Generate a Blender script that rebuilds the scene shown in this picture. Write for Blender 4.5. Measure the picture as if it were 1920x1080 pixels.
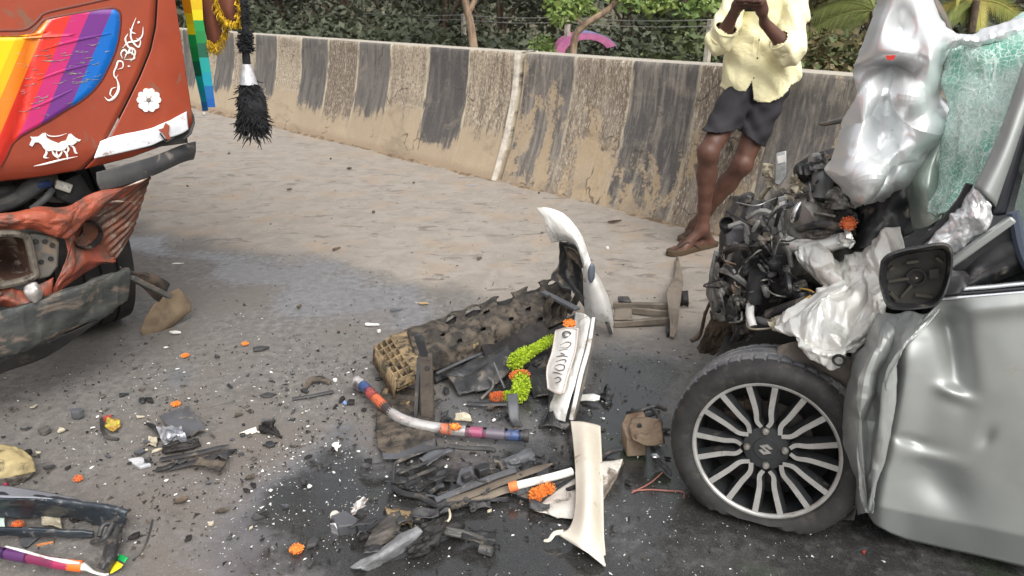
import bpy, math, random
import numpy as np
from mathutils import Vector, Matrix, noise as mnoise

for o in list(bpy.data.objects): bpy.data.objects.remove(o)
SC = bpy.context.scene
COL = SC.collection

# ------------------------------------------------------------------ camera
FPX, HCAM = 1387.0, 1.42            # focal length in photo pixels (1920 wide), camera height
PITCH = math.atan(540.0/FPX)
cam_d = bpy.data.cameras.new('camera'); cam = bpy.data.objects.new('camera', cam_d); COL.objects.link(cam)
cam.location = (0, 0, HCAM); cam.rotation_euler = (math.pi/2-PITCH, 0, 0)
cam_d.sensor_width = 36.0; cam_d.lens = 36.0*FPX/1920.0; cam_d.clip_start = .05; cam_d.clip_end = 1500
SC.camera = cam
cam_d.dof.use_dof = True; cam_d.dof.focus_distance = 2.6; cam_d.dof.aperture_fstop = 6.3
# ------------------------------------------------------------------ sky
SUN_EL, SUN_AZ = math.radians(50), math.radians(160)     # hazy sun, high, behind the camera
W = bpy.data.worlds.new('World'); SC.world = W; W.use_nodes = True
nt = W.node_tree; nt.nodes.clear()
sky = nt.nodes.new('ShaderNodeTexSky'); sky.sky_type = 'NISHITA'; sky.sun_disc = False
sky.sun_elevation = SUN_EL; sky.sun_rotation = SUN_AZ; sky.altitude = 50; sky.air_density = 1.2; sky.dust_density = 6.0; sky.ozone_density = 1.0
hs = nt.nodes.new('ShaderNodeHueSaturation'); hs.inputs['Saturation'].default_value = .22
bg = nt.nodes.new('ShaderNodeBackground'); bg.inputs['Strength'].default_value = .15
wo = nt.nodes.new('ShaderNodeOutputWorld')
nt.links.new(sky.outputs[0], hs.inputs['Color']); nt.links.new(hs.outputs[0], bg.inputs['Color']); nt.links.new(bg.outputs[0], wo.inputs['Surface'])
# ------------------------------------------------------------------ sun through haze
sl = bpy.data.lights.new('sun', 'SUN'); sl.energy = 1.1; sl.angle = math.radians(60); sl.color = (1, .96, .9)
sun = bpy.data.objects.new('sun', sl); COL.objects.link(sun)
sdir = Vector((math.sin(SUN_AZ)*math.cos(SUN_EL), math.cos(SUN_AZ)*math.cos(SUN_EL), math.sin(SUN_EL)))
sun.rotation_euler = sdir.to_track_quat('Z', 'Y').to_euler()
SC.view_settings.view_transform = 'Standard'; SC.view_settings.look = 'None'
SC.view_settings.exposure = .6; SC.view_settings.gamma = 1.0; SC.view_settings.use_curve_mapping = False

# ------------------------------------------------------------------ geometry helpers
A = np.array
rng = random.Random(7)
_fw = A([0, math.cos(PITCH), -math.sin(PITCH)]); _up = A([0, math.sin(PITCH), math.cos(PITCH)]); _C = A([0, 0, HCAM])
def ray(x, y): return A([x-960.0, 0, 0]) + (540.0-y)*_up + FPX*_fw
def G(x, y, z=0.0):                      # place seen at (x,y) that lies z above the road
    r = ray(x, y); return _C + r*((z-HCAM)/r[2])
def V(x, y, Y):                          # place seen at (x,y) at distance Y straight ahead
    r = ray(x, y); return _C + r*(Y/r[1])
def PL(x, y, P, n):
    r = ray(x, y); return _C + r*(np.dot(P-_C, n)/np.dot(r, n))
def unit(v): v = np.asarray(v, float); return v/np.linalg.norm(v)
def lerp(a, b, t): return a + (b-a)*t
DA = unit([-.684, .73, 0]); DB = A([DA[1], -DA[0], 0])     # along / across the road barrier
def AB(a, b, z=0.0): return DA*a + DB*b + A([0, 0, z])

def n3(p, s=1.0, o=0.0): return mnoise.noise(Vector((p[0]*s+o, p[1]*s+o*1.7, p[2]*s-o)))
def ridged(p, s, o=0.0, oct=3):
    h = 0; a = 1.0
    for i in range(oct):
        h += a*(1-2*abs(n3(p, s, o+i*9.1))); a *= .5; s *= 2.03
    return h*.55

class MB:
    def __init__(s): s.v = []; s.f = []; s.mi = []; s.cur = 0
    def add(s, vs, fs):
        b = len(s.v); s.v += [tuple(map(float, p)) for p in vs]
        for f in fs: s.f.append(tuple(b+i for i in f)); s.mi.append(s.cur)
        return s
    def box(s, c, size, R=None):
        c = A(c, float); hx, hy, hz = [d/2 for d in size]
        R = np.eye(3) if R is None else R
        vs = [c + R@A([x*hx, y*hy, z*hz]) for x in (-1, 1) for y in (-1, 1) for z in (-1, 1)]
        return s.add(vs, [(0,1,3,2),(4,6,7,5),(0,4,5,1),(2,3,7,6),(0,2,6,4),(1,5,7,3)])
    def beam(s, p, q, w, h, up=(0,0,1), w2=None, h2=None):
        p = A(p, float); q = A(q, float); d = unit(q-p); x = np.cross(d, up)
        x = unit(x) if np.linalg.norm(x) > 1e-6 else A([1., 0, 0]); y = np.cross(x, d)
        w2 = w if w2 is None else w2; h2 = h if h2 is None else h2
        vs = []
        for c, ww, hh in ((p, w, h), (q, w2, h2)):
            vs += [c-x*ww/2-y*hh/2, c+x*ww/2-y*hh/2, c+x*ww/2+y*hh/2, c-x*ww/2+y*hh/2]
        return s.add(vs, [(3,2,1,0),(4,5,6,7),(0,1,5,4),(1,2,6,5),(2,3,7,6),(3,0,4,7)])
    def tube(s, path, r, n=10, cap=True, closed=False, flat=1.0, upv=None):
        P = [A(p, float) for p in path]; m = len(P)
        R = r if hasattr(r, '__len__') else [r]*m
        t0 = unit(P[1]-P[0]); ref = A([0,0,1.]) if abs(t0[2]) < .9 else A([1.,0,0])
        if upv is not None: ref = A(upv, float)
        vs = []; x = None
        for i in range(m):
            t = unit((P[(i+1)%m]-P[i-1]) if closed else (P[min(i+1, m-1)]-P[max(i-1, 0)]))
            if x is None: x = unit(np.cross(t, ref))
            else: x = unit(x - t*np.dot(x, t))
            y = np.cross(x, t)
            for k in range(n):
                a = 2*math.pi*k/n; vs.append(P[i] + R[i]*(math.cos(a)*x + flat*math.sin(a)*y))
        fs = []
        for i in range(m if closed else m-1):
            j = (i+1) % m
            for k in range(n): fs.append((i*n+k, i*n+(k+1)%n, j*n+(k+1)%n, j*n+k))
        if cap and not closed: fs += [tuple(range(n-1, -1, -1)), tuple(range((m-1)*n, m*n))]
        return s.add(vs, fs)
    def prism(s, poly, ext):
        n = len(poly); poly = [A(p, float) for p in poly]; e = A(ext, float)
        vs = poly + [p+e for p in poly]
        return s.add(vs, [tuple(range(n-1, -1, -1)), tuple(range(n, 2*n))] + [(i, (i+1)%n, n+(i+1)%n, n+i) for i in range(n)])
    def grid(s, P):
        P = np.asarray(P); r, c = P.shape[:2]
        return s.add(P.reshape(-1, 3), [(i*c+j, i*c+j+1, (i+1)*c+j+1, (i+1)*c+j) for i in range(r-1) for j in range(c-1)])
    def lathe(s, prof, c, ax, n=48, x=None, arc=(0, 2*math.pi), closed=True):
        c = A(c, float); ax = unit(ax); x = unit(np.cross(ax, [0, 0, 1.])) if x is None else A(x); y = np.cross(ax, x); m = len(prof)
        vs = []; k = n if closed else n+1
        for i in range(k):
            a = arc[0]+(arc[1]-arc[0])*i/n; d = math.cos(a)*x+math.sin(a)*y
            for r, h in prof: vs.append(c+d*r+ax*h)
        fs = []
        for i in range(n):
            j = (i+1) % k
            for q in range(m-1): fs.append((i*m+q, j*m+q, j*m+q+1, i*m+q+1))
        return s.add(vs, fs)
    def blob(s, c, r, seed=0, rough=.3, sub=1, squash=1.0):
        base = ico(sub); c = A(c, float)
        vs = []
        for p in base[0]:
            q = p*(1+rough*n3(p, 1.7, seed*3.3+1)); vs.append(c+q*A(r if hasattr(r, '__len__') else [r, r, r*squash]))
        return s.add(vs, base[1])

_ico = {}
def ico(sub):
    if sub in _ico: return _ico[sub]
    t = (1+5**.5)/2
    v = [unit(p) for p in [(-1,t,0),(1,t,0),(-1,-t,0),(1,-t,0),(0,-1,t),(0,1,t),(0,-1,-t),(0,1,-t),(t,0,-1),(t,0,1),(-t,0,-1),(-t,0,1)]]
    f = [(0,11,5),(0,5,1),(0,1,7),(0,7,10),(0,10,11),(1,5,9),(5,11,4),(11,10,2),(10,7,6),(7,1,8),(3,9,4),(3,4,2),(3,2,6),(3,6,8),(3,8,9),(4,9,5),(2,4,11),(6,2,10),(8,6,7),(9,8,1)]
    for _ in range(sub):
        cache = {}; nf = []
        def mid(a, b):
            k = (min(a, b), max(a, b))
            if k not in cache: cache[k] = len(v); v.append(unit(v[a]+v[b]))
            return cache[k]
        for a, b, c in f:
            x, y, z = mid(a, b), mid(b, c), mid(c, a); nf += [(a,x,z),(b,y,x),(c,z,y),(x,y,z)]
        f = nf
    _ico[sub] = (v, f); return _ico[sub]

def cr(pts, n):                           # Catmull-Rom through points, n samples
    P = [np.asarray(p, float) for p in pts]; m = len(P)-1; out = []
    for k in range(n):
        t = k/(n-1)*m; i = min(int(t), m-1); u = t-i
        p1, p2 = P[i], P[i+1]; p0 = P[i-1] if i > 0 else 2*p1-p2; p3 = P[i+2] if i+2 <= m else 2*p2-p1
        out.append(.5*((2*p1)+(-p0+p2)*u+(2*p0-5*p1+4*p2-p3)*u*u+(-p0+3*p1-3*p2+p3)*u**3))
    return np.array(out)
def patch(rows, nu, nv):                  # rows of control points -> smooth nu x nv grid
    R = [cr(r, nv) for r in rows]
    return np.stack([cr([r[j] for r in R], nu) for j in range(nv)], 1)
def gnormals(P):
    du = np.gradient(P, axis=0); dv = np.gradient(P, axis=1); n = np.cross(du, dv)
    return n/(np.linalg.norm(n, axis=2, keepdims=True)+1e-9)
def crumple(P, amp, sc, o=0.0, edge=True, oct=3):
    N = gnormals(P); r, c = P.shape[:2]; Q = P.copy()
    for i in range(r):
        for j in range(c): Q[i, j] += N[i, j]*amp*ridged(P[i, j], sc, o, oct)
    return Q

def _hash(i, j, o):
    x = math.sin(i*127.1+j*311.7+o*74.7)*43758.5453; return (x-math.floor(x))*2-1
def facet(u, v, o=0.0):                    # folded-sheet height: flat triangles meeting in sharp creases
    u += .55*mnoise.noise(Vector((u*.6, v*.6, o))); v += .55*mnoise.noise(Vector((u*.6+7, v*.6, o)))
    i, j = math.floor(u), math.floor(v); x, y = u-i, v-j
    a, b, c, d = _hash(i, j, o), _hash(i+1, j, o), _hash(i, j+1, o), _hash(i+1, j+1, o)
    if _hash(i+.5, j+.5, o) > 0:
        return a+(b-a)*x+(d-b)*y if x > y else a+(d-c)*x+(c-a)*y
    return a+(b-a)*x+(c-a)*y if x+y < 1 else d+(c-d)*(1-x)+(b-d)*(1-y)
def fold(P, amp, cu, cv, o=0.0, amp2=.35, k=None):   # crease a grid: cu x cv big facets plus smaller ones
    N = gnormals(P); r, c = P.shape[:2]; Q = P.copy()
    for i in range(r):
        for j in range(c):
            u, v = i/(r-1)*cu, j/(c-1)*cv
            w = 1 if k is None else k(i/(r-1), j/(c-1))
            Q[i, j] += N[i, j]*amp*w*(facet(u, v, o)+amp2*facet(u*2.7+3, v*2.7, o+5)+amp2*.3*facet(u*6.1, v*6.1, o+9))
    return Q

# ------------------------------------------------------------------ object helpers
def _mesh(name, mb, mats, smooth):
    me = bpy.data.meshes.new(name); me.from_pydata(mb.v, [], mb.f)
    for m in (mats if isinstance(mats, (list, tuple)) else [mats]): me.materials.append(m)
    if any(mb.mi): me.polygons.foreach_set('material_index', mb.mi)
    if smooth:
        me.polygons.foreach_set('use_smooth', [True]*len(me.polygons))
        me.update(); me.set_sharp_from_angle(angle=math.radians(smooth if smooth > 1 else 40))
    me.update(); return me
def tag(o, label=None, cat=None, group=None, kind=None):
    if label: o['label'] = label
    if cat: o['category'] = cat
    if group: o['group'] = group
    if kind: o['kind'] = kind
    return o
def thing(name, label, cat, loc, group=None):
    o = bpy.data.objects.new(name, None); COL.objects.link(o); o.location = tuple(loc); o.empty_display_size = .1
    return tag(o, label, cat, group)
def wloc(o):
    p = Vector((0, 0, 0))
    while o is not None: p += o.location; o = o.parent
    return p
def part(name, mb, mats, parent=None, smooth=40, solid=0, bevel=0, sub=0, origin=None, soff=0):
    """one mesh object; vertices are given in world space and moved to the parent's frame"""
    if parent is not None: org = A(wloc(parent))
    else:
        if origin is None:
            a = np.array(mb.v); origin = [(a[:,0].min()+a[:,0].max())/2, (a[:,1].min()+a[:,1].max())/2, a[:,2].min()]
        org = A(origin, float)
    mb.v = [tuple(x) for x in (np.array(mb.v)-org)]
    o = bpy.data.objects.new(name, _mesh(name, mb, mats, smooth)); COL.objects.link(o)
    if parent is not None: o.parent = parent
    else: o.location = tuple(org)
    if sub: m = o.modifiers.new('sub', 'SUBSURF'); m.levels = m.render_levels = sub
    if solid: m = o.modifiers.new('solid', 'SOLIDIFY'); m.thickness = solid; m.offset = soff
    if bevel: m = o.modifiers.new('bevel', 'BEVEL'); m.width = bevel; m.segments = 2; m.limit_method = 'ANGLE'; m.angle_limit = math.radians(35)
    return o

# ------------------------------------------------------------------ materials
def S(r, g, b, k=1.0):
    def l(c): c /= 255.0; return c/12.92 if c <= .04045 else ((c+.055)/1.055)**2.4
    return (l(r)*k, l(g)*k, l(b)*k, 1)
_mats = {}
class NT:
    def __init__(s, name):
        s.m = bpy.data.materials.new(name); s.m.use_nodes = True; s.t = s.m.node_tree; s.b = s.t.nodes['Principled BSDF']; s.co = None
    def n(s, kind, **kw):
        x = s.t.nodes.new('ShaderNode'+kind)
        for k, v in kw.items():
            if k.startswith('_'): setattr(x, k[1:], v)
        return x
    def link(s, a, b): s.t.links.new(a, b)
    def coord(s):
        if s.co is None: s.co = s.n('TexCoord').outputs['Object']
        return s.co
    def noise(s, scale, detail=5, rough=.6, vec=None, dist=0):
        x = s.n('TexNoise'); x.inputs['Scale'].default_value = scale; x.inputs['Detail'].default_value = detail; x.inputs['Roughness'].default_value = rough; x.inputs['Distortion'].default_value = dist
        s.link(vec or s.coord(), x.inputs['Vector']); return x.outputs['Fac']
    def ramp(s, fac, lo, hi, a=0.0, b=1.0):
        x = s.n('MapRange'); x.interpolation_type = 'SMOOTHSTEP'
        for i, v in zip(('From Min','From Max','To Min','To Max'), (lo, hi, a, b)): x.inputs[i].default_value = v
        s.link(fac, x.inputs['Value']); return x.outputs['Result']
    def mix(s, fac, a, b):
        x = s.n('Mix'); x.data_type = 'RGBA'
        for sock, v in ((x.inputs['Factor'], fac), (x.inputs[6], a), (x.inputs[7], b)):
            if hasattr(v, 'links'): s.link(v, sock)
            else: sock.default_value = v
        return x.outputs[2]
    def math(s, op, a, b=0.0, clamp=False):
        x = s.n('Math'); x.operation = op; x.use_clamp = clamp
        for sock, v in ((x.inputs[0], a), (x.inputs[1], b)):
            if hasattr(v, 'links'): s.link(v, sock)
            else: sock.default_value = v
        return x.outputs[0]
    def mapping(s, sc=(1,1,1), rot=(0,0,0), loc=(0,0,0), vec=None):
        x = s.n('Mapping'); x.inputs['Scale'].default_value = sc; x.inputs['Rotation'].default_value = rot; x.inputs['Location'].default_value = loc
        s.link(vec or s.coord(), x.inputs['Vector']); return x.outputs[0]
    def bump(s, h, strength=.3, dist=.01, normal=None):
        x = s.n('Bump'); x.inputs['Strength'].default_value = strength; x.inputs['Distance'].default_value = dist
        s.link(h, x.inputs['Height'])
        if normal: s.link(normal, x.inputs['Normal'])
        return x.outputs[0]
    def set(s, **kw):
        for k, v in kw.items():
            sock = s.b.inputs[{'col':'Base Color','rough':'Roughness','metal':'Metallic','normal':'Normal','coat':'Coat Weight','spec':'Specular IOR Level','alpha':'Alpha','trans':'Transmission Weight','sheen':'Sheen Weight','sss':'Subsurface Weight','ior':'IOR'}[k]]
            if hasattr(v, 'links'): s.link(v, sock)
            else: sock.default_value = v
        return s
def mat(name, col, rough=.5, metal=0.0, col2=None, vs=6.0, vlo=.4, vhi=.65, dirt=None, damt=.5, ds=9.0, bump=0.0, bs=60.0, bd=.004, coat=0.0, spec=.5, stretch=None):
    if name in _mats: return _mats[name]
    t = NT(name); c = col; vec = t.mapping(stretch) if stretch else None
    if col2 is not None: c = t.mix(t.ramp(t.noise(vs, 6, .62, vec), vlo, vhi), col, col2)
    r = rough
    if dirt is not None:
        d = t.ramp(t.noise(ds, 8, .7, vec, .6), .62-damt*.45, .72-damt*.3)
        c = t.mix(d, c, dirt); r = t.math('MAXIMUM', t.math('MULTIPLY', d, .85), rough)
    t.set(col=c, rough=r, metal=metal, coat=coat, spec=spec)
    if bump: t.set(normal=t.bump(t.noise(bs, 6, .65), bump, bd))
    _mats[name] = t.m; return t.m

# ------------------------------------------------------------------ signed-distance figures -> one continuous skin
class SDF:
    def __init__(s, lo, hi, h):
        s.lo = A(lo, float); s.h = h; s.n = np.ceil((A(hi, float)-s.lo)/h).astype(int)+1
        s.d = np.full(s.n, 1.0, np.float32)
        s.ax = [s.lo[i]+h*np.arange(s.n[i], dtype=np.float32) for i in range(3)]
    def _win(s, a, b):
        i0 = np.clip(np.floor((a-s.lo)/s.h).astype(int), 0, s.n-1); i1 = np.clip(np.ceil((b-s.lo)/s.h).astype(int)+1, 1, s.n)
        sl = tuple(slice(x, max(y, x+1)) for x, y in zip(i0, i1))
        X = [s.ax[i][sl[i]] for i in range(3)]
        return sl, X[0][:,None,None], X[1][None,:,None], X[2][None,None,:]
    def _un(s, sl, d, k):
        o = s.d[sl]
        if k <= 0: s.d[sl] = np.minimum(o, d)
        else:
            h = np.clip(.5+.5*(o-d)/k, 0, 1); s.d[sl] = o*(1-h)+d*h-k*h*(1-h)
    def cap(s, p, q, r0, r1, k=.02, sc=None):
        """tapered capsule; sc=(axis, factor): flattened along an axis"""
        p = A(p, float); q = A(q, float); R = max(r0, r1)+k+.05
        sl, X, Y, Z = s._win(np.minimum(p, q)-R, np.maximum(p, q)+R)
        d = q-p; L2 = max(float(d@d), 1e-9)
        px, py, pz = X-p[0], Y-p[1], Z-p[2]
        t = np.clip((px*d[0]+py*d[1]+pz*d[2])/L2, 0, 1)
        vx, vy, vz = px-t*d[0], py-t*d[1], pz-t*d[2]
        if sc is not None:
            ax, fct = sc; e = vx*ax[0]+vy*ax[1]+vz*ax[2]; g = (1/fct-1)*e
            vx, vy, vz = vx+g*ax[0], vy+g*ax[1], vz+g*ax[2]
        dd = np.sqrt(vx*vx+vy*vy+vz*vz)-(r0+(r1-r0)*t)
        if sc is not None: dd = dd*min(1, sc[1]*1.3)
        s._un(sl, dd.astype(np.float32), k); return s
    def ell(s, c, r, R=None, k=.02):
        c = A(c, float); r = A(r, float); m = r.max()+k+.04
        sl, X, Y, Z = s._win(c-m, c+m); x, y, z = X-c[0], Y-c[1], Z-c[2]
        if R is not None:
            R = np.asarray(R)
            x, y, z = R[0,0]*x+R[1,0]*y+R[2,0]*z, R[0,1]*x+R[1,1]*y+R[2,1]*z, R[0,2]*x+R[1,2]*y+R[2,2]*z
        q = np.sqrt((x/r[0])**2+(y/r[1])**2+(z/r[2])**2)
        g = np.sqrt((x/r[0]**2)**2+(y/r[1]**2)**2+(z/r[2]**2)**2)+1e-6
        s._un(sl, (q*(q-1)/g).astype(np.float32), k); return s
    def cut(s, P, n, k=0.0):                 # removes the side the normal points to
        P = A(P, float); n = unit(n)
        d = ((s.ax[0]-P[0])*n[0])[:,None,None]+((s.ax[1]-P[1])*n[1])[None,:,None]+((s.ax[2]-P[2])*n[2])[None,None,:]
        s.d = np.maximum(s.d, d.astype(np.float32)); return s
    def wrinkle(s, amp, fn):
        X, Y, Z = np.meshgrid(*s.ax, indexing='ij'); s.d = s.d+amp*fn(X, Y, Z).astype(np.float32); return s
    def mesh(s):
        d = s.d; ins = d < 0; n = s.n; m = n-1
        cnt = np.zeros(m, np.int8); 
        for i in (0,1):
            for j in (0,1):
                for k in (0,1): cnt += ins[i:m[0]+i, j:m[1]+j, k:m[2]+k]
        act = (cnt > 0) & (cnt < 8); idx = -np.ones(m, int); cells = np.argwhere(act); idx[act] = np.arange(len(cells))
        sm = np.zeros((len(cells), 3)); ct = np.zeros(len(cells)); c = cells
        corners = [(i,j,k) for i in (0,1) for j in (0,1) for k in (0,1)]
        val = {q: d[c[:,0]+q[0], c[:,1]+q[1], c[:,2]+q[2]] for q in corners}
        for a in corners:
            for ax in range(3):
                if a[ax] == 0:
                    b = list(a); b[ax] = 1; b = tuple(b); va, vb = val[a], val[b]; cr_ = (va < 0) != (vb < 0)
                    t = np.where(cr_, va/(va-vb+1e-12), 0); p = np.tile(A(a, float), (len(c), 1)); p[:, ax] = t
                    sm[cr_] += p[cr_]; ct[cr_] += 1
        V_ = s.lo+s.h*(cells+sm/ct[:,None]); F = []
        for ax in range(3):
            u, w = [(1,2),(2,0),(0,1)][ax]
            a = [slice(None)]*3; b = [slice(None)]*3; a[ax] = slice(0, n[ax]-1); b[ax] = slice(1, n[ax])
            x = ins[tuple(a)] != ins[tuple(b)]; e = np.argwhere(x)
            e = e[(e[:,u] > 0) & (e[:,w] > 0) & (e[:,u] < m[u]) & (e[:,w] < m[w])]
            if not len(e): continue
            def g(du, dw): q = e.copy(); q[:,u] -= du; q[:,w] -= dw; return idx[q[:,0], q[:,1], q[:,2]]
            Q = np.stack([g(1,1), g(0,1), g(0,0), g(1,0)], 1)
            fl = ins[e[:,0], e[:,1], e[:,2]]; Q[~fl] = Q[~fl][:, ::-1]
            F.append(Q)
        F = np.concatenate(F); F = F[(F >= 0).all(1)]
        mb = MB(); mb.v = [tuple(p) for p in V_]; mb.f = [tuple(int(i) for i in q) for q in F]; mb.mi = [0]*len(mb.f); return mb
# ================================================================== SETTING
B0 = 4.05                                 # barrier toe, distance across the road
def struct(o): o['kind'] = 'structure'; return o
# ---- ground far and wide
t = NT('scrub_ground'); c = t.mix(t.ramp(t.noise(.35, 6), .4, .65), S(70, 72, 48), S(104, 92, 70)); c = t.mix(t.ramp(t.noise(3, 6), .45, .7), c, S(52, 58, 38))
t.set(col=c, rough=.95, normal=t.bump(t.noise(6, 6), .6, .05)); M_scrub = t.m
mb = MB(); L = 900
xs = [-L, -60, -20, 0, 20, 60, L]; P = np.array([[[x, y, -.42] for x in xs] for y in xs]); mb.grid(P)
struct(part('ground', mb, M_scrub, origin=(0, 0, -.42), smooth=0))

# ---- road sheet with dust and wet stains
def sstep(x, a, b): t = min(1, max(0, (x-a)/(b-a))); return t*t*(3-2*t)
DLIM = [(-3, 3.6), (1.2, 3.35), (1.63, 2.75), (2.1, 2.35), (2.81, 2.12), (3.66, 1.93), (4.92, 1.45), (6, 1.0), (7.5, -.5), (40, -.6)]
def dlim(a):
    for (a0, b0), (a1, b1) in zip(DLIM, DLIM[1:]):
        if a < a1: return lerp(b0, b1, min(1, max(0, (a-a0)/(a1-a0))))
    return DLIM[-1][1]
DAMP = [(285,452,.16,1),(330,464,.2,1),(400,484,.22,1),(480,506,.24,1),(560,526,.26,1),(640,545,.26,1),(715,566,.24,1),(790,592,.2,.9),(420,520,.2,.5),(560,575,.22,.5),(700,615,.22,.6),(350,700,.14,.7),(380,720,.12,.6),(480,960,.2,.7),(600,900,.2,.8),(560,1030,.2,.7),(660,830,.16,.6),(400,1050,.18,.5),(300,900,.14,.4)]
WET = [(640,880,.13,.8),(610,930,.14,.85),(500,950,.12,.7),(560,1010,.14,.7),(690,850,.1,.6),(720,960,.14,.7),(430,1040,.12,.55),
       (900,1030,.3,1),(1060,1010,.28,1),(1200,980,.3,1),(1340,990,.3,1),(1480,1030,.28,1),(1650,1050,.28,1),(1850,1075,.3,1),(1160,850,.2,1),(1080,900,.2,.9),(1230,890,.2,1),
       (1200,740,.2,.95),(1160,690,.18,.95),(1240,690,.14,.8),(1130,790,.16,.85),(960,760,.18,.7),(900,720,.2,.6),(820,800,.16,.5),(760,1040,.2,.9),(960,950,.18,.8),(860,940,.16,.6),(380,720,.1,.5),(350,700,.08,.6)]
WETW = [(G(x, y), r*1.25, v) for x, y, r, v in WET]; DAMP_SHEEN_W = [(G(x, y), r, v) for x, y, r, v in DAMP]
av = sorted(set([-25,-12,-6,-4,-3] + [round(-2.4+.045*i, 3) for i in range(240)] + [8.6,8.9,9.3,9.8,10.5,11.5,13,16,20,30,50,90]))
bv = sorted(set([-14,-8,-5,-3.5,-2.6] + [round(-2.0+.045*i, 3) for i in range(136)] + [4.2, 4.45]))
me_v = []; wet = []; dust = []; damp_sheen = []
for a in av:
    for b in bv:
        p = AB(a, b)
        near = -2.6 < a < 9.5 and -2.3 < b < 4.3
        z = .006*n3(p, 1.3) + .003*n3(p, 5.1, 3) if near else 0
        nz = n3(p, 1.9, 5)*.5+n3(p, 4.7, 8)*.25+n3(p, 11, 2)*.12
        d = sstep(b-dlim(a)+nz*.45, -.12, .22)
        w = 0; dm = 0
        if near:
            px_ = p[0]+.22*n3(p, 2.2, 11)+.1*n3(p, 6, 12); py_ = p[1]+.22*n3(p, 2.2, 21)+.1*n3(p, 6, 22)
            for q, r, v in WETW:
                e = ((px_-q[0])**2+(py_-q[1])**2)/(r*r)
                if e < 6: w += .75*v*math.exp(-e*1.1)
            w = min(1, max(0, (min(w, 1.05)+nz*.55-.12)))*(1-.75*d)
            for q, r, v in DAMP_SHEEN_W:
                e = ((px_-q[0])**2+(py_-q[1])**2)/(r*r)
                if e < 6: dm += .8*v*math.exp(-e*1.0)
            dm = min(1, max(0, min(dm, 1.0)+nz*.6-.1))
            z += .012*sstep(b, 3.85, 4.08)
        me_v.append((p[0], p[1], z)); wet.append(w); dust.append(d*(1-.85*dm)); damp_sheen.append(dm)
nb = len(bv)
mb = MB(); mb.add(me_v, [(i*nb+j, (i+1)*nb+j, (i+1)*nb+j+1, i*nb+j+1) for i in range(len(av)-1) for j in range(nb-1)])
t = NT('dusty_wet_asphalt')
at_w = t.n('Attribute'); at_w.attribute_name = 'wet'; at_d = t.n('Attribute'); at_d.attribute_name = 'dust'
fine = t.noise(170, 3, .7); mid = t.noise(26, 6, .65); big = t.noise(1.7, 6, .6); blot = t.noise(7, 7, .65, dist=.8)
asp = t.mix(t.ramp(mid, .35, .7), S(88, 86, 83), S(118, 114, 109))
asp = t.mix(t.ramp(big, .42, .62), asp, S(102, 96, 90))
asp = t.mix(t.math('MULTIPLY', t.ramp(blot, .55, .68), .5), asp, S(78, 73, 69))
dst = t.mix(t.ramp(blot, .35, .68), S(149, 141, 131), S(132, 125, 116))
dst = t.mix(t.math('MULTIPLY', t.ramp(t.noise(3.1, 6, .6), .5, .7), .55), dst, S(152, 130, 106))
dst = t.mix(t.math('MULTIPLY', t.ramp(t.noise(4.3, 5, .6, t.mapping((1, 2.3, 1), (0, 0, .8)), 1.2), .58, .65), .75), dst, S(96, 88, 81))
c = t.mix(at_d.outputs['Fac'], asp, dst)
c = t.mix(t.math('MULTIPLY', t.ramp(fine, .56, .74), .42), c, S(168, 160, 150))
c = t.mix(t.math('MULTIPLY', t.ramp(fine, .46, .28), .55), c, S(52, 48, 44))
at_p = t.n('Attribute'); at_p.attribute_name = 'damp_sheen'; dmp_sheen = t.ramp(t.math('ADD', at_p.outputs['Fac'], t.math('MULTIPLY', t.math('SUBTRACT', mid, .5), .9)), .15, .9)
c = t.mix(t.math('MULTIPLY', dmp_sheen, .75), c, t.mix(t.ramp(mid, .35, .7), S(104, 104, 107), S(134, 134, 137)))  # damp washed asphalt, with the bluish sky reflection painted into its colour
wetf = t.ramp(t.math('ADD', at_w.outputs['Fac'], t.math('MULTIPLY', t.math('SUBTRACT', mid, .5), 1.1)), .0, 1.0)
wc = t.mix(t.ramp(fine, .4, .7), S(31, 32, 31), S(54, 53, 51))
wc = t.mix(t.math('MULTIPLY', t.ramp(t.noise(2.6, 4, .5, t.mapping((1, 1, 1), (0, 0, 0), (3.1, 0, 0))), .56, .66), .5), wc, S(48, 62, 40))  # green tint paints the reflection of trees into the wet colour
c = t.mix(t.math('MULTIPLY', t.ramp(wetf, .0, .5), .8), c, t.mix(t.ramp(mid, .35, .7), S(78, 78, 80), S(104, 104, 106)))
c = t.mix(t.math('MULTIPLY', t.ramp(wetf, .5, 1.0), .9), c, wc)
r = t.mix(wetf, t.mix(dmp_sheen, (.88,)*3+(1,), (.3,)*3+(1,)), t.mix(t.ramp(t.noise(60, 4), .42, .6), (.03,)*3+(1,), (.2,)*3+(1,)))
hgt = t.math('MULTIPLY', t.noise(150, 4, .7), t.math('SUBTRACT', 1.0, t.math('MULTIPLY', wetf, .85)))
t.set(col=c, rough=r, normal=t.bump(t.math('MULTIPLY', t.noise(22, 6, .6), t.math('SUBTRACT', 1.0, t.math('MULTIPLY', wetf, .8))), .07, .01, t.bump(hgt, .5, .004)), spec=.95)
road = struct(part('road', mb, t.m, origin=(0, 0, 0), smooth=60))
for nm, arr in (('wet', wet), ('dust', dust), ('damp_sheen', damp_sheen)):
    at = road.data.attributes.new(nm, 'FLOAT', 'POINT'); at.data.foreach_set('value', arr)

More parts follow.
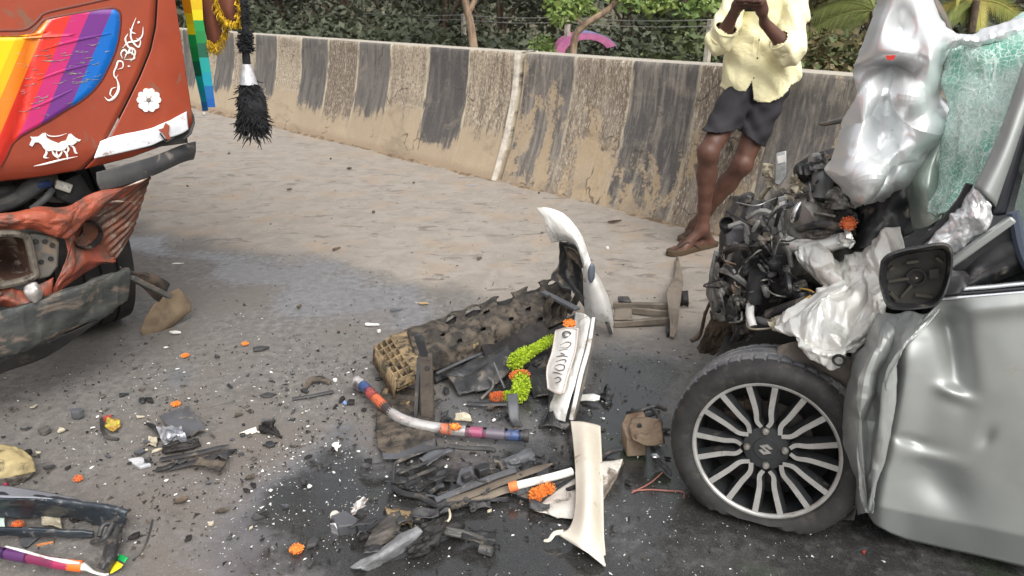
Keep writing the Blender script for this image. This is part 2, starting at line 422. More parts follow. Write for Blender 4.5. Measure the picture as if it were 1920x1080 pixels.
# ---- concrete barrier, two cast lengths
def barrier_mat(name, a0, w, left):
    t = NT(name); geo = t.n('NewGeometry').outputs['Position']
    dv = t.n('VectorMath'); dv.operation = 'DOT_PRODUCT'; t.link(geo, dv.inputs[0]); dv.inputs[1].default_value = tuple(DA)
    a = dv.outputs['Value']; sx = t.n('SeparateXYZ'); t.link(geo, sx.inputs[0]); z = sx.outputs['Z']
    cmb = t.n('CombineXYZ'); t.link(a, cmb.inputs[0]); t.link(z, cmb.inputs[2]); pv = cmb.outputs[0]
    st = t.mapping((7, 1, 1.1), vec=pv)                    # tall streaks
    streak = t.noise(2.2, 8, .68, st, .4); patchy = t.noise(3.2, 8, .66, pv, .5); fine = t.noise(38, 6, .7, pv); edge = t.noise(9, 5, .6, pv)
    aa = t.math('ADD', a, t.math('MULTIPLY', t.math('SUBTRACT', edge, .5), .03))
    ph = t.math('DIVIDE', t.math('SUBTRACT', aa, a0), w*2)
    fr = t.math('FRACT', ph); tri = t.math('ABSOLUTE', t.math('SUBTRACT', fr, .5))          # 0..0.5
    isb = t.ramp(tri, .246, .254) if left else t.ramp(tri, .246, .254)
    if left: isb = t.math('SUBTRACT', 1.0, isb)
    line = t.math('MULTIPLY', t.ramp(t.math('ABSOLUTE', t.math('SUBTRACT', tri, .25)), .024, .006), t.ramp(t.noise(5, 6, .6, st), .42, .55))
    wn_ = t.n('TexWhiteNoise'); wn_.noise_dimensions = '1D'; t.link(t.math('FLOOR', t.math('ADD', t.math('MULTIPLY', ph, 2.0), .5)), wn_.inputs['W']); rnd = t.math('SUBTRACT', wn_.outputs['Value'], .5)
    streak0 = streak; streak = t.math('ADD', streak, t.math('MULTIPLY', rnd, .22)); patch2 = t.math('ADD', patchy, t.math('MULTIPLY', rnd, .3))
    blk = t.mix(t.ramp(streak, .35, .7), S(86, 84, 83), S(122, 117, 112)); blk = t.mix(t.math('MULTIPLY', t.ramp(t.noise(4.5, 8, .7, pv, .6), .52, .66), .55), blk, S(142, 134, 122)); blk = t.mix(t.math('MULTIPLY', t.ramp(fine, .5, .72), .35), blk, S(132, 124, 114))
    wht = t.mix(t.ramp(streak, .40, .60), S(116, 104, 92), S(170, 157, 138)); wht = t.mix(t.ramp(t.noise(16, 8, .75, st), .50, .62), wht, S(216, 206, 188))
    wht = t.mix(t.math('MULTIPLY', t.ramp(fine, .52, .42), .55), wht, S(96, 84, 72))
    c = t.mix(isb, wht, blk)
    c = t.mix(t.math('MULTIPLY', line, .8 if left else .5), c, S(206, 194, 172))
    rust = S(188, 158, 118)
    if left:
        lim = t.math('ADD', z, t.math('MULTIPLY', t.math('SUBTRACT', streak, .5), -.38)); lim = t.math('ADD', lim, t.math('MULTIPLY', t.math('SUBTRACT', fine, .5), .18))
        lim = t.math('ADD', lim, t.math('MULTIPLY', t.math('SUBTRACT', patch2, .5), -.5)); lim = t.math('ADD', lim, t.math('MULTIPLY', isb, .07)); low = t.ramp(lim, .39, .31); c = t.mix(t.math('MULTIPLY', low, .92), c, t.mix(patchy, S(158, 142, 120), S(184, 168, 144)))
        c = t.mix(t.math('MULTIPLY', t.ramp(t.math('ADD', z, t.math('MULTIPLY', fine, .12)), .16, .09), .7), c, S(150, 132, 112))
    else:
        diag = t.noise(2.1, 8, .68, t.mapping((1.3, 1, .75), (0, .55, 0), vec=pv), .7)
        lim = t.math('ADD', diag, t.math('MULTIPLY', z, -.14)); lim = t.math('ADD', lim, t.math('MULTIPLY', t.math('SUBTRACT', fine, .5), .28))
        c = t.mix(t.math('MULTIPLY', t.ramp(t.math('ADD', lim, t.math('MULTIPLY', rnd, .10)), .435, .485), .82), c, t.mix(patchy, S(156, 136, 110), S(188, 169, 140)))
        c = t.mix(t.math('MULTIPLY', t.ramp(t.noise(2.4, 8, .7, st, .4), .46, .62), .42), c, S(168, 159, 146))
        bare = t.ramp(t.math('ADD', t.math('MULTIPLY', z, -.5), t.noise(5, 8, .7, pv, .8)), .44, .56); c = t.mix(t.math('MULTIPLY', bare, .6), c, S(140, 128, 114))
    vc = t.n('TexVoronoi'); vc.feature = 'DISTANCE_TO_EDGE'; vc.inputs['Scale'].default_value = 1.7; wv = t.n('Mix'); wv.data_type = 'VECTOR'; wv.inputs['Factor'].default_value = .25
    nzc = t.n('TexNoise'); nzc.inputs['Scale'].default_value = 5; t.link(pv, nzc.inputs['Vector']); t.link(pv, wv.inputs[4]); t.link(nzc.outputs['Color'], wv.inputs[5]); t.link(wv.outputs[1], vc.inputs['Vector'])
    c = t.mix(t.math('MULTIPLY', t.math('MULTIPLY', t.ramp(vc.outputs['Distance'], .012, .003), t.ramp(patchy, .5, .6)), .7), c, S(60, 54, 48))
    c = t.mix(t.math('MULTIPLY', t.ramp(t.noise(1.4, 7, .65, t.mapping((1, 1, 2.5), vec=pv), .5), .55, .68), .35), c, S(92, 86, 80))
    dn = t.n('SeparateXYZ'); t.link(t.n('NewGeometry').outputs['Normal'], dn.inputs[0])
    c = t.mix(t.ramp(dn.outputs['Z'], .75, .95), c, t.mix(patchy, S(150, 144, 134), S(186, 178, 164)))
    hgt = t.math('ADD', t.math('MULTIPLY', fine, .6), t.math('ADD', patchy, t.math('MULTIPLY', streak, .5)))
    t.set(col=c, rough=.92, spec=.25, normal=t.bump(hgt, .55, .012)); return t.m
PROF = [(-.02,-.05),(0,.0),(.015,.03),(.055,.12),(.10,.23),(.137,.33),(.175,.45),(.213,.58),(.240,.70),(.258,.82),(.270,.95),(.274,1.0),(.283,1.018),(.30,1.024),(.47,1.024),(.492,1.01),(.50,.97),(.53,.5),(.60,-.4)]
def barrier(name, a0, a1, db, m, label):
    n = int(abs(a1-a0)/.12)+2
    av = [lerp(a0, a1, i/(n-1)) for i in range(n)] ; mb = MB(); P = []
    for a in av:
        row = []
        for k, (b, z) in enumerate(PROF):
            p = AB(a, B0+db+b, z); w = .006*n3(p, 2.5, 2)+.003*n3(p, 9, 4)
            row.append(p+DB*w+A([0, 0, .006*n3((a, 0, 0), .9, 3)*(1 if z > .2 else 0)]))
        P.append(row)
    P = np.array(P); mb.grid(P); k = len(PROF)
    mb.f.append(tuple(range(k))); mb.mi.append(0); mb.f.append(tuple((n-1)*k+i for i in range(k))); mb.mi.append(0)
    o = part(name, mb, m, smooth=50); tag(o, label, 'barrier', 'concrete road barriers'); return o
barrier('concrete_barrier', 4.545, 45, 0, barrier_mat('left_barrier_paint', 4.545+.2985, .597, True), 'long far stretch of black and white striped concrete barrier, tan mud along its foot')
barrier('concrete_barrier', 4.50, -9, .035, barrier_mat('right_barrier_paint', 4.50-.2775, .555, False), 'near stretch of striped concrete barrier with peeling blotches that the man leans on')
# pale cast edge of the joint
t = mat('joint_plaster', S(206, 200, 188), .9, 0, S(168, 160, 148), 14, bump=.4, bs=40)
mb = MB(); jr = []
for b, z in PROF[1:16]:
    jr.append([AB(4.545-.012+e*.018, B0+b-.010+dd, max(z, .0)+(.006 if z > 1 else 0)) for e, dd in ((0, .03), (0, 0), (1, -.003), (2.2, -.003), (2.6, .02))])
mb.grid(np.array(jr)); o = part('joint_edge', mb, t, bpy.data.objects['concrete_barrier'], smooth=50)
# ---- dirt along the toe
M_dirt = mat('toe_dirt', S(104, 88, 72), .98, 0, S(150, 130, 106), 14, .4, .6, bump=1, bs=90, bd=.01)
mb = MB(); rows = []
for i in range(330):
    a = -1+i*.045; h = max(.002, .016+.022*n3((a, 0, 0), 1.6, 4)+.012*n3((a, 0, 0), 7, 1)); w = .05+.035*n3((a, 0, 0), 1.1, 9)
    off = .035 if a < 4.5 else 0
    rows.append([AB(a, B0+off+.03, h*.9), AB(a, B0+off-.01, h), AB(a, B0+off-w*.5, h*.7), AB(a, B0+off-w, .008), AB(a, B0+off-w*1.3, -.004)])
P = np.array(rows); 
for i in range(P.shape[0]):
    for j in range(5): P[i, j, 2] += .006*n3(P[i, j], 40, 2)
mb.grid(P); tag(part('dirt_ridge', mb, M_dirt, smooth=0), 'line of brown dirt and grit along the barrier foot', 'dirt', kind='stuff')

# ================================================================== BEYOND THE BARRIER
def leafmat(name, c1, c2, c3):
    t = NT(name); oi = t.n('ObjectInfo'); geo = t.n('NewGeometry')
    c = t.mix(geo.outputs['Random Per Island'], c1, c2); c = t.mix(t.ramp(t.noise(1.6, 4), .45, .65), c, c3)
    t.set(col=c, rough=.6, spec=.3)
    t.b.inputs['Transmission Weight'].default_value = 0
    return t.m
M_leaf_dark = leafmat('dark_olive_leaves', S(62, 69, 54), S(92, 97, 77), S(72, 74, 63))  # foliage tones darkened to paint in the shade of taller crowns
M_leaf_mid = leafmat('mid_green_leaves', S(78, 91, 58), S(112, 122, 82), S(76, 86, 58))
M_leaf_lite = leafmat('light_green_leaves', S(100, 124, 62), S(140, 156, 88), S(86, 110, 56))
M_leaf_dry = leafmat('dry_brown_leaves', S(88, 84, 58), S(118, 106, 76), S(76, 78, 54))
M_bark = mat('pale_bark', S(160, 138, 116), .95, 0, S(118, 98, 82), 12, bump=.7, bs=30, stretch=(1, 1, .3))
M_bark_d = mat('dark_bark', S(92, 78, 64), .95, 0, S(66, 56, 48), 12, bump=.7, bs=30)
def leaves(mb, cl, n, size, r, seed):
    """n leaf blades spread through clumps cl=[(centre,radii)]"""
    R = random.Random(seed); tot = sum(q[1][0]*q[1][1]*q[1][2] for q in cl)
    for c, rad in cl:
        k = int(n*rad[0]*rad[1]*rad[2]/tot)
        for _ in range(k):
            d = unit([R.gauss(0, 1), R.gauss(0, 1), R.gauss(0, 1)]); q = R.random()**.45
            p = A(c)+d*A(rad)*q*(1+.25*n3(d*2.2, 1, seed+c[0]))
            ax = unit([R.gauss(0, 1), R.gauss(0, 1), R.gauss(0, .7)-.35]); sd = unit(np.cross(ax, [R.gauss(0, 1), R.gauss(0, 1), R.gauss(0, 1)]))
            L = size*(.45+1.3*R.random()**2); w = L*R.uniform(.2, .36)
            mb.add([p, p+ax*L*.5+sd*w, p+ax*L, p+ax*L*.5-sd*w], [(0, 1, 2, 3)])
def crown_mesh(name, seed, m, spread=1.9, zc=2.6, n=5200, low=.4, size=.13):
    R = random.Random(seed); cl = []
    for _ in range(26):
        a = R.uniform(0, 6.28); r = spread*R.random()**.6; z = R.uniform(low, zc+1.4); s = R.uniform(.35, .75)
        cl.append(((r*math.cos(a), r*math.sin(a), z), (s, s, s*R.uniform(.5, .9))))
    mb = MB(); leaves(mb, cl, n, size, 1, seed); return _mesh(name, mb, m, 0), cl
def trunk_mesh(name, cl, seed, r0, m, lean=(0, 0)):
    mb = MB(); R = random.Random(seed); top = A([lean[0], lean[1], 2.9]); pth = cr([(0,0,-.4), (lean[0]*.2+.03, lean[1]*.2, .6), (lean[0]*.6-.05, lean[1]*.6+.04, 1.7), top], 12)
    mb.tube(pth, [r0*(1.15-.65*i/11) for i in range(12)], 9)
    for c, s in R.sample(cl, 11):
        s0 = pth[R.randint(4, 11)]; mid = (A(s0)+A(c))/2+A([R.uniform(-.1, .1), R.uniform(-.1, .1), .15])
        mb.tube(cr([s0, mid, c], 6), [r0*.42*(1-.75*i/5) for i in range(6)], 6)
    return _mesh(name, mb, m, 40)
variants = []
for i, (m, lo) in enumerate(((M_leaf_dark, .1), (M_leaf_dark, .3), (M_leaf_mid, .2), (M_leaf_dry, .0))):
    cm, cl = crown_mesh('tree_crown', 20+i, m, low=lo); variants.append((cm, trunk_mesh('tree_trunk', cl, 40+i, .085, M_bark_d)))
GZ = -.42
def tree(px, Y, var, sc, rot, label, group=None, name='tree'):
    p = V(px, 30, Y); r = thing(name, label, 'tree', (p[0], p[1], GZ), group); r.scale = (sc,)*3; r.rotation_euler[2] = rot
    for nm, me in (('crown', variants[var][0]), ('trunk', variants[var][1])):
        o = bpy.data.objects.new(nm, me); COL.objects.link(o); o.parent = r
    return r
DT = 'dark olive leafy tree in the row beyond the left half of the barrier'; DG = 'dark trees beyond the barrier'
for px, Y, v, s, q in [(430,17,0,1.0,0),(530,18,1,1.1,1),(650,16.5,0,1.0,2),(740,19,1,1.2,3),(830,17,0,1.0,4.2),(300,22,1,1.3,2.2)]:
    tree(px, Y, v, s, q, DT, DG)
DT2 = 'shadowy dark tree standing behind the pale trunk and the pink canopy'
for px, Y, v, s, q in [(940,19,1,1.1,.6),(1040,21,0,1.2,1.9),(1180,18,1,1.1,5),(1290,17,0,1.1,.9)]: tree(px, Y, v, s, q, DT2, 'dark trees behind the canopy')
tree(1400, 15, 2, 1.0, .3, 'mid green tree directly behind the man in the yellow shirt')
tree(1540, 13, 3, 1.0, 1.1, 'dry brownish green tree between the man and the lifted bonnet')
tree(1660, 16, 1, 1.1, 2, 'dark tree hidden behind the lifted silver bonnet')
tree(1860, 15, 0, 1.1, 4, 'dark tree at the far right behind the shattered windscreen')
# shrubs: low leafy masses on the verge
def shrub_mesh(seed, m, n=2600, size=.10):
    R = random.Random(seed); cl = []
    for _ in range(12):
        s = R.uniform(.25, .5); cl.append(((R.uniform(-.8, .8), R.uniform(-.5, .5), R.uniform(.1, 1.1)), (s, s, s*.8)))
    mb = MB(); leaves(mb, cl, n, size, 1, seed)
    st = MB()
    for c, s in cl: st.tube(cr([(c[0]*.2, c[1]*.2, 0), (c[0]*.7, c[1]*.6, c[2]*.5), c], 5), [.018, .016, .013, .01, .006], 5)
    return _mesh('shrub_foliage', mb, m, 0), _mesh('shrub_stems', st, M_bark_d, 40)
sv = [shrub_mesh(70, M_leaf_dark), shrub_mesh(71, M_leaf_mid), shrub_mesh(72, M_leaf_dry)]
R_ = random.Random(5)
def shrub(px, Y, var, sc, label, group):
    p = V(px, 30, Y); r = thing('shrub', label, 'shrub', (p[0], p[1], GZ), group); r.scale = (sc*1.2, sc*1.2, sc); r.rotation_euler[2] = R_.uniform(0, 6)
    for nm, me in (('foliage', sv[var][0]), ('stem', sv[var][1])):
        o = bpy.data.objects.new(nm, me); COL.objects.link(o); o.parent = r
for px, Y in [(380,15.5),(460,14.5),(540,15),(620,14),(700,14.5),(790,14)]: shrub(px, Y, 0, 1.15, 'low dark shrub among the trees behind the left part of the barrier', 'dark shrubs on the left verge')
for px, Y, v in [(940,14.5,0),(1010,15.5,0),(1190,14,0),(1260,13,0),(1330,12.5,1)]: shrub(px, Y, v, 1.1, 'low shrub on the verge between the pink canopy and the man', 'shrubs by the canopy')
for px, Y, v in [(1480,11,1),(1545,10.5,2),(1600,10.5,1),(1690,11,0),(1800,11,0),(1900,11,1)]: shrub(px, Y, v, 1.05, 'green and brown shrub behind the barrier to the right of the man', 'shrubs right of the man')
# far wood that closes the view: one mass
mb = MB(); R = random.Random(3); cl = []
for i in range(150):
    px = R.uniform(-300, 2300); Y = R.uniform(23, 30); p = V(px, 30, Y); s = R.uniform(1.0, 1.9); cl.append(((p[0], p[1], R.uniform(-.2, 4.2)), (s, s*.7, s*.8)))
leaves(mb, cl, 42000, .24, 1, 11)
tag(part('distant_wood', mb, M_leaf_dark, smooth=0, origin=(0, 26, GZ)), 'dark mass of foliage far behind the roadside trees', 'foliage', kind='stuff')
# pale trunk tree
p = V(885, 60, 13.0); r = thing('tree', 'tree with slender pale bare trunk rising behind the middle of the barrier', 'tree', (p[0], p[1], GZ))
mb = MB(); b = A([p[0], p[1], GZ]); pth = cr([b, b+[.03, 0, .9], b+[-.02, 0, 1.45], b+[-.10, 0, 1.95], b+[.05, .1, 2.8], b+[0, .2, 4]], 22)
mb.tube(pth, [.085*(1-.5*i/21) for i in range(22)], 10)
mb.tube(cr([pth[10], pth[10]+[.25, .1, .5], pth[10]+[.6, .2, 1.5]], 7), [.05*(1-.1*i) for i in range(7)], 7)
part('trunk', mb, M_bark, r)
mb = MB(); leaves(mb, [((b[0]+R.uniform(-1, 1), b[1]+R.uniform(-.6, .9), b[2]+R.uniform(2.6, 4.6)), (.6, .6, .5)) for _ in range(14)], 2600, .12, 1, 4); part('crown', mb, M_leaf_mid, r, smooth=0)
# leaning branch tree with bright leaves by the canopy
p = V(1080, 90, 11.0); r = thing('tree', 'small leaning tree with bright leaves beside the pink canopy', 'tree', (p[0], p[1], GZ))
b = A([p[0], p[1], GZ]); mb = MB(); q1, q2, q3 = V(1075, 90, 11), V(1095, 48, 11), V(1150, 8, 11)
pth = cr([b, q1, q2, q3, q3+A([.5, .2, .7]), q3+A([.8, .3, 1.6])], 22); mb.tube(pth, [.06*(1-.55*i/21) for i in range(22)], 9)
mb.tube(cr([q2, V(1075, 30, 11), V(1048, 8, 11), V(1030, -40, 11)], 9), [.025*(1-.06*i) for i in range(9)], 7)
part('trunk', mb, M_bark, r); R = random.Random(9)
mb = MB(); leaves(mb, [(tuple(V(x, y, 11+R.uniform(-.4, .5))), (.20, .2, .11)) for x, y in [(1040,6),(1062,14),(1085,2),(1100,22),(1052,30),(1180,6),(1215,12),(1250,8),(1290,16),(1320,6),(1230,-12),(1160,-14),(1280,-16),(1110,-20),(1060,-22)]], 1500, .085, 1, 5)
part('crown', mb, M_leaf_lite, r, smooth=0)
# round clipped bush
p = V(1018, 80, 11.2); r = thing('shrub', 'small round bright green bush left of the pink canopy', 'shrub', (p[0], p[1], GZ))
mb = MB(); c = V(1018, 88, 11.2); leaves(mb, [((c[0], c[1], c[2]), (.2, .2, .17)), ((c[0]-.05, c[1], c[2]-.35), (.22, .2, .3))], 1500, .05, 1, 8); part('foliage', mb, M_leaf_lite, r, smooth=0)
mb = MB(); mb.tube([(c[0], c[1], GZ), (c[0]+.01, c[1], c[2])], [.02, .015], 6); part('stem', mb, M_bark_d, r)
# palms
M_frond = leafmat('palm_fronds', S(104, 118, 62), S(138, 140, 84), S(92, 104, 60)); M_frond_y = leafmat('yellow_palm_fronds', S(168, 160, 84), S(190, 176, 104), S(134, 140, 72))
def palm(px, py, Y, label, dirs, m):
    c = V(px, py, Y); r = thing('palm_tree', label, 'palm', (c[0], c[1], GZ)); mb = MB()
    mb.tube(cr([(c[0], c[1], GZ), (c[0]+.06, c[1], (GZ+c[2])/2), tuple(c)], 8), [.10, .09, .085, .08, .075, .07, .065, .06], 9); part('trunk', mb, M_bark_d, r)
    for i, (dx, dz, L) in enumerate(dirs):
        mb = MB(); R = random.Random(i+int(px)); dy = R.uniform(-.5, .3)
        q = [c+A([dx*L*s, dy*L*s, dz*L*s-.55*L*s*s]) for s in [k/11 for k in range(12)]]
        mb.tube(q, [.012*(1-.07*k) for k in range(12)], 5)
        for k in range(1, 12):
            for e in (-1, 1):
                for u in (0, .33, .66):
                    s = q[k-1]+(q[k]-q[k-1])*u; tn = unit(q[k]-q[k-1]); sd = unit(np.cross(tn, [0, 1, .3]))*e; l = L*.30*math.sin(.35+2.3*k/12)
                    tip = s+sd*l*.7+tn*l*.6+A([0, 0, -l*.35]); w = np.cross(unit(tip-s), tn)*.0+tn*.016
                    mb.add([s-w, s+w, tip], [(0, 1, 2)])
        part('frond', mb, m[i % len(m)], r, smooth=0)
palm(1640, 20, 12, 'palm with drooping fronds half hidden behind the lifted bonnet', [(-1, .1, 1.1),(-.8, .5, 1.1),(-.9,-.25,.9),(-.3,.8,1.1),(.6,.5,1.1),(.9,.1,1)], [M_frond])
palm(1830, 0, 12.5, 'palm with yellowing fronds above the shattered windscreen', [(-1, .1, .9),(-.6,.1,.8),(.2,-.1,.7),(-.2,0,.6),(.9,.1,.9),(.6,.5,1.0),(-.5,.6,1)], [M_frond_y, M_frond])
# pink arched canopy
M_pink = mat('pink_tarpaulin', S(186, 108, 146), .55, 0, S(164, 92, 138), 5); M_vio = mat('violet_tarpaulin', S(120, 118, 158), .55)
cl_ = V(1042, 98, 12.2); cr_ = V(1158, 98, 12.2); mid = (cl_+cr_)/2; wd = (cr_[0]-cl_[0])/2
r = thing('canopy', 'pink arched tarpaulin canopy seen over the barrier', 'canopy', (mid[0], mid[1], GZ))
def arch(r1, r2, y0, y1, a0, a1, m, nm, h=.62):
    mb = MB(); P = []
    for y in (y0, y1):
        for rr in (r1, r2): P.append([mid+A([-math.cos(a)*wd*rr, y, math.sin(a)*wd*h*rr-.02]) for a in [lerp(a0, a1, i/24) for i in range(25)]])
    mb.grid(np.array([P[0], P[1], P[3], P[2], P[0]])); return part(nm, mb, m, r, smooth=50)
arch(1.0, .70, 0, .9, .0, 2.75, M_pink, 'arch_band'); arch(1.035, 1.005, .05, .95, 1.3, 2.9, M_vio, 'arch_trim')
for x in (-wd*.85, wd*.8): mb = MB(); mb.tube([(mid[0]+x, mid[1]+.45, GZ), (mid[0]+x, mid[1]+.45, mid[2]+.12)], .02, 8); part('pole', mb, mat('canopy_pole', S(90, 88, 90), .6), r)
# verge fence: concrete posts and two wires
M_post = mat('fence_concrete', S(176, 170, 156), .9, 0, S(140, 134, 122), 12, bump=.4)
FP = AB(0, 9.2)
mb = MB(); q = PL(602, 62, FP, DB); top = PL(598, 20, FP, DB)
fz = top[2]
for i, a in enumerate([q@DA+2.6*k for k in (-4, -3, -2, -1, 0, 1, 2)]):
    mb = MB(); lean = .02 if i == 4 else rng.uniform(-.04, .03)
    b = AB(a, 9.2, GZ); tp = AB(a+lean, 9.2, fz+rng.uniform(-.02, .02)); mb.beam(b, tp, .09, .085, up=tuple(DB), w2=.07, h2=.065)
    o = part('fence_post', mb, M_post, bevel=.006); tag(o, 'pale concrete post with two wires behind the left part of the barrier' if i == 4 else 'concrete post of the wire fence beyond the barrier', 'post', 'posts of the wire fence')
for k, dz in enumerate((-.02, -.10)):
    mb = MB(); pth = []
    for i in range(60):
        a = q@DA-11+18.5*i/59; ph = ((a-q@DA)/2.6) % 1; pth.append(AB(a, 9.2-.05, fz+dz-.035*math.sin(ph*math.pi)))
    mb.tube(pth, .006, 5); o = part('fence_wire', mb, mat('galvanised_wire', S(170, 170, 165), .5, .6)); tag(o, ['upper', 'lower'][k]+' wire strung between the fence posts beyond the barrier', 'wire')
# ================================================================== TRUCK
TD = unit([.73, .684, 0]); TN = unit([.684, -.73, 0])     # across the truck's front / its facing direction
T0 = G(262, 645)+TN*.33
def TP(x, y, w=0.0): return PL(x, y, T0-TN*w, TN)          # on the plane w metres behind the truck's face
def TU(p): return float((p-T0)@TD)
def TL(u, w, z): q = T0+TD*u-TN*w; return A([q[0], q[1], z])
truck = thing('truck', 'orange truck with smashed front and rainbow painted panel, left of the debris', 'truck', (T0[0], T0[1], 0))
M_or = mat('orange_truck_paint', S(152, 66, 42), .36, 0, S(138, 58, 38), 2.2, dirt=S(120, 84, 66), damt=.14, ds=7, coat=.35, bump=.05, bs=5)
M_or2 = mat('scuffed_orange_paint', S(152, 76, 54), .55, 0, S(126, 60, 44), 4, dirt=S(88, 66, 56), damt=.34, ds=5, coat=.0, bump=.12, bs=14)
M_blk = mat('black_plastic', S(30, 30, 32), .5, 0, S(48, 47, 47), 8, dirt=S(92, 84, 76), damt=.12, ds=10, bump=.15, bs=80)
M_drk = mat('dark_metal_shade', S(26, 25, 25), .7, 0, S(44, 40, 38), 9, bump=.4, bs=25)  # near-black metal, also used to paint shade in voids and hollows
M_rub = mat('weathered_rubber', S(54, 54, 56), .65, 0, S(74, 73, 72), 6, dirt=S(120, 112, 104), damt=.15, ds=12, bump=.1)
M_gry = mat('grey_dusty_steel', S(80, 80, 78), .6, .2, S(108, 104, 97), 7, dirt=S(122, 106, 90), damt=.3, ds=9, bump=.25, bs=30)
M_gry2 = mat('dark_grey_beam', S(44, 47, 46), .6, .1, S(68, 70, 67), 6, dirt=S(104, 92, 82), damt=.24, ds=7, bump=.3, bs=30, stretch=(1, 1, 2.5))
M_wht = mat('white_vinyl', S(232, 230, 226), .45, 0, S(214, 210, 204), 20)
M_chr = mat('dirty_chrome', S(200, 200, 200), .25, .9, S(150, 146, 140), 12)
M_brw = mat('brown_mudflap', S(118, 102, 82), .85, 0, S(94, 80, 64), 10, bump=.3, bs=40)
def curv(u): return 0 if u < .12 else .55*(u-.12)**2 + (3.2*(u-.3)**2 if u > .3 else 0)
bot = [(-.9*1+0, None)]
bpx = [(-160, 352), (0, 343), (80, 334), (160, 320), (250, 297), (330, 268), (356, 246)]
bu = [(TU(TP(x, y)), TP(x, y)[2]) for x, y in bpx]
bu = [(-2.1, bu[0][1]+.0)]+bu+[(bu[-1][0]+.25, bu[-1][1]+.01)]
def zbot(u): return float(np.interp(u, [b[0] for b in bu], [b[1] for b in bu]))
spx = [(300, -400), (297, -150), (294, 0), (291, 50), (281, 95), (262, 142), (240, 187), (214, 238), (190, 283), (160, 320)]
sz = sorted([(TP(x, y)[2], TU(TP(x, y))) for x, y in spx])
def useam(z): return float(np.interp(z, [q[0] for q in sz], [q[1] for q in sz]))
ztop = 1.86
def ruled(uL, uR, nu, nz):
    P = []
    for j in range(nz):
        row = []
        t = (j/(nz-1))**1.3
        for i in range(nu):
            s = i/(nu-1); z = 1.0
            for _ in range(8):
                u = lerp(uL(z), uR(z), s); z = lerp(zbot(u), ztop, t)
            w = curv(u)+.06*max(0, z-1.5)
            if t < .08: w += .03*(1-t/.08)**2                   # rolled lower edge
            row.append(TL(u, w+.006*n3((u, 0, z), 2.5, 6), z))
        P.append(row)
    return np.array(P)
mb = MB(); mb.grid(ruled(lambda z: -2.0, lambda z: useam(z)-.004, 90, 60)); cab = part('cab_panel', mb, M_or, truck, smooth=60, solid=.004)
uE = TU(TP(356, 120))
def _px(p): q = p-_C; return 960+FPX*q[0]/(q@_fw)
while _px(TL(uE, curv(uE), 1.05)) > 358: uE -= .004
mb = MB(); mb.grid(ruled(lambda z: useam(z)+.004, lambda z: uE+.0, 50, 60)); corner = part('corner_panel', mb, M_or, truck, smooth=60, solid=.004)
mb = MB(); P = []
for z in np.linspace(.9, ztop, 12): P.append([TL(u, curv(u)+.012, z) for u in np.linspace(0, uE-.03, 12)])
mb.grid(P); part('seam_backing', mb, M_drk, truck)
# rest of the cab, mostly out of view
mb = MB(); mb.box(TL((uE-2.0)/2, .95, 2.2), (uE+2.0-.05, 1.5, 1.0), np.stack([TD, -TN, A([0,0,1.])], 1)); part('cab_shell', mb, M_or, truck, bevel=.06)
mb = MB(); mb.box(TL((uE-2.2)/2, 1.15, 1.40), (uE+2.0-.35, 1.2, .9), np.stack([TD, -TN, A([0,0,1.])], 1)); part('cab_floor', mb, M_drk, truck, bevel=.02)
mb = MB(); P = [[TL(u, .20+.1*k, 1.9+.7*k) for u in np.linspace(-1.85, .25, 8)] for k in (0, .5, 1)]; mb.grid(np.array(P)); part('windscreen', mb, mat('cab_glass', S(30, 36, 38), .08, 0, spec=.8), truck, solid=.006)
# ---- stamped recess lines, their shadow painted as dark brown strokes
def onf(x, y, lift=.004):                                   # point on the (curved) front skin seen at x,y
    w = 0
    for _ in range(4): p = TP(x, y, w); w = curv(TU(p))+.06*max(0, p[2]-1.5)+.006*n3((TU(p), 0, p[2]), 2.5, 6)
    return TP(x, y, w-lift)
M_groove_shadow = mat('groove_shadow', S(96, 38, 24), .5)
def stroke(pts, r, n=40, lift=.002, flat=.35):
    mb = MB(); q = cr([onf(x, y, lift) for x, y in pts], n); mb.tube(q, r if not callable(r) else [r(i/(n-1)) for i in range(n)], 6, flat=flat, upv=TN); return mb
part('stamped_edge', stroke([(-60,62),(0,58),(40,57),(58,50),(74,35),(88,24),(150,10),(215,-4),(250,-8)], .0045), M_groove_shadow, truck)
OUT = [(0,206/3),(50,200/3),(63,62),(75,48),(88,37),(140,27),(200,17),(214,17),(224,24),(225,45),(221,75),(214,100),(203,125),(190,150),(172,172),(150,190),(120,208),(92,226),(60,243),(40,254),(22,270),(12,292),(0,312)]
part('stamped_edge', stroke(OUT[1:], .006, 120), M_groove_shadow, truck)
# ---- rainbow panel
t = NT('rainbow_paint'); geo = t.n('NewGeometry').outputs['Position']
pa, pb = onf(90, 150), onf(150, 60)
dv = t.n('VectorMath'); dv.operation = 'DOT_PRODUCT'; t.link(geo, dv.inputs[0])
_q1, _q2 = onf(63, 100), onf(91, 35); _k = -float((_q1-_q2)@TD)/(_q1[2]-_q2[2]); axv = unit(TD+A([0, 0, _k])); dv.inputs[1].default_value = tuple(axv)
def sc_(x, y): return float(onf(x, y)@axv)
s0, s1 = sc_(-120, 100), sc_(230, 100)
def st_p(x): return (sc_(x, 100)-s0)/(s1-s0)
f_ = t.ramp(dv.outputs['Value'], s0, s1); f_.node.interpolation_type = 'LINEAR'
rp = t.n('ValToRGB'); rp.color_ramp.interpolation = 'CONSTANT'; el = rp.color_ramp.elements
stops = [(0, (236,120,30)), (st_p(-70), (240,150,30)), (st_p(-30), (250,204,14)), (st_p(14), (248,180,20)), (st_p(34), (240,130,36)), (st_p(63), (218,54,42)), (st_p(100), (194,44,110)), (st_p(133), (112,50,132)), (st_p(173), (12,104,190))]
while len(el) < len(stops): el.new(.5)
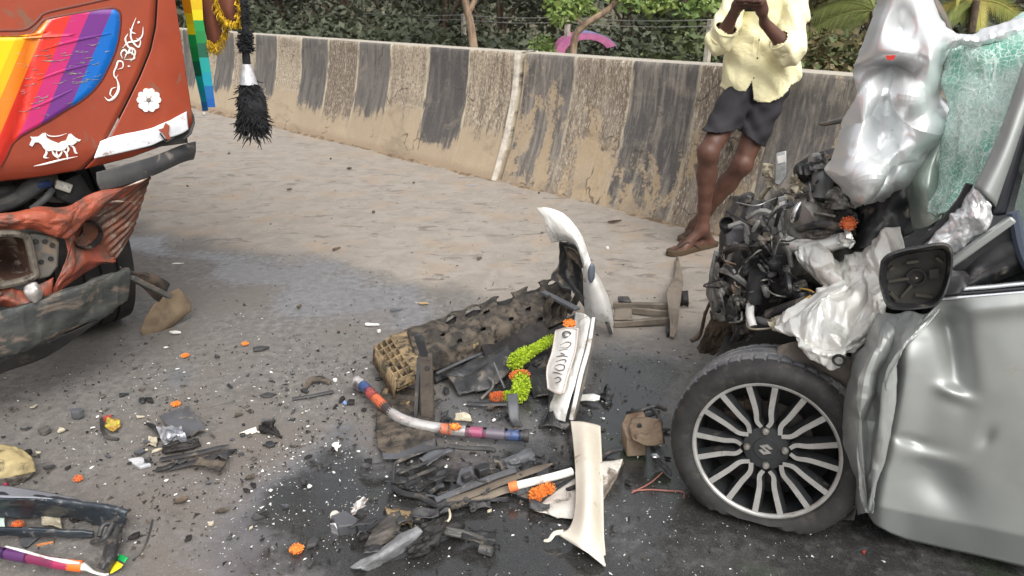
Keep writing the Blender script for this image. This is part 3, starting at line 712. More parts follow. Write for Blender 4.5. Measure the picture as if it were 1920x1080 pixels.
for e, (p_, c_) in zip(el, stops): e.position = p_; e.color = S(*c_, .9)
t.link(f_, rp.inputs['Fac'])
scv = t.mapping((6, 6, 60), vec=geo); scr = t.noise(2.0, 8, .75, scv, 1.5); grp = t.noise(7, 3, .5, geo)
sm_ = t.math('MULTIPLY', t.ramp(scr, .60, .64), t.ramp(grp, .46, .56))
c = t.mix(sm_, rp.outputs[0], t.mix(t.ramp(t.noise(40, 3, .5, geo), .4, .6), S(92, 92, 96), S(186, 180, 178)))
t.set(col=c, rough=t.math('ADD', t.math('MULTIPLY', sm_, .4), .3), coat=.4, normal=t.bump(t.noise(6, 4, .5, geo), .08, .01)); M_rain = t.m
# filled outline as a fan of rows (left edge .. right edge at each height)
def spans(out, y0, y1, n, x_left):
    xs = [p[0] for p in out]; ys = [p[1] for p in out]; rows = []
    for k in range(n):
        y = lerp(y0, y1, k/(n-1)); hits = []
        for (xa, ya), (xb, yb) in zip(out, out[1:]):
            if (ya-y)*(yb-y) <= 0 and ya != yb: hits.append(xa+(xb-xa)*(y-ya)/(yb-ya))
        rows.append((y, hits))
    return rows
def crease(y): return float(np.interp(y, [17, 37, 48, 62, 90, 150, 200, 250, 285, 312], [98, 88, 80, 66, 58, 51, 44, 30, 14, 0]))
P = []
for y, h in spans(OUT, 17.6, 311, 60, -80):
    hi = max(h); lo = min(h) if (y < 68.5 and len(h) > 1) else -150-.25*(y-68)
    row = []
    for i in range(44):
        x = lerp(lo, hi, i/43); dd = x-crease(y)
        lift = .010-.006*max(0, 1-abs(dd)/9) + (.010 if dd < 0 else 0)*min(1, -dd/25 if dd < 0 else 0)
        e = min(1, min(hi-x, (y-17)*2)/6.0); lift = .002+(lift-.002)*max(0, e)
        row.append(onf(x, y, lift+.002))
    P.append(row)
mb = MB(); mb.grid(np.array(P)); rp_ = part('rainbow_panel', mb, M_rain, truck, smooth=70); rp_['label'] = 'raised panel painted with slanted rainbow stripes, scratched'
for pts in ([(82,92),(140,76),(208,62)], [(70,150),(120,132),(170,120)], [(48,208),(90,190),(136,168)], [(5,200),(25,198)]):
    mb = MB(); q = cr([onf(x, y, .013) for x, y in pts], 14); mb.tube(q, [.0035*math.sin(.2+2.7*i/13)+.0008 for i in range(14)], 6, flat=.8, upv=TN); part('pressed_rib', mb, M_rain, rp_)
# scratches gouged across the stripes
R = random.Random(12); M_scr = mat('bare_scratch', S(98, 96, 98), .6, 0, S(160, 150, 146), 40)
for i in range(80):
    y = R.uniform(80, 225); x = R.uniform(5, 205); L = R.uniform(6, 34); e = R.uniform(-.35, .05)*L
    if x+L > float(np.interp(y, [20, 100, 150, 190, 226, 250], [222, 210, 186, 148, 90, 40])): continue
    mb = MB(); q = cr([onf(x, y, .0135), onf(x+L*.5, y+e*.3+R.uniform(-2, 2), .0135), onf(x+L, y+e, .0135)], 6); mb.tube(q, [R.uniform(.0004, .0016) for _ in range(6)], 5, flat=.5, upv=TN); part('scratch', mb, M_scr, rp_)
# ---- white stickers
def sticker(name, strokes, polys=(), lab=None):
    mb = MB()
    for pts, wd in strokes:
        n = 22; q = cr([onf(x, y, .006) for x, y in pts], n)
        mb.tube(q, [max(.0007, .0021*wd*math.sin(math.pi*(.06+.9*i/(n-1)))) for i in range(n)], 6, flat=.3, upv=TN)
    for pl in polys: mb.prism([onf(x, y, .0055) for x, y in pl], tuple(TN*.003))
    o = part(name, mb, M_wht, truck)
    if lab: o['label'] = lab
    return o
z3 = lambda L: [(x/3, y/3) for x, y in L]
sticker('tribal_sticker', [(z3([(765,100),(745,150),(735,200),(750,240),(780,265),(790,230),(765,215)]), 1.5),(z3([(805,150),(800,200),(770,230),(720,240),(690,270)]), 1.5),(z3([(690,330),(680,300),(700,280),(722,300),(735,270),(760,285),(755,320),(735,345)]), 1.7),
    (z3([(700,330),(715,300),(745,300),(755,330),(700,335)]), 1.4),(z3([(660,390),(690,380),(690,350),(665,345),(655,375),(640,410),(650,440),(665,420)]), 1.4),(z3([(650,430),(665,470),(665,510),(640,550),(610,565),(588,545)]), 2.2),(z3([(640,550),(620,530),(630,500),(655,490)]), 1.2),
    (z3([(720,190),(705,220),(720,260),(745,280),(740,310)]), 1.6),(z3([(765,190),(740,180),(730,160)]), 1.3),(z3([(785,120),(775,132)]), 1.6),(z3([(725,368),(726,378)]), 2.2)], lab='white curling tribal heart sticker')
pet = []
for k in range(5):
    a = math.radians(90+72*k); ca, sa = math.cos(a), -math.sin(a); c0 = A([836/3, 563/3]); d = A([ca, sa]); n_ = A([-sa, ca])
    pet.append([tuple(c0+d*r*1.0+n_*w) for r, w in ((2,-2),(8,-6),(14,-10.5),(19,-10.5),(22.5,-6.5),(21.5,-1.2),(20,0),(21.5,1.2),(22.5,6.5),(19,10.5),(14,10.5),(8,6),(2,2))])
fl = sticker('flower_sticker', [], pet, 'white five petalled flower sticker')
mb = MB(); c0 = onf(836/3, 563/3, .0095); mb.lathe([(.0, .001), (.006, .001), (.008, 0)], c0, TN, 14); part('flower_centre', mb, mat('sticker_grey', S(120, 112, 112), .5), fl)
for k in range(5):
    a = math.radians(126+72*k); mb = MB(); mb.tube([onf(836/3+math.cos(a)*3, 563/3-math.sin(a)*3, .0088), onf(836/3+math.cos(a)*9, 563/3-math.sin(a)*9, .0088)], .0009, 5); part('flower_vein', mb, mat('sticker_grey', S(120, 112, 112), .5), fl)
sticker('horse_sticker', [(z3([(250,745),(280,765),(330,765),(375,750)]), .9),(z3([(190,935),(260,920),(340,900),(435,880)]), 1.6),(z3([(255,830),(262,860),(250,885),(275,888)]), 1.8),(z3([(290,840),(305,870),(330,893)]), 1.7),(z3([(320,840),(318,865),(330,880),(345,862),(350,840)]), 1.7),(z3([(350,840),(375,865),(380,900)]), 1.7),(z3([(390,815),(415,830),(425,858),(437,862)]), 1.8),(z3([(375,810),(385,840),(375,862)]), 1.6),(z3([(425,775),(440,790),(455,785)]), 2.0)],
    [z3([(165,815),(178,785),(170,768),(190,770),(215,768),(240,748),(255,752),(262,775),(290,790),(330,805),(345,795),(370,790),(385,755),(400,752),(425,775),(430,800),(410,815),(385,815),(365,840),(330,850),(300,845),(270,850),(245,835),(232,812),(215,800),(195,800),(180,825)])], 'white galloping horses sticker')
# ---- white reflector strip along the lower edge
def flatpoly(name, pts, m, parent, lift=.006, th=.004, bev=0.0):
    mb = MB(); mb.prism([onf(x, y, lift) for x, y in pts], tuple(TN*th)); return part(name, mb, m, parent, smooth=0, bevel=bev)
M_refl = mat('white_gloss_strip', S(226, 228, 232), .28, 0, S(206, 208, 212), 14, dirt=S(150, 120, 108), damt=.12, ds=18, coat=.3)
P = [cr([onf(x, y, .006) for x, y in [(188,265),(215,255),(250,248),(285,240),(300,233),(318,226),(340,214),(358,205)]], 30), cr([onf(x, y, .009) for x, y in [(182,281),(212,274),(250,265),(285,258),(303,248),(322,241),(342,232),(359,219)]], 30), cr([onf(x, y, .006) for x, y in [(176,297),(210,290),(250,281),(285,272),(306,262),(325,256),(345,248),(360,237)]], 30)]
mb = MB(); mb.grid(patch([list(p[::3]) for p in P], 14, 40)); st_ = part('white_strip', mb, M_refl, truck, solid=.004, smooth=25); st_['label'] = 'white gloss strip, cracked near its right end'
mb = MB(); mb.prism([onf(x, y, .016) for x, y in [(296,243),(306,250),(313,262),(320,260),(316,250),(318,236),(310,230),(306,240)]], tuple(TN*.002)); part('crack', mb, M_or2, st_, smooth=0)
mb = MB(); mb.tube(cr([onf(x, y, .018) for x, y in [(300,250),(309,262),(312,266),(326,258)]], 10), .003, 5); part('crack_edge', mb, M_drk, st_)
# grey rubber end cap and lower moulding
P = [[onf(x, y, .0)-TN*d for d in (0, .04, .08)] for x, y in [(357,206),(363,218),(364,232),(358,250),(345,262)]]
mb = MB(); mb.grid(np.array(P)); part('corner_rubber', mb, M_rub, truck, solid=.006)
P = [cr([TP(x, y, w) for x, y, w in r_], 40) for r_ in ([(180,323,.008),(230,310,.008),(290,292,.018),(340,272,.06),(376,263,.12)], [(182,342,.004),(232,330,.004),(292,312,.012),(342,290,.044),(375,281,.105)], [(190,358,.012),(236,346,.012),(292,326,.022),(340,304,.06),(371,296,.12)])]
mb = MB(); mb.grid(patch([list(p[::4]) for p in P], 14, 40)); part('lower_moulding', mb, M_rub, truck, solid=.008, smooth=25)
# ---- engine space behind
mb = MB(); P = [[TL(u, .30, z) for u in np.linspace(-2, -.12, 10)] for z in np.linspace(.62, 1.2, 6)]; mb.grid(np.array(P)); part('bulkhead', mb, M_drk, truck)
mb = MB(); P = [[TL(u, w, .92-.1*w) for u in np.linspace(-2, .22, 10)] for w in (.05, .25, .45)]; mb.grid(np.array(P)); part('floor_panel', mb, M_drk, truck, solid=.01)
M_pip = mat('dusty_grey_hose', S(78, 78, 80), .7, 0, S(104, 98, 92), 10)
for pts, rr in (([(-20,388,.2),(30,372,.16),(70,345,.14),(95,335,.2)], .03), ([(20,352,.3),(60,362,.24),(110,372,.2),(160,360,.25)], .018), ([(-10,362,.26),(20,358,.24),(45,350,.3)], .022), ([(60,392,.14),(85,372,.12),(98,355,.14)], .012)):
    mb = MB(); mb.tube(cr([TP(*q) for q in pts], 14), rr, 9); part('hose', mb, M_pip, truck)
mb = MB(); mb.tube(cr([TP(*q) for q in [(62,352,.13),(78,346,.12),(92,344,.13)]], 10), .014, 8); part('hose', mb, mat('blue_hose', S(48, 66, 110), .5), truck)
mb = MB(); mb.prism([TP(x, y, .15) for x, y in [(150,325),(100,348),(105,372),(135,384),(175,366)]], -TN*.12); part('relay_box', mb, M_blk, truck, bevel=.005)
mb = MB(); mb.prism([TP(x, y, .13) for x, y in [(107,337),(138,347),(132,363),(103,353)]], -TN*.03); o = part('white_relay', mb, mat('cream_plastic', S(206, 202, 188), .5), truck, bevel=.004)
mb = MB(); mb.prism([TP(x, y, .129) for x, y in [(112,342),(131,349),(128,357),(109,350)]], TN*.002); part('relay_label', mb, mat('relay_print', S(226, 224, 214), .5, 0, S(170, 166, 160), 90), o)
def ext(rows3): return [[r[0]-TD*1.25]+r for r in rows3]
# ---- crumpled lower valance
rows = [[(-120,402,.0),(0,396,-.02),(60,392,-.03),(120,388,-.02),(165,366,.0),(225,344,.02),(286,318,.10)],
        [(-120,424,-.05),(0,414,-.07),(60,412,-.08),(115,414,-.06),(152,392,-.03),(222,362,.0),(284,330,.09)],
        [(-120,446,-.02),(0,436,-.03),(50,434,-.05),(100,440,-.05),(122,446,-.03),(150,420,.02),(190,392,.03)]]
P = patch(ext([[TP(*q) for q in r_] for r_ in rows]), 26, 90); mb = MB(); mb.grid(fold(P, .016, 3, 9, 3, .3)); part('crumpled_valance', mb, M_or2, truck, solid=.003, smooth=14)
rows = [[(122,440,.0),(138,425,.02),(150,405,.05),(190,384,.04)], [(130,480,-.02),(142,462,.0),(152,445,.05),(185,440,.06)], [(108,535,-.04),(135,508,-.02),(160,482,.03),(215,486,.07)], [(96,572,-.03),(122,540,-.01),(160,515,.03),(214,482,.08)]]
P = patch([[TP(*q) for q in r_] for r_ in rows], 40, 30); mb = MB(); mb.grid(fold(P, .014, 4, 3, 5, .3)); part('torn_valance', mb, M_or2, truck, solid=.003, smooth=14)
rows = [[(-100,540,-.02),(0,540,-.03),(50,545,-.03),(100,520,-.04)], [(-100,566,-.04),(0,562,-.06),(50,570,-.06),(98,552,-.05)], [(-100,576,0),(0,574,-.02),(50,582,-.02),(94,578,-.02)]]
P = patch(ext([[TP(*q) for q in r_] for r_ in rows]), 16, 60); mb = MB(); mb.grid(fold(P, .010, 2, 10, 8, .5)); part('valance_lip', mb, M_or2, truck, solid=.003, smooth=50)
# ribbed side of the valance
M_ribb = mat('muddy_ribbed_plastic', S(112, 64, 44), .6, 0, S(66, 50, 42), 9, dirt=S(128, 112, 98), damt=.28, ds=14)
rows = [[(150,420,.05),(178,388,.04),(225,362,.05),(287,322,.12)], [(165,460,.07),(190,425,.06),(232,395,.07),(276,350,.13)], [(178,485,.08),(205,455,.07),(238,425,.08),(262,395,.13)], [(200,496,.09),(216,486,.08),(232,462,.09),(250,432,.13)]]
P = patch([[TP(*q) for q in r_] for r_ in rows], 46, 60)
for j in range(60):
    for i in range(46):
        if j > 14: P[i, j] += TN*.009*math.sin(i*1.15)*min(1, (j-14)/10)*(.6+.4*n3((i*.2, j*.1, 0), 1, 2))
mb = MB(); mb.grid(P); part('ribbed_panel', mb, M_ribb, truck, solid=.003, smooth=50)
for pts in ([(150,398),(178,384),(215,378),(248,378)],[(160,380),(210,360),(262,340),(284,330)],[(128,470),(135,440),(150,410),(172,390)]):
    mb = MB(); mb.tube(cr([TP(x, y, .015) for x, y in pts], 16), [.003+.003*math.sin(i*.8) for i in range(16)], 6); part('torn_edge', mb, mat('bare_torn_metal', S(178, 162, 148), .5, .4, S(120, 96, 84), 30), truck)
# fog lamp hole
mb = MB(); c = TP(163, 440, .03); mb.lathe([(.05, .015), (.056, .0), (.05, -.02), (.035, -.06), (0, -.06)], c, TN, 20); part('lamp_socket', mb, M_blk, truck)
mb = MB(); c = TP(134, 428, .05); mb.lathe([(.036, .01), (.04, .0), (.03, -.05), (0, -.05)], c, TN, 18); part('lamp_socket', mb, M_blk, truck)
# headlamp housing
mb = MB(); mb.prism([TP(x, y, -.03) for x, y in [(50,443),(60,438),(104,444),(112,455),(110,500),(95,520),(70,526),(62,500)]], -TN*.12); hl = part('headlamp_bracket', mb, M_gry, truck, bevel=.008)
for x, y in ((67,453),(84,453),(98,460),(77,491),(95,485)):
    mb = MB(); mb.lathe([(.0, .004), (.007, .004), (.009, 0)], TP(x, y, -.032), TN, 12); part('bolt_hole', mb, M_drk, hl)
rim = [(-40,440),(0,438),(30,438),(50,446),(58,470),(64,500),(66,515),(50,524),(0,536),(-40,540)]
mb = MB(); mb.tube([TP(x, y, -.05) for x, y in cr(rim, 40)], .013, 8, closed=True); part('headlamp_rim', mb, mat('grimy_lamp_rim', S(78, 72, 64), .7, 0, S(112, 104, 92), 12, dirt=S(48, 42, 38), damt=.3, ds=20), truck)
mb = MB(); P = []
for k, s in enumerate((1, .9, .7, .4, .05)): P.append([TP(0+(x-0)*s, 488+(y-488)*s, -.04+.05*k) for x, y in list(cr(rim, 30))+[rim[0]]])
mb.grid(np.array(P)); part('headlamp_bowl', mb, mat('brown_lamp_bowl', S(84, 62, 52), .6, 0, S(58, 44, 40), 8, dirt=S(150, 138, 124), damt=.2, ds=14), truck)
rows = [[(45,540,-.07),(62,530,-.08),(74,535,-.07)], [(50,552,-.08),(66,548,-.1),(76,548,-.07)], [(58,562,-.07),(66,566,-.08),(74,560,-.07)]]
mb = MB(); mb.grid(crumple(patch([[TP(*q) for q in r_] for r_ in rows], 12, 12), .01, 30, 2)); part('foil_scrap', mb, mat('torn_foil', S(196, 192, 188), .35, .6), truck, solid=.002)
# ---- bumper beam
rows = [[(-160,622,-.06),(0,582,-.06),(70,562,-.06),(150,535,-.05),(205,512,-.03),(236,500,.0)], [(-160,630,-.085),(0,590,-.085),(70,570,-.085),(150,543,-.075),(208,520,-.055),(243,508,-.02)], [(-160,712,-.085),(0,662,-.085),(70,637,-.085),(150,604,-.075),(205,577,-.055),(240,558,-.02)], [(-160,722,-.06),(0,672,-.06),(70,646,-.06),(150,612,-.05),(205,586,-.03),(236,566,.0)]]
P = fold(patch(ext([[TP(*q) for q in r_] for r_ in rows]), 26, 120), .008, 3, 10, 9, .4); mb = MB(); mb.grid(P); bp = part('bumper_beam', mb, M_gry2, truck, solid=.004, smooth=16)
rows = [[(-160,726,-.06),(0,676,-.06),(100,636,-.06),(200,592,-.04)], [(-160,760,-.02),(0,700,-.02),(70,676,-.02),(110,655,-.02)]]
mb = MB(); mb.grid(patch(ext([[TP(*q) for q in r_] for r_ in rows]), 8, 40)); part('bumper_underside', mb, M_blk, truck, solid=.004)
# bent bracket, mudflap
rows = [[(228,500,.02),(240,512,.03),(250,530,.05)], [(255,508,.06),(270,516,.06),(268,540,.08)], [(290,512,.12),(300,530,.10),(288,560,.12)], [(322,532,.18),(316,545,.16),(300,568,.16)]]
mb = MB(); mb.grid(crumple(patch([[TP(*q) for q in r_] for r_ in rows], 22, 14), .012, 16, 4)); part('bent_bracket', mb, mat('rusty_black_steel', S(52, 48, 45), .7, .2, S(92, 78, 68), 12, bump=.4), truck, solid=.005)
mb = MB(); mb.beam(TP(245, 520, .04), TP(318, 556, .10), .03, .02); part('bent_bracket', mb, M_gry, truck, bevel=.003)
rows = [[(335,540,.42),(346,552,.42),(356,566,.42),(358,582,.42)], [(300,558,.42),(318,572,.42),(330,590,.40),(338,596,.42)], [(275,590,.42),(290,598,.41),(305,612,.41),(312,618,.42)], [(262,622,.42),(265,626,.42),(268,629,.42),(272,631,.42)]]
mb = MB(); mb.grid(crumple(patch([[TP(*q) for q in r_] for r_ in rows], 24, 18), .008, 8, 2)); part('mudflap', mb, M_brw, truck, solid=.006)
# ---- front wheel behind the bumper, seen from the front
rT, wT = .44, .26
wc = G(216, 655)-TN*.40; wc[2] = rT
mb = MB(); prof = []
for k in range(-6, 7):
    w = k*wT/12; g = -.012 if k in (-3, 0, 3) else 0
    for e in ((-.004, 0), (.004, 0)) if g == 0 else ((-.006, 0), (-.003, g), (.003, g), (.006, 0)): prof.append((rT-.012*(abs(k)/6)**3+e[1], w+e[0]))
prof = [(rT-.20, -wT*.42), (rT-.12, -wT*.54), (rT-.05, -wT*.53)]+prof+[(rT-.05, wT*.53), (rT-.12, wT*.54), (rT-.20, wT*.42)]
mb.lathe(prof, wc, TD, 56); wheel = part('front_wheel', mb, mat('truck_tyre', S(28, 28, 29), .8, 0, S(46, 43, 41), 10, bump=.3, bs=60), truck, smooth=35)
mb = MB(); mb.lathe([(rT-.19, -.06), (rT-.24, -.02), (.1, .0), (.09, .05), (0, .05)], wc, TD, 30); part('hub', mb, M_gry, wheel)
mb = MB(); mb.beam(wc, wc-TD*1.5, .1, .1); part('axle', mb, M_drk, truck)
w2 = wc-TD*1.55
mb = MB(); mb.lathe(prof, w2, TD, 40); part('front_wheel', mb, bpy.data.materials['truck_tyre'], truck, smooth=35)
mb = MB()
for e in (-.35, -1.2): mb.beam(TL(e, .3, .62), TL(e, 3.6, .62), .08, .16)
part('chassis', mb, M_drk, truck)
# cargo bed behind, so that the truck goes on from another viewpoint
mb = MB(); mb.box(TL((uE-2.0)/2, 3.0, 1.75), (uE+2.0, 2.3, 1.7), np.stack([TD, -TN, A([0,0,1.])], 1)); part('cargo_body', mb, mat('cargo_boards', S(130, 66, 44), .6, 0, S(104, 58, 42), 4), truck, bevel=.02)
# mirror arm that carries the charms
arm_p = TL(uE-.02, .10, 1.75); arm_q = V(476, -60, 3.32)
mb = MB(); mb.tube(cr([arm_p, lerp(arm_p, arm_q, .5)+A([0, 0, .12]), arm_q+A([.06, 0, .02])], 14), .014, 8); part('mirror_arm', mb, M_blk, truck)
mb = MB(); mb.box(arm_q+A([.02, .03, .17]), (.20, .08, .32)); part('mirror', mb, M_blk, truck, bevel=.03)
# ---- rainbow strip hanging beside the cab
RB = 3.33
cols = [(246,214,20),(250,226,20),(38,150,70),(22,108,78),(20,140,120),(18,160,168),(30,120,190),(36,92,176),(92,60,150)]
L_ = [(336,-40),(341,0),(349,38),(354,75),(360,110),(368,150),(376,184),(380,206)]; R_p = [(374,-40),(379,0),(381,38),(387,72),(391,105),(397,145),(401,178),(404,204)]
rb = thing('painted_strip', 'narrow rainbow checked strip hanging beside the orange cab corner', 'strip', V(390, 205, RB))
ys = [-40, 0, 22, 42, 62, 85, 112, 140, 165, 188, 205]; cs = [(240,150,20),(246,206,20),(250,232,20),(30,166,84),(30,150,76),(24,108,80),(20,176,170),(18,166,190),(30,118,190),(30,108,196)]
def lx(y): return float(np.interp(y, [p[1] for p in L_], [p[0] for p in L_]))
def rx(y): return float(np.interp(y, [p[1] for p in R_p], [p[0] for p in R_p]))
for i, (ya, yb) in enumerate(zip(ys, ys[1:])):
    for k in (0, 1):
        c_ = cs[i] if k else tuple(int(v*.82) for v in cs[max(0, i-1)])
        P = []
        for y in (ya, (ya+yb)/2, yb):
            y_ = y+(3 if k == 0 else -4); a_, b_ = lx(y_), rx(y_); m_ = lerp(a_, b_, .42)
            xs = (a_, m_) if k == 0 else (m_, b_)
            P.append([V(xs[0], y_, RB+(0 if k == 0 else -.018)), V(xs[1], y_, RB+(-.018 if k == 0 else 0))])
        mb = MB(); mb.grid(np.array(P)); part('colour_block', mb, mat('strip_%d_%d_%d' % c_, S(*c_, .85), .4, coat=.3), rb, smooth=0, solid=.003)
mb = MB(); mb.blob(V(383, 214, RB), .009, 1, .2); part('cap', mb, M_wht, rb)
# ---- brown cloth with gold fringe
M_clo = mat('brown_velvet', S(112, 64, 46), .8, 0, S(90, 50, 38), 8, bump=.2); M_gold = mat('gold_tinsel', S(214, 176, 40), .35, .5, S(160, 122, 24), 60, bump=1, bs=220)
CY = 3.36; cloth = thing('velvet_charm', 'brown velvet cloth with gold fringe hanging above the tassel', 'cloth', V(410, 80, CY))
for rows in ([[(378,-30,0),(398,-30,-.02),(405,-30,0)],[(380,30,0),(398,35,-.03),(412,20,.01)],[(390,78,0),(404,86,-.02),(418,70,0)]], [[(398,-30,-.03),(425,-30,-.05),(448,-30,-.03)],[(408,15,-.03),(428,15,-.06),(446,12,-.03)],[(414,28,-.03),(432,38,-.05),(445,40,-.03)]]):
    mb = MB(); mb.grid(patch([[V(x, y, CY+d) for x, y, d in r_] for r_ in rows], 16, 12)); part('cloth', mb, M_clo, cloth, solid=.004)
def fringe(pts, L, n, d, seed, r0=.0022):
    R = random.Random(seed); mb = MB(); q = cr([V(x, y, CY+d) for x, y in pts], n)
    for p in q:
        for _ in range(3):
            p0 = p+A([R.uniform(-.006, .006), R.uniform(-.008, .008), R.uniform(-.004, .006)]); mb.tube([p0, p0+A([R.uniform(-.01, .01), R.uniform(-.012, .008), -L*R.uniform(.4, .6)]), p0+A([R.uniform(-.018, .018), R.uniform(-.015, .012), -L*R.uniform(.7, 1.1)])], [r0, r0*.9, r0*.5], 4)
    return mb
part('gold_fringe', fringe([(390,76),(404,84),(420,60),(422,30)], .045, 34, -.035, 1), M_gold, cloth, smooth=0)
part('gold_fringe', fringe([(412,20),(416,32),(432,41),(447,40)], .03, 30, -.06, 2), M_gold, cloth, smooth=0)
part('gold_fringe', fringe([(446,-20),(447,0),(447,20),(446,38)], .03, 30, -.055, 3), M_gold, cloth, smooth=0)
part('gold_fringe', fringe([(402,-20),(404,0),(410,15)], .03, 24, -.05, 4), M_gold, cloth, smooth=0)
# ---- black tassel
M_hair = mat('black_yarn', S(20, 20, 23), .9, 0, S(34, 34, 38), 30); TY = 3.30
tas = thing('tassel', 'black yarn tassel with silver band hanging beside the truck', 'tassel', V(475, 262, TY))
mb = MB(); mb.tube([V(x, y, TY) for x, y in [(452,-60),(456,0),(460,50),(461,100),(463,125)]], [.012, .012, .014, .016, .017], 10); part('cord', mb, M_hair, tas)
def yarn(c0, c1, r0, r1, n, L, seed, hang=True):
    R = random.Random(seed); mb = MB(); c0 = A(c0); c1 = A(c1)
    for _ in range(n):
        s = R.random(); d = unit([R.gauss(0, 1), R.gauss(0, 1), R.gauss(0, .5)]); rr = lerp(r0, r1, s)*math.sqrt(R.random())
        p = lerp(c0, c1, s)+d*rr*.75; e = d*L*.55+A([R.gauss(0, .3)*L, R.gauss(0, .3)*L, -L*(.8 if hang else .1)*R.uniform(.5, 1.2)])
        mb.tube([p, p+e*.5+A([R.gauss(0, .004), R.gauss(0, .004), 0]), p+e], [.0026, .0024, .0012], 4, cap=False)
    return mb
part('pompom', yarn(V(461, 62, TY), V(460, 92, TY), .026, .034, 700, .02, 5, False), M_hair, tas, smooth=0)
part('pompom', yarn(V(458, 0, TY), V(460, 45, TY), .012, .014, 300, .014, 6, False), M_hair, tas, smooth=0)
mb = MB(); mb.tube([V(x, y, TY) for x, y in [(463,120),(464,140),(466,158)]], [.020, .029, .039], 16); part('silver_band', mb, mat('silver_ribbon', S(214, 212, 216), .35, .3, S(180, 178, 182), 40, bump=.4, bs=120), tas)
mb = MB(); c = V(473, 200, TY); mb.blob(c, (.062, .055, .085), 2, .25, 2); part('yarn_core', mb, M_hair, tas)
part('yarn_skirt', yarn(V(467, 158, TY), V(476, 240, TY), .04, .085, 2600, .035, 7), M_hair, tas, smooth=0)
# ================================================================== CAR
CN = unit([-.43, -.9, 0]); CD = A([-CN[1], CN[0], 0])       # out of the car's side / towards its rear
WC = _C+ray(1433.8, 846.7)/FPX*2.074
def CP(x, y, s=0.0): return PL(x, y, WC-CN*s, CN)            # s metres inwards from the car's side
def CX(d, s, z): q = WC+CD*d-CN*s; return A([q[0], q[1], z])
car = thing('car', 'silver hatchback with destroyed front, dented door and exposed alloy wheel', 'car', (WC[0], WC[1], 0))
def silver(name, c1, c2, rough, metal, dirt=.1, bump=.03):
    t = NT(name); c = t.mix(t.ramp(t.noise(3, 4), .4, .65), c1, c2); d = t.ramp(t.noise(9, 8, .72, None, .6), .66-dirt*.4, .78-dirt*.3)
    c = t.mix(t.math('MULTIPLY', d, .6), c, S(140, 132, 122)); fl = t.noise(900, 2, .5)
    t.set(col=c, rough=t.math('ADD', t.math('MULTIPLY', d, .35), t.math('ADD', rough-.04, t.math('MULTIPLY', fl, .08))), metal=metal, coat=.08, normal=t.bump(t.noise(5, 4), bump, .02)); t.b.inputs['Coat Roughness'].default_value = .3; return t.m
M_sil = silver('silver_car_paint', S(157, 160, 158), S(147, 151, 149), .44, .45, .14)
M_hood = silver('bright_silver_bonnet', S(232, 234, 235), S(222, 225, 226), .34, .5, .10, .02)  # same car silver, lightened to paint in the overexposed light
M_inner = silver('cream_white_inner_panel', S(222, 222, 217), S(192, 191, 184), .36, .38, .30, .04)
M_cowl = silver('pale_green_grey_panel', S(170, 180, 172), S(154, 166, 158), .28, .4, .03)
M_cb = mat('car_black_plastic', S(28, 29, 31), .42, 0, S(44, 44, 46), 9, dirt=S(104, 98, 90), damt=.14, ds=14, bump=.15, bs=90)
M_cb2 = mat('dusty_black_plastic', S(40, 40, 42), .6, 0, S(72, 70, 68), 9, dirt=S(120, 110, 98), damt=.24, ds=10, bump=.3, bs=40)
M_alu = mat('cast_aluminium', S(150, 148, 142), .45, .5, S(104, 100, 94), 14, dirt=S(96, 84, 70), damt=.25, ds=16, bump=.4, bs=50)
M_crm = mat('cream_fittings', S(190, 182, 160), .55, 0, S(150, 142, 122), 12, dirt=S(104, 94, 80), damt=.2, ds=20, bump=.2)
M_rst = mat('muddy_brown_metal', S(98, 84, 70), .85, 0, S(64, 54, 46), 12, bump=.6, bs=30)
M_bchr = mat('bright_trim', S(222, 224, 226), .18, .85)
# ---- wheel
wn = unit([-.43*.99, -.9*.99, .13]); we = unit(np.cross(wn, [0, 0, 1.])); we = -we if we[0] < 0 else we; wu = np.cross(wn, we); wu = -wu if wu[2] < 0 else wu
def WP(r, a, h=0.0): a = math.radians(a); return WC+we*(r*math.cos(a))+wu*(r*math.sin(a))+wn*h
M_rimd = mat('dark_grey_alloy', S(58, 60, 62), .4, .4, S(44, 45, 47), 10, dirt=S(96, 90, 84), damt=.12, ds=20)
M_rims = mat('machined_alloy', S(176, 175, 172), .34, .55, S(156, 154, 150), 14, dirt=S(120, 112, 104), damt=.1, ds=24)
mb = MB(); mb.lathe([(.203, .0), (.207, -.006), (.205, -.016), (.196, -.02), (.190, -.05), (.182, -.16), (.19, -.17)], WC, wn, 72, x=we); 
wheel = part('wheel', mb, M_rimd, car, smooth=45)
mb = MB(); mb.lathe([(.203, .001), (.199, .003), (.192, .000), (.190, -.006)], WC, wn, 96, x=we); part('rim_lip', mb, M_rims, wheel, smooth=60)
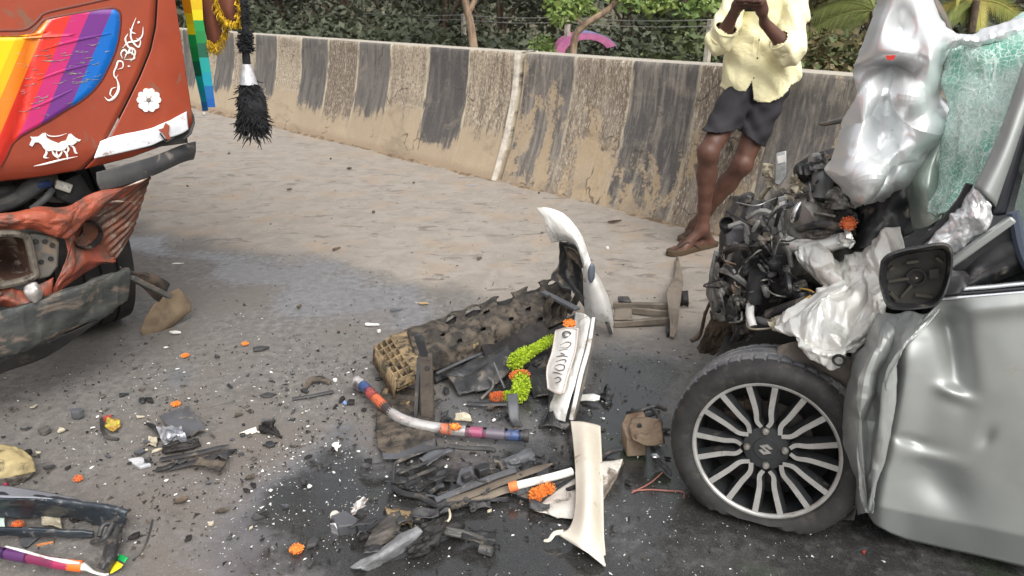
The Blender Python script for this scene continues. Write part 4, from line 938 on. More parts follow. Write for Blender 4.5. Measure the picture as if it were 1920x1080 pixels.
def blade(pts, w0, w1):
    mb = MB(); n = 16; q = cr([A([r*math.cos(math.radians(a)), r*math.sin(math.radians(a))]) for r, a in pts], n); top = []; low = []
    for i in range(n):
        t = unit(q[min(i+1, n-1)]-q[max(i-1, 0)]); nn = A([-t[1], t[0]]); r = np.linalg.norm(q[i]); w = lerp(w0, w1, i/(n-1))/2
        h = -.020+.020*(min(r, .2)/.2)**1.5
        for e in (-1, 1):
            p = q[i]+nn*w*e; top.append(WC+we*p[0]+wu*p[1]+wn*h); p2 = q[i]+nn*(w+.006)*e; low.append(WC+we*p2[0]+wu*p2[1]+wn*(h-.032))
    V_ = top+low; m = 2*n
    mb.cur = 0; mb.add(V_, [(2*i, 2*i+1, 2*i+3, 2*i+2) for i in range(n-1)])
    b0 = len(mb.v)-len(V_); mb.cur = 1
    for i in range(n-1):
        for a_, b_ in ((2*i, 2*i+2), (2*i+3, 2*i+1)): mb.f.append((a_, b_, b_+m, a_+m)); mb.mi.append(1)
    mb.f.append((0, m, m+1, 1)); mb.mi.append(1); mb.f.append((2*n-2, 2*n-1, m+2*n-1, m+2*n-2)); mb.mi.append(1)
    return part('spoke', mb, [M_rims, M_rimd], wheel, smooth=30)
for k in range(8):
    th = 100+45*k
    for e in (-1, 1):
        if k % 2 == 0: blade([(.196, th+e*10.5), (.12, th+e*10), (.085, th+e*13), (.066, th+e*7)], .0165, .011)
        else: blade([(.196, th+e*10.5), (.125, th+e*11), (.085, th+e*13), (.060, th+e*2.5)], .0165, .012)
mb = MB(); mb.lathe([(.0, -.018), (.032, -.018), (.034, -.021), (.062, -.024), (.068, -.034), (.068, -.06)], WC, wn, 40, x=we); part('hub', mb, M_rimd, wheel)
for k in range(4):
    c = WP(.0515, 98+90*k, -.022); mb = MB(); mb.lathe([(0, .012), (.006, .0115), (.0095, .007), (.0105, 0)], c, wn, 14, x=we); part('lug_nut', mb, M_alu, wheel)
E_ = [(-.95,.32),(.05,1),(.95,.5),(.55,.22),(.08,.48),(-.22,.3),(.95,-.32),(-.05,-1),(-.95,-.5),(-.55,-.22),(-.08,-.48),(.22,-.3)]
mb = MB(); mb.prism([WC+we*(x*.0185+y*.002)+wu*(y*.0165-x*.002)+wn*(-.0175) for x, y in E_], wn*.004); part('emblem', mb, M_rims, wheel, smooth=0)
mb = MB(); mb.lathe([(.06, -.07), (.125, -.07), (.125, -.085), (.06, -.085)], WC, wn, 48, x=we); part('brake_disc', mb, mat('brake_disc', S(70, 66, 64), .5, .5, S(48, 44, 42), 12), wheel)
mb = MB(); mb.lathe([(0, -.12), (.185, -.13)], WC, wn, 40, x=we); part('drum_back', mb, M_drk, wheel)
for a in (118, 128, 150, 12): mb = MB(); mb.box(WP(.125, a, -.075), (.05, .03, .03)); part('caliper', mb, M_rst, wheel, bevel=.005)
# tyre with tread blocks, gone flat on the road
mb = MB(); NA = 288
prof = [(.198, -.004, 0), (.206, .010, 0), (.222, .017, 0), (.240, .018, 0), (.258, .014, 0), (.270, .006, 0), (.279, -.004, 0), (.284, -.012, 1), (.289, -.024, 1), (.290, -.040, 1), (.290, -.0445, 0), (.283, -.047, 9), (.283, -.053, 9), (.290, -.0555, 0), (.2915, -.060, 2), (.292, -.082, 2), (.292, -.0845, 0), (.284, -.087, 9), (.284, -.093, 9), (.292, -.0955, 0), (.292, -.10, 3), (.2915, -.120, 3), (.290, -.1245, 0), (.283, -.127, 9), (.283, -.133, 9), (.290, -.1355, 0), (.289, -.14, 1), (.286, -.158, 1), (.279, -.172, 0), (.258, -.186, 0), (.225, -.188, 0), (.198, -.172, 0)]
VV = []
for i in range(NA):
    a = 360*i/NA
    for r, h, k in prof:
        r = .203+(r-.203)*.80 if r > .203 else r
        if k == 1 and i % 6 == 0: r -= .007
        if k in (2, 3) and (i+(3 if k == 3 else 0)+int(h*180)) % 9 == 0: r -= .005
        p = WP(r, a, h)
        if p[2] < .03:
            dz = .03-p[2]; p = p-wn*(.6*dz+.05*sstep(dz, 0, .06)); p[2] = max(.008, .03-dz*.25)
        VV.append(p)
m = len(prof); QF = [(i*m+q, ((i+1) % NA)*m+q, ((i+1) % NA)*m+q+1, i*m+q+1) for i in range(NA) for q in range(m-1)]
mb.v = [tuple(map(float, p)) for p in VV]; mb.f = QF; mb.mi = [1 if 7 <= f[0] % m <= 26 else 0 for f in QF]
t = NT('dusty_tyre'); c = t.mix(t.ramp(t.noise(9, 7, .7), .38, .62), S(25, 25, 26), S(44, 43, 42)); c = t.mix(t.math('MULTIPLY', t.ramp(t.noise(30, 6, .7), .5, .7), .25), c, S(92, 86, 80))
t.set(col=c, rough=.72, normal=t.bump(t.noise(60, 5), .2, .004)); M_tyre = t.m
tyre = part('tyre', mb, [M_tyre, mat('lit_tread', S(74, 76, 80), .62, 0, S(104, 104, 104), 8, .4, .62, bump=.2)], wheel, smooth=32)  # tread colour lightened blue-grey to paint the light on its blocks
# ---- door
def xl(y): return float(np.interp(y, [540, 562, 600, 640, 700, 780, 860, 920, 960, 985], [1775, 1768, 1732, 1702, 1672, 1655, 1646, 1634, 1622, 1640]))
def yt(x): return 563-(x-1768)*.095
def yb(x): return float(np.interp(x, [1600, 1622, 1640, 1670, 1700, 1760, 1840, 1920, 2300], [940, 962, 984, 1000, 1012, 1026, 1044, 1063, 1140]))
def g2(x, y, cx, cy, rx, ry, rot=0):
    c, s = math.cos(rot), math.sin(rot); dx, dy = x-cx, y-cy; u, v = (dx*c+dy*s)/rx, (-dx*s+dy*c)/ry; return math.exp(-(u*u+v*v))
def door_s(x, y):
    s = -.02-.035*g2(x, y, 1900, 730, 170, 200)
    rg = float(np.interp(y, [560, 640, 700, 760, 860, 960], [1735, 1700, 1700, 1690, 1672, 1650])); s += -.035*math.exp(-((x-rg)/34)**2)*sstep(y, 600, 680)
    if x < rg: s += .05*min(1, (rg-x)/45)**1.5
    s += .045*g2(x, y, 1788, 660, 26, 80, -.18)                      # long vertical dent
    s += .03*g2(x, y, 1770, 600, 36, 26, .5)
    s -= .026*g2(x, y, 1790, 738, 30, 12, .35)
    s += .034*g2(x, y, 1760, 900, 40, 66, -.75); s -= .022*g2(x, y, 1745, 858, 46, 14, .18); s += .018*g2(x, y, 1705, 824, 26, 9, .2)
    s += .012*g2(x, y, 1850, 820, 12, 20, .6)
    s += .010*max(-.6, facet(x*.012, y*.010, 5))*g2(x, y, 1690, 780, 70, 190)+.006*facet(x*.03, y*.02, 2)*g2(x, y, 1660, 760, 34, 200)
    bl = 948+(x-1640)*.2                                             # body line, lower flank turns in
    s += .0011*max(0, y-bl)
    s -= .012*math.exp(-((y-(yt(x)+24))/16)**2)                      # shoulder under the window trim
    return s
P = []
for j in range(120):
    v = j/119; row = []
    for i in range(110):
        u = (i/109)**1.25; y = 700.
        for _ in range(6): x = lerp(xl(y), 2330, u); y = lerp(yt(x), yb(x), v)
        row.append(CP(x, y, door_s(x, y)+.0015*n3((x*.02, y*.02, 0), 1, 3)))
    P.append(row)
mb = MB(); mb.grid(np.array(P)); door = part('front_door', mb, M_sil, car, smooth=70, solid=.004, soff=1); door['label'] = 'dented silver front door with creases'
# rear half of the body, beyond the picture's edge
edge = [np.array(P)[k, -1] for k in range(0, 120, 7)]; Pr = []
for p in edge: Pr.append([p+CD*.012-CN*.003]+[lerp(p, CX(2.25, .06+.05*(p[2] > .6), p[2]), f) for f in (.25, .5, .75, 1.0)])
mb = MB(); mb.grid(patch(Pr, 30, 24)); part('rear_door', mb, M_sil, car, smooth=60, solid=.004)
mb = MB(); top = np.array(P)[0, -1]; mb.beam(top+CD*.02-CN*.04, CX(1.15, .22, 1.40), .07, .03, up=tuple(CN)); part('door_pillar', mb, M_cb, car, bevel=.01)
mb = MB(); mb.prism([top+CD*.06-CN*.05, CX(2.2, .08, .90), CX(2.1, .20, 1.34), CX(1.2, .24, 1.38)], -CN*.004); REARG = mb
mb = MB(); mb.lathe([(.19, .0), (.24, .012), (.28, -.01), (.292, -.04), (.292, -.15), (.26, -.18), (.2, -.17)], CX(2.62, .03, .29), CN, 48); rw = part('rear_wheel', mb, M_tyre, car)
mb = MB(); mb.lathe([(0, -.02), (.06, -.02), (.18, .0), (.2, .002)], CX(2.62, .03, .29), CN, 40); part('rim', mb, M_rims, rw)
mb = MB(); mb.box(CX(2.75, .85, .72), (.95, 1.5, .62), np.stack([CD, -CN, A([0, 0, 1.])], 1)); part('boot', mb, M_sil, car, bevel=.12)
# inner door shell and sill so the door has depth
mb = MB(); Q = np.array(P)[::12, ::10]; mb.grid(Q-CN*.07); part('door_inner', mb, M_cb, door)
mb = MB(); mb.beam(CX(.36, .10, .10), CX(2.4, .10, .13), .10, .12); part('sill', mb, M_sil, car, bevel=.02)
# window trim
for nm, pts, rr, m in (('chrome_strip', [(1766,545),(1810,541),(1860,537),(1920,531),(2100,516),(2300,500)], .0065, M_bchr), ('window_rubber', [(1764,551),(1810,549),(1860,545),(1920,540),(2100,526),(2300,510)], .006, mat('trim_rubber', S(24, 25, 32), .4)), ('chrome_strip', [(1766,559),(1810,556),(1860,552),(1920,547),(2100,532),(2300,517)], .0055, M_bchr)):
    mb = MB(); mb.tube(cr([CP(x, y, -.028) for x, y in pts], 40), rr, 8, flat=.8); part(nm, mb, m, door)
# quarter panel, frame, window opening
mb = MB(); mb.prism([CP(x, y, .0) for x, y in [(1768,548),(1775,500),(1790,482),(1896,412),(1905,430),(1840,545)]], -CN*.02); part('quarter_trim', mb, M_cb, door)
mb = MB(); mb.beam(CP(1772, 502, -.01), CP(1900, 409, -.01), .018, .022, up=tuple(CN)); part('window_frame', mb, M_sil, door, bevel=.004)
rows = [[(1786,540,.01),(1810,505,.01),(1835,475,.01),(1900,430,.02)], [(1795,545,-.01),(1822,520,-.02),(1850,500,-.01),(1912,470,.0)], [(1800,548,.02),(1840,540,.02),(1870,525,.02),(1925,505,.03)]]
mb = MB(); mb.grid(crumple(patch([[CP(*q) for q in r_] for r_ in rows], 16, 20), .01, 14, 2)); part('torn_lining', mb, M_cb, door, solid=.003)
rows = [[(1780,500,-.01),(1800,520,-.02)], [(1770,520,-.02),(1795,535,-.02)], [(1766,544,-.015),(1785,545,-.02)]]
mb = MB(); mb.grid(crumple(patch([[CP(*q) for q in r_] for r_ in rows], 10, 10), .008, 30, 7)); part('torn_bracket', mb, mat('torn_brown_plastic', S(104, 92, 82), .6, 0, S(60, 54, 50), 30), door, solid=.003)
mb = MB(); mb.tube(cr([CP(x, y, -.005) for x, y in [(1900,398),(1906,430),(1914,465),(1930,500),(1960,520)]], 12), .013, 8); part('guide_rubber', mb, mat('blue_grey_rubber', S(62, 70, 84), .45), door)
t = NT('side_glass'); t.set(col=S(196, 214, 206), rough=.03, trans=.85, ior=1.45); t = t.m
mb = MB(); mb.prism([CP(x, y, .035) for x, y in [(1900,400),(1960,170),(2080,-60),(2330,-140),(2330,490),(1960,500)]], -CN*.004); part('side_window', mb, t, car, smooth=0); part('side_window', REARG, t, car, smooth=0)
# ---- pillar
rows = [[(1826,352,.02),(1842,362,-.01),(1858,376,-.005),(1868,392,.03)], [(1866,270,.05),(1880,284,.015),(1892,296,.02),(1898,306,.05)], [(1900,180,.08),(1912,196,.045),(1924,210,.05),(1930,220,.08)], [(1930,90,.11),(1946,104,.075),(1960,116,.08),(1966,126,.11)], [(1990,-90,.2),(2010,-72,.16),(2026,-60,.17),(2032,-50,.2)]]
mb = MB(); mb.grid(patch([[CP(*q) for q in r_] for r_ in rows], 40, 14)); part('windscreen_pillar', mb, M_sil, car, solid=.004, smooth=60)
rows = [[(1852,398,.03),(1866,404,.02),(1884,402,.03)], [(1880,320,.045),(1890,326,.03),(1904,330,.045)], [(1906,240,.06),(1916,244,.045),(1928,248,.06)], [(1940,140,.09),(1950,146,.075),(1962,150,.09)], [(2020,-50,.18),(2032,-44,.165),(2044,-40,.18)]]
mb = MB(); mb.grid(patch([[CP(*q) for q in r_] for r_ in rows], 40, 8)); part('door_rubber', mb, mat('trim_rubber', S(24, 25, 32), .4), car, solid=.006)
# crushed pillar foot, bright
rows = [[(1700,470,.10),(1740,438,.09),(1780,402,.08),(1812,368,.06),(1830,335,.05)], [(1708,478,.04),(1750,448,.03),(1790,418,.01),(1822,388,.0),(1838,350,.02)], [(1722,490,.02),(1764,462,.015),(1802,436,.0),(1834,408,-.01),(1848,376,.0)], [(1762,500,.04),(1782,482,.03),(1812,458,.015),(1842,432,.01),(1856,404,.02)]]
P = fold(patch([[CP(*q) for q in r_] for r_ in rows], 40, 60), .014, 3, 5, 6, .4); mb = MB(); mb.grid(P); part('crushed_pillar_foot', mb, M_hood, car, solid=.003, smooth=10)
mb = MB(); mb.tube(cr([CP(x, y, .06) for x, y in [(1700,478),(1730,452),(1765,420),(1800,378),(1818,345)]], 20), .009, 7); part('windscreen_seal', mb, M_cb, car)
# ---- mirror
MS = -.13
ol = [(1652,492),(1664,480),(1690,470),(1730,462),(1768,457),(1781,462),(1786,478),(1784,510),(1776,540),(1766,560),(1750,574),(1718,579),(1688,580),(1666,575),(1656,556),(1649,524)]
oc = cr(ol+[ol[0]], 64)[:-1]; cen = oc.mean(0)
def ring(k, s, dx=0, dy=0): return [CP(cen[0]+(x-cen[0])*k+dx, cen[1]+(y-cen[1])*k+dy, MS+s) for x, y in oc]
mb = MB(); L_ = [ring(.80, .035), ring(.86, .012), ring(.90, -.004), ring(.96, -.010), ring(1.0, -.002), ring(1.02, .02), ring(.98, .06, -2, -4), ring(.80, .10, -3, -8), ring(.45, .125, -2, -8), ring(.05, .13, -2, -8)]
n = len(oc); P = [r_+[r_[0]] for r_ in L_]; mb.grid(np.array(P)); mir = part('door_mirror', mb, M_cb, car, smooth=50); mir['label'] = 'black door mirror housing without its glass'
mb = MB(); mb.grid(np.array([r_+[r_[0]] for r_ in (ring(.83, .03), ring(.5, .034), ring(.02, .034))])); part('mirror_backing', mb, mat('mirror_inner_plastic', S(36, 35, 33), .5, 0, S(56, 53, 46), 9), mir)
mc = CP(1718, 520, MS+.022); 
for r_, h in ((.020, .0),):
    mb = MB(); mb.lathe([(r_, -.008), (r_, h), (r_*.82, h), (r_*.78, -.008)], mc, CN, 22); part('motor_ring', mb, M_cb, mir)
mb = MB(); mb.blob(mc+CN*.006, .0032, 1, .1); part('motor_tip', mb, M_alu, mir)
for a, b in (((1666,527),(1704,521)),((1690,556),(1710,534)),((1700,492),(1722,489)),((1668,506),(1676,500)),((1716,552),(1748,556)),((1755,482),(1768,492)),((1668,548),(1684,562))):
    mb = MB(); mb.beam(CP(a[0], a[1], MS+.026), CP(b[0], b[1], MS+.026), .006, .01, up=tuple(CN)); part('mirror_rib', mb, mat('mirror_rib_plastic', S(58, 55, 48), .5), mir)
mb = MB(); mb.prism([CP(x, y, MS+.024) for x, y in [(1742,504),(1760,502),(1761,519),(1743,521)]], CN*.008); part('mirror_socket', mb, M_drk, mir)
mb = MB(); mb.tube(cr([CP(1772, 530, MS+.05), CP(1788, 530, -.07), CP(1800, 530, -.02)], 8), .018, 8, flat=1.6); part('mirror_stem', mb, M_cb, mir)
# ---- torn wing between wheel and door
rows = [[(1648,590,.16),(1668,588,.10),(1700,580,.05),(1730,585,.02),(1768,566,.03)], [(1622,640,.16),(1650,640,.06),(1672,645,.08),(1690,650,.02),(1712,640,.03)], [(1598,690,.14),(1622,700,.03),(1640,705,.08),(1660,712,.0),(1684,700,.03)], [(1590,760,.12),(1612,765,.02),(1634,768,.07),(1648,775,.01),(1666,775,.03)], [(1592,830,.12),(1612,832,.03),(1630,835,.06),(1642,845,.02),(1656,850,.03)], [(1600,900,.12),(1614,905,.03),(1626,910,.05),(1634,915,.02),(1642,915,.03)], [(1612,965,.10),(1618,962,.05),(1624,962,.04),(1630,965,.03),(1634,960,.03)]]
P = fold(patch([[CP(q[0], q[1], q[2]-(.11 if q[1] > 620 else .03)) for q in r_] for r_ in rows], 100, 46), .022, 5, 2.6, 4, .22); mb = MB(); mb.grid(P); part('torn_wing', mb, M_sil, car, solid=.003, smooth=11)
mb = MB(); mb.tube(cr([CP(x, y, -.005) for x, y in [(1690,646),(1672,690),(1662,740),(1652,800),(1646,870),(1634,930)]], 20), .0035, 6); part('door_gap', mb, M_drk, car)
for pts in ([(1660,640),(1648,690),(1655,720),(1640,740),(1648,770),(1628,790)],[(1672,640),(1668,690),(1656,730),(1650,765)]):
    mb = MB(); mb.tube(cr([CP(x, y, .02) for x, y in pts], 14), [.002+.003*abs(n3((i, 0, 0), .9)) for i in range(14)], 5); part('torn_edge', mb, M_bchr, car)
# wheel-arch liner behind the tyre
rows = [[(1460,650,.12),(1500,640,.10),(1560,655,.10),(1640,690,.12)], [(1468,690,.10),(1510,680,.08),(1570,700,.08),(1620,760,.10)], [(1530,720,.22),(1560,730,.2),(1590,760,.2),(1610,850,.14)]]
P = crumple(patch([[CP(*q) for q in r_] for r_ in rows], 24, 36), .012, 14, 5); mb = MB(); mb.grid(P); part('arch_liner', mb, mat('dusty_liner', S(84, 78, 72), .8, 0, S(116, 108, 98), 9, bump=.3), car, solid=.004)
mb = MB(); mb.grid(crumple(patch([[CP(*q) for q in r_] for r_ in [[(1598,925,.12),(1612,935,.06)],[(1585,955,.1),(1606,960,.05)],[(1570,975,.08),(1602,975,.05)]]], 12, 8), .008, 20, 2)); part('liner_flap', mb, M_cb2, car, solid=.004)
# ---- white crumpled inner wing over the tyre
rows = [[(1496,484,.42),(1530,462,.44),(1570,478,.42),(1600,470,.40),(1640,448,.36),(1694,432,.30)],
        [(1520,520,.34),(1548,515,.30),(1580,520,.30),(1615,505,.28),(1650,490,.24),(1692,470,.20)],
        [(1528,560,.28),(1556,552,.22),(1592,558,.22),(1622,545,.20),(1648,540,.16),(1672,520,.14)],
        [(1462,602,.20),(1500,590,.14),(1545,588,.14),(1590,595,.10),(1630,590,.10),(1662,575,.10)],
        [(1452,612,.12),(1490,622,.05),(1530,628,.04),(1580,632,.03),(1620,630,.05),(1652,615,.08)],
        [(1468,636,.08),(1500,648,.02),(1540,662,.0),(1580,664,.0),(1612,655,.03),(1644,640,.06)],
        [(1482,642,.08),(1508,658,.03),(1548,682,.02),(1578,690,.02),(1602,680,.03),(1634,660,.07)]]
P = fold(patch([[CP(*q) for q in r_] for r_ in rows], 110, 110), .042, 4.0, 4.6, 2, .3); mb = MB(); mb.grid(P); part('crumpled_inner_wing', mb, M_inner, car, solid=.003, smooth=8)
mb = MB(); mb.lathe([(.010, .0), (.016, .002), (.018, -.002)], CP(1573, 676, -.01), CN, 12); part('tab_hole', mb, M_drk, car)
# ---- bonnet, folded upright
rows = [[(1642,-70,.42),(1668,-80,.36),(1700,-70,.34),(1722,-60,.36),(1732,-50,.40),(1738,-40,.46)],
        [(1638,0,.42),(1665,0,.34),(1695,0,.33),(1725,2,.35),(1748,20,.38),(1764,38,.46)],
        [(1620,60,.42),(1652,55,.33),(1690,55,.36),(1722,52,.33),(1755,58,.34),(1788,74,.42)],
        [(1604,112,.42),(1640,104,.34),(1685,100,.30),(1720,104,.32),(1748,102,.30),(1772,108,.40)],
        [(1598,138,.44),(1636,128,.44),(1684,122,.46),(1716,138,.38),(1742,130,.30),(1764,150,.40)],
        [(1590,180,.42),(1630,170,.34),(1672,172,.36),(1708,178,.30),(1736,182,.34),(1760,190,.42)],
        [(1584,230,.42),(1616,228,.30),(1660,225,.36),(1700,228,.34),(1730,240,.32),(1760,242,.40)],
        [(1574,290,.42),(1606,290,.28),(1646,285,.34),(1682,282,.28),(1708,290,.32),(1728,292,.40)],
        [(1574,326,.40),(1600,335,.28),(1636,330,.24),(1662,325,.30),(1684,326,.30),(1700,326,.38)],
        [(1590,362,.42),(1606,374,.34),(1626,376,.30),(1644,368,.30),(1660,358,.34),(1676,346,.40)],
        [(1612,382,.46),(1618,386,.42),(1626,384,.40),(1640,376,.40),(1650,368,.42),(1662,358,.46)]]
P = patch([[CP(*q) for q in r_] for r_ in rows], 150, 80); N_ = gnormals(P)
for i in range(150):
    k = sstep(i/149, .30, .5)
    for j in range(80): P[i, j] += N_[i, j]*((.008+.036*k)*facet(i/149*6.5, j/79*2.7, 3)+.0055*k*facet(i/149*17, j/79*7, 7))
for i in range(150):
    for j, sg in ((0, 1), (1, .6), (78, .6), (79, 1)): P[i, j] += CD*sg*(.014*facet(i*.09, 0, 4)+.004*facet(i*.3, 0, 8))
for j in range(80):
    for i, sg in ((149, 1), (148, .6)): P[i, j, 2] += sg*.012*facet(j*.12, 3, 6)
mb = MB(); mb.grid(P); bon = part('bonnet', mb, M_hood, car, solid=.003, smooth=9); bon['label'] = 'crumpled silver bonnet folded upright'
mb = MB(); mb.prism([CP(x, y, .26) for x, y in [(1660,104),(1680,103),(1676,112),(1664,113)]], CN*.002); part('red_paint_mark', mb, mat('red_paint', S(190, 50, 40), .5), bon, smooth=0)
rows = [[(1740,10,.5),(1752,30,.48),(1772,60,.5)], [(1750,0,.46),(1765,30,.45),(1785,72,.47)], [(1738,-30,.5),(1770,20,.48),(1790,70,.5)]]
mb = MB(); mb.grid(patch([[CP(*q) for q in r_] for r_ in rows], 10, 16)); part('bonnet_hem', mb, M_gry, bon, solid=.004)
# dark void and black panel beneath the bonnet
rows = [[(1600,400,.60),(1640,372,.52),(1690,330,.48),(1704,335,.50)], [(1604,440,.56),(1640,420,.44),(1680,400,.46),(1712,410,.52)], [(1598,470,.50),(1620,468,.40),(1660,452,.44),(1704,436,.5)]]
mb = MB(); mb.grid(crumple(patch([[CP(*q) for q in r_] for r_ in rows], 24, 26), .02, 9, 6)); part('black_shield', mb, M_cb, car, solid=.004)
# ---- pale cowl panel
rows = [[(1764,236,.42),(1772,250,.36),(1790,262,.40)], [(1728,290,.42),(1748,300,.34),(1780,310,.38)], [(1700,332,.42),(1734,345,.30),(1776,355,.34)], [(1706,385,.40),(1734,388,.30),(1772,384,.30)], [(1714,432,.34),(1736,428,.28),(1764,412,.26)]]
mb = MB(); mb.grid(crumple(patch([[CP(*q) for q in r_] for r_ in rows], 40, 24), .006, 7, 3)); part('cowl_panel', mb, M_cowl, car, solid=.003, smooth=60)
# ---- shattered windscreen
t = NT('shattered_green_glass'); geo = t.n('NewGeometry').outputs['Position']
def vor(scale, w):
    v = t.n('TexVoronoi'); v.feature = 'DISTANCE_TO_EDGE'; v.inputs['Scale'].default_value = scale; v.inputs['Randomness'].default_value = 1
    nz = t.n('TexNoise'); nz.inputs['Scale'].default_value = scale*.6; t.link(geo, nz.inputs['Vector']); mx = t.n('Mix'); mx.data_type = 'VECTOR'; mx.inputs['Factor'].default_value = .03
    t.link(geo, mx.inputs[4]); t.link(nz.outputs['Color'], mx.inputs[5]); t.link(mx.outputs[1], v.inputs['Vector']); return t.ramp(v.outputs['Distance'], w, w*.25)
ck = t.math('MAXIMUM', vor(60, .07), t.math('MULTIPLY', vor(22, .04), .9)); reg = t.ramp(t.noise(5.5, 4, .55, geo), .40, .62); 
c = t.mix(reg, S(128, 196, 174), S(206, 236, 226)); c = t.mix(t.math('MULTIPLY', ck, .75), c, S(226, 240, 234))
h = t.math('ADD', ck, t.noise(120, 3, .6, geo))
t.set(col=c, rough=t.math('ADD', t.math('MULTIPLY', ck, .3), .22), trans=t.math('SUBTRACT', .24, t.math('MULTIPLY', ck, .2)), ior=1.45, normal=t.bump(h, .3, .004)); M_glass = t.m
rows = [[(1792,62,.42),(1822,66,.40),(1856,56,.40),(1890,44,.40),(1925,32,.40),(1990,10,.42)], [(1766,90,.40),(1800,92,.34),(1840,92,.32),(1880,86,.32),(1925,78,.33),(1992,60,.36)], [(1756,150,.38),(1796,150,.32),(1836,152,.28),(1872,152,.26),(1904,150,.22),(1926,150,.16)], [(1764,210,.36),(1796,212,.28),(1826,214,.24),(1850,214,.20),(1874,216,.16),(1896,220,.10)], [(1766,280,.34),(1786,282,.26),(1808,284,.22),(1830,284,.18),(1848,285,.13),(1862,290,.08)], [(1768,340,.32),(1780,340,.26),(1794,340,.22),(1808,340,.18),(1820,342,.13),(1830,345,.08)], [(1744,372,.30),(1756,376,.26),(1768,378,.22),(1780,376,.18),(1792,374,.14),(1804,374,.09)], [(1746,398,.28),(1750,402,.25),(1756,405,.22),(1762,406,.18),(1768,406,.14),(1774,402,.10)]]
P = patch([[CP(*q) for q in r_] for r_ in rows], 110, 70); N_ = gnormals(P)
for i in range(110):
    for j in range(70): P[i, j] += N_[i, j]*(.030*n3(P[i, j], 4, 4)+.012*facet(i/109*7, j/69*5, 3)+.006*n3(P[i, j], 16, 2)+(.004*n3((i, j, 0), .9, 3)))
mb = MB(); mb.grid(P); ws = part('windscreen', mb, M_glass, car, solid=.006, smooth=60); ws['label'] = 'shattered green windscreen hanging loose'
rows = [[(1782,66,.36),(1796,60,.36),(1830,62,.36),(1870,46,.36),(1925,30,.37),(2000,4,.4)], [(1778,78,.33),(1800,74,.32),(1840,76,.32),(1880,62,.32),(1928,46,.33),(2000,22,.36)], [(1772,92,.35),(1800,86,.34),(1844,90,.34),(1884,78,.34),(1930,62,.35),(2002,40,.38)]]
mb = MB(); mb.grid(fold(patch([[CP(*q) for q in r_] for r_ in rows], 14, 60), .008, 2, 9, 3, .4)); part('roof_edge_highlight', mb, M_hood, car, solid=.004)  # pale strip painting the white highlight band along the glass top rim
# a loose glass flap
# ---- engine bay
def ep(name, pts, th, m, bev=.006): mb = MB(); mb.prism([CP(*q) for q in pts], -CN*th); return part(name, mb, m, car, bevel=bev)
def et(name, pts, r, m, n=16, k=10): mb = MB(); q = cr([CP(*p) for p in pts], n); mb.tube(q, r if not hasattr(r, '__len__') else list(np.interp(np.linspace(0, 1, n), np.linspace(0, 1, len(r)), r)), k); return part(name, mb, m, car)
def es(name, rows, m, amp=.012, sc=12, o=1, nu=26, nv=26, th=.004): mb = MB(); mb.grid(fold(patch([[CP(*q) for q in r_] for r_ in rows], nu, nv), amp*.8, max(2, sc*.28), max(2, sc*.28), o, .5)); return part(name, mb, m, car, solid=th, smooth=28)
# base: subframe and firewall that carry everything
mb = MB(); mb.box(CX(.30, 1.05, .42), (.16, 1.1, .60), np.stack([CD, -CN, A([0, 0, 1.])], 1)); part('firewall', mb, M_drk, car, bevel=.02)
mb = MB(); mb.box(CX(-.02, .8, .22), (.42, .9, .16), np.stack([CD, -CN, A([0, 0, 1.])], 1)); part('subframe', mb, M_drk, car, bevel=.02)
mb = MB(); P = []
mb.blob(CX(.02, .72, .62), (.20, .34, .20), 3, .5, 3); part('engine_block', mb, M_alu, car, smooth=30)
# radiator carrier, black, leaning at the front
es('radiator_carrier', [[(1386,372,.62),(1412,372,.55),(1440,376,.52),(1468,408,.50)], [(1362,418,.62),(1400,410,.50),(1440,415,.48),(1478,460,.48)], [(1346,470,.62),(1392,470,.48),(1440,480,.46),(1486,520,.46)], [(1334,530,.64),(1380,535,.50),(1430,545,.46),(1490,556,.44)], [(1332,590,.66),(1370,600,.54),(1404,600,.50),(1440,586,.48)]], M_cb2, .035, 7, 4, 50, 50, .006)
es('radiator_carrier', [[(1392,470,.44),(1412,450,.42),(1440,455,.42)], [(1396,500,.42),(1420,480,.40),(1452,490,.42)], [(1400,540,.44),(1430,530,.42),(1470,545,.42)]], M_cb, .02, 14, 9)
for pts in ([(1400,410),(1430,395),(1456,410),(1462,440),(1478,470),(1484,500)], [(1398,420),(1400,450),(1412,480),(1430,505),(1440,530)], [(1380,455),(1370,480),(1358,505)], [(1366,425),(1395,418),(1402,440)], [(1344,470),(1334,520),(1340,560)]):
    et('carrier_edge_highlight', [(x, y, .42) for x, y in pts], .008, mat('mid_grey_plastic', S(128, 128, 124), .5, 0, S(84, 82, 80), 20), 18, 7)  # grey tubes painting the highlights along the black carrier's edges
ep('headlamp_back', [(1360,440,.46),(1372,425,.45),(1396,428,.44),(1400,452,.44),(1380,462,.45),(1362,462,.46)], .06, mat('grey_lamp_plastic', S(120, 120, 124), .4, 0, S(84, 84, 88), 12))
ep('clip_block', [(1382,372,.48),(1402,364,.48),(1412,370,.48),(1408,382,.48),(1386,388,.48)], .05, M_cb)
mb = MB(); mb.lathe([(.02, .02), (.026, .012), (.026, -.02), (.0, -.02)], CP(1364, 422, .47), unit(CN+A([0, 0, .8])), 14); part('bulb_cap', mb, M_cb, car)
es('bumper_skin_scrap', [[(1334,478,.62),(1344,474,.56),(1352,480,.52)], [(1326,530,.62),(1338,528,.54),(1352,535,.50)], [(1330,575,.64),(1342,578,.56),(1358,585,.52)], [(1342,598,.64),(1352,600,.58),(1366,598,.54)]], mat('scuffed_pale_paint', S(150, 150, 146), .5, 0, S(104, 102, 98), 10, dirt=S(70, 64, 58), damt=.3, ds=16), .012, 14, 3)
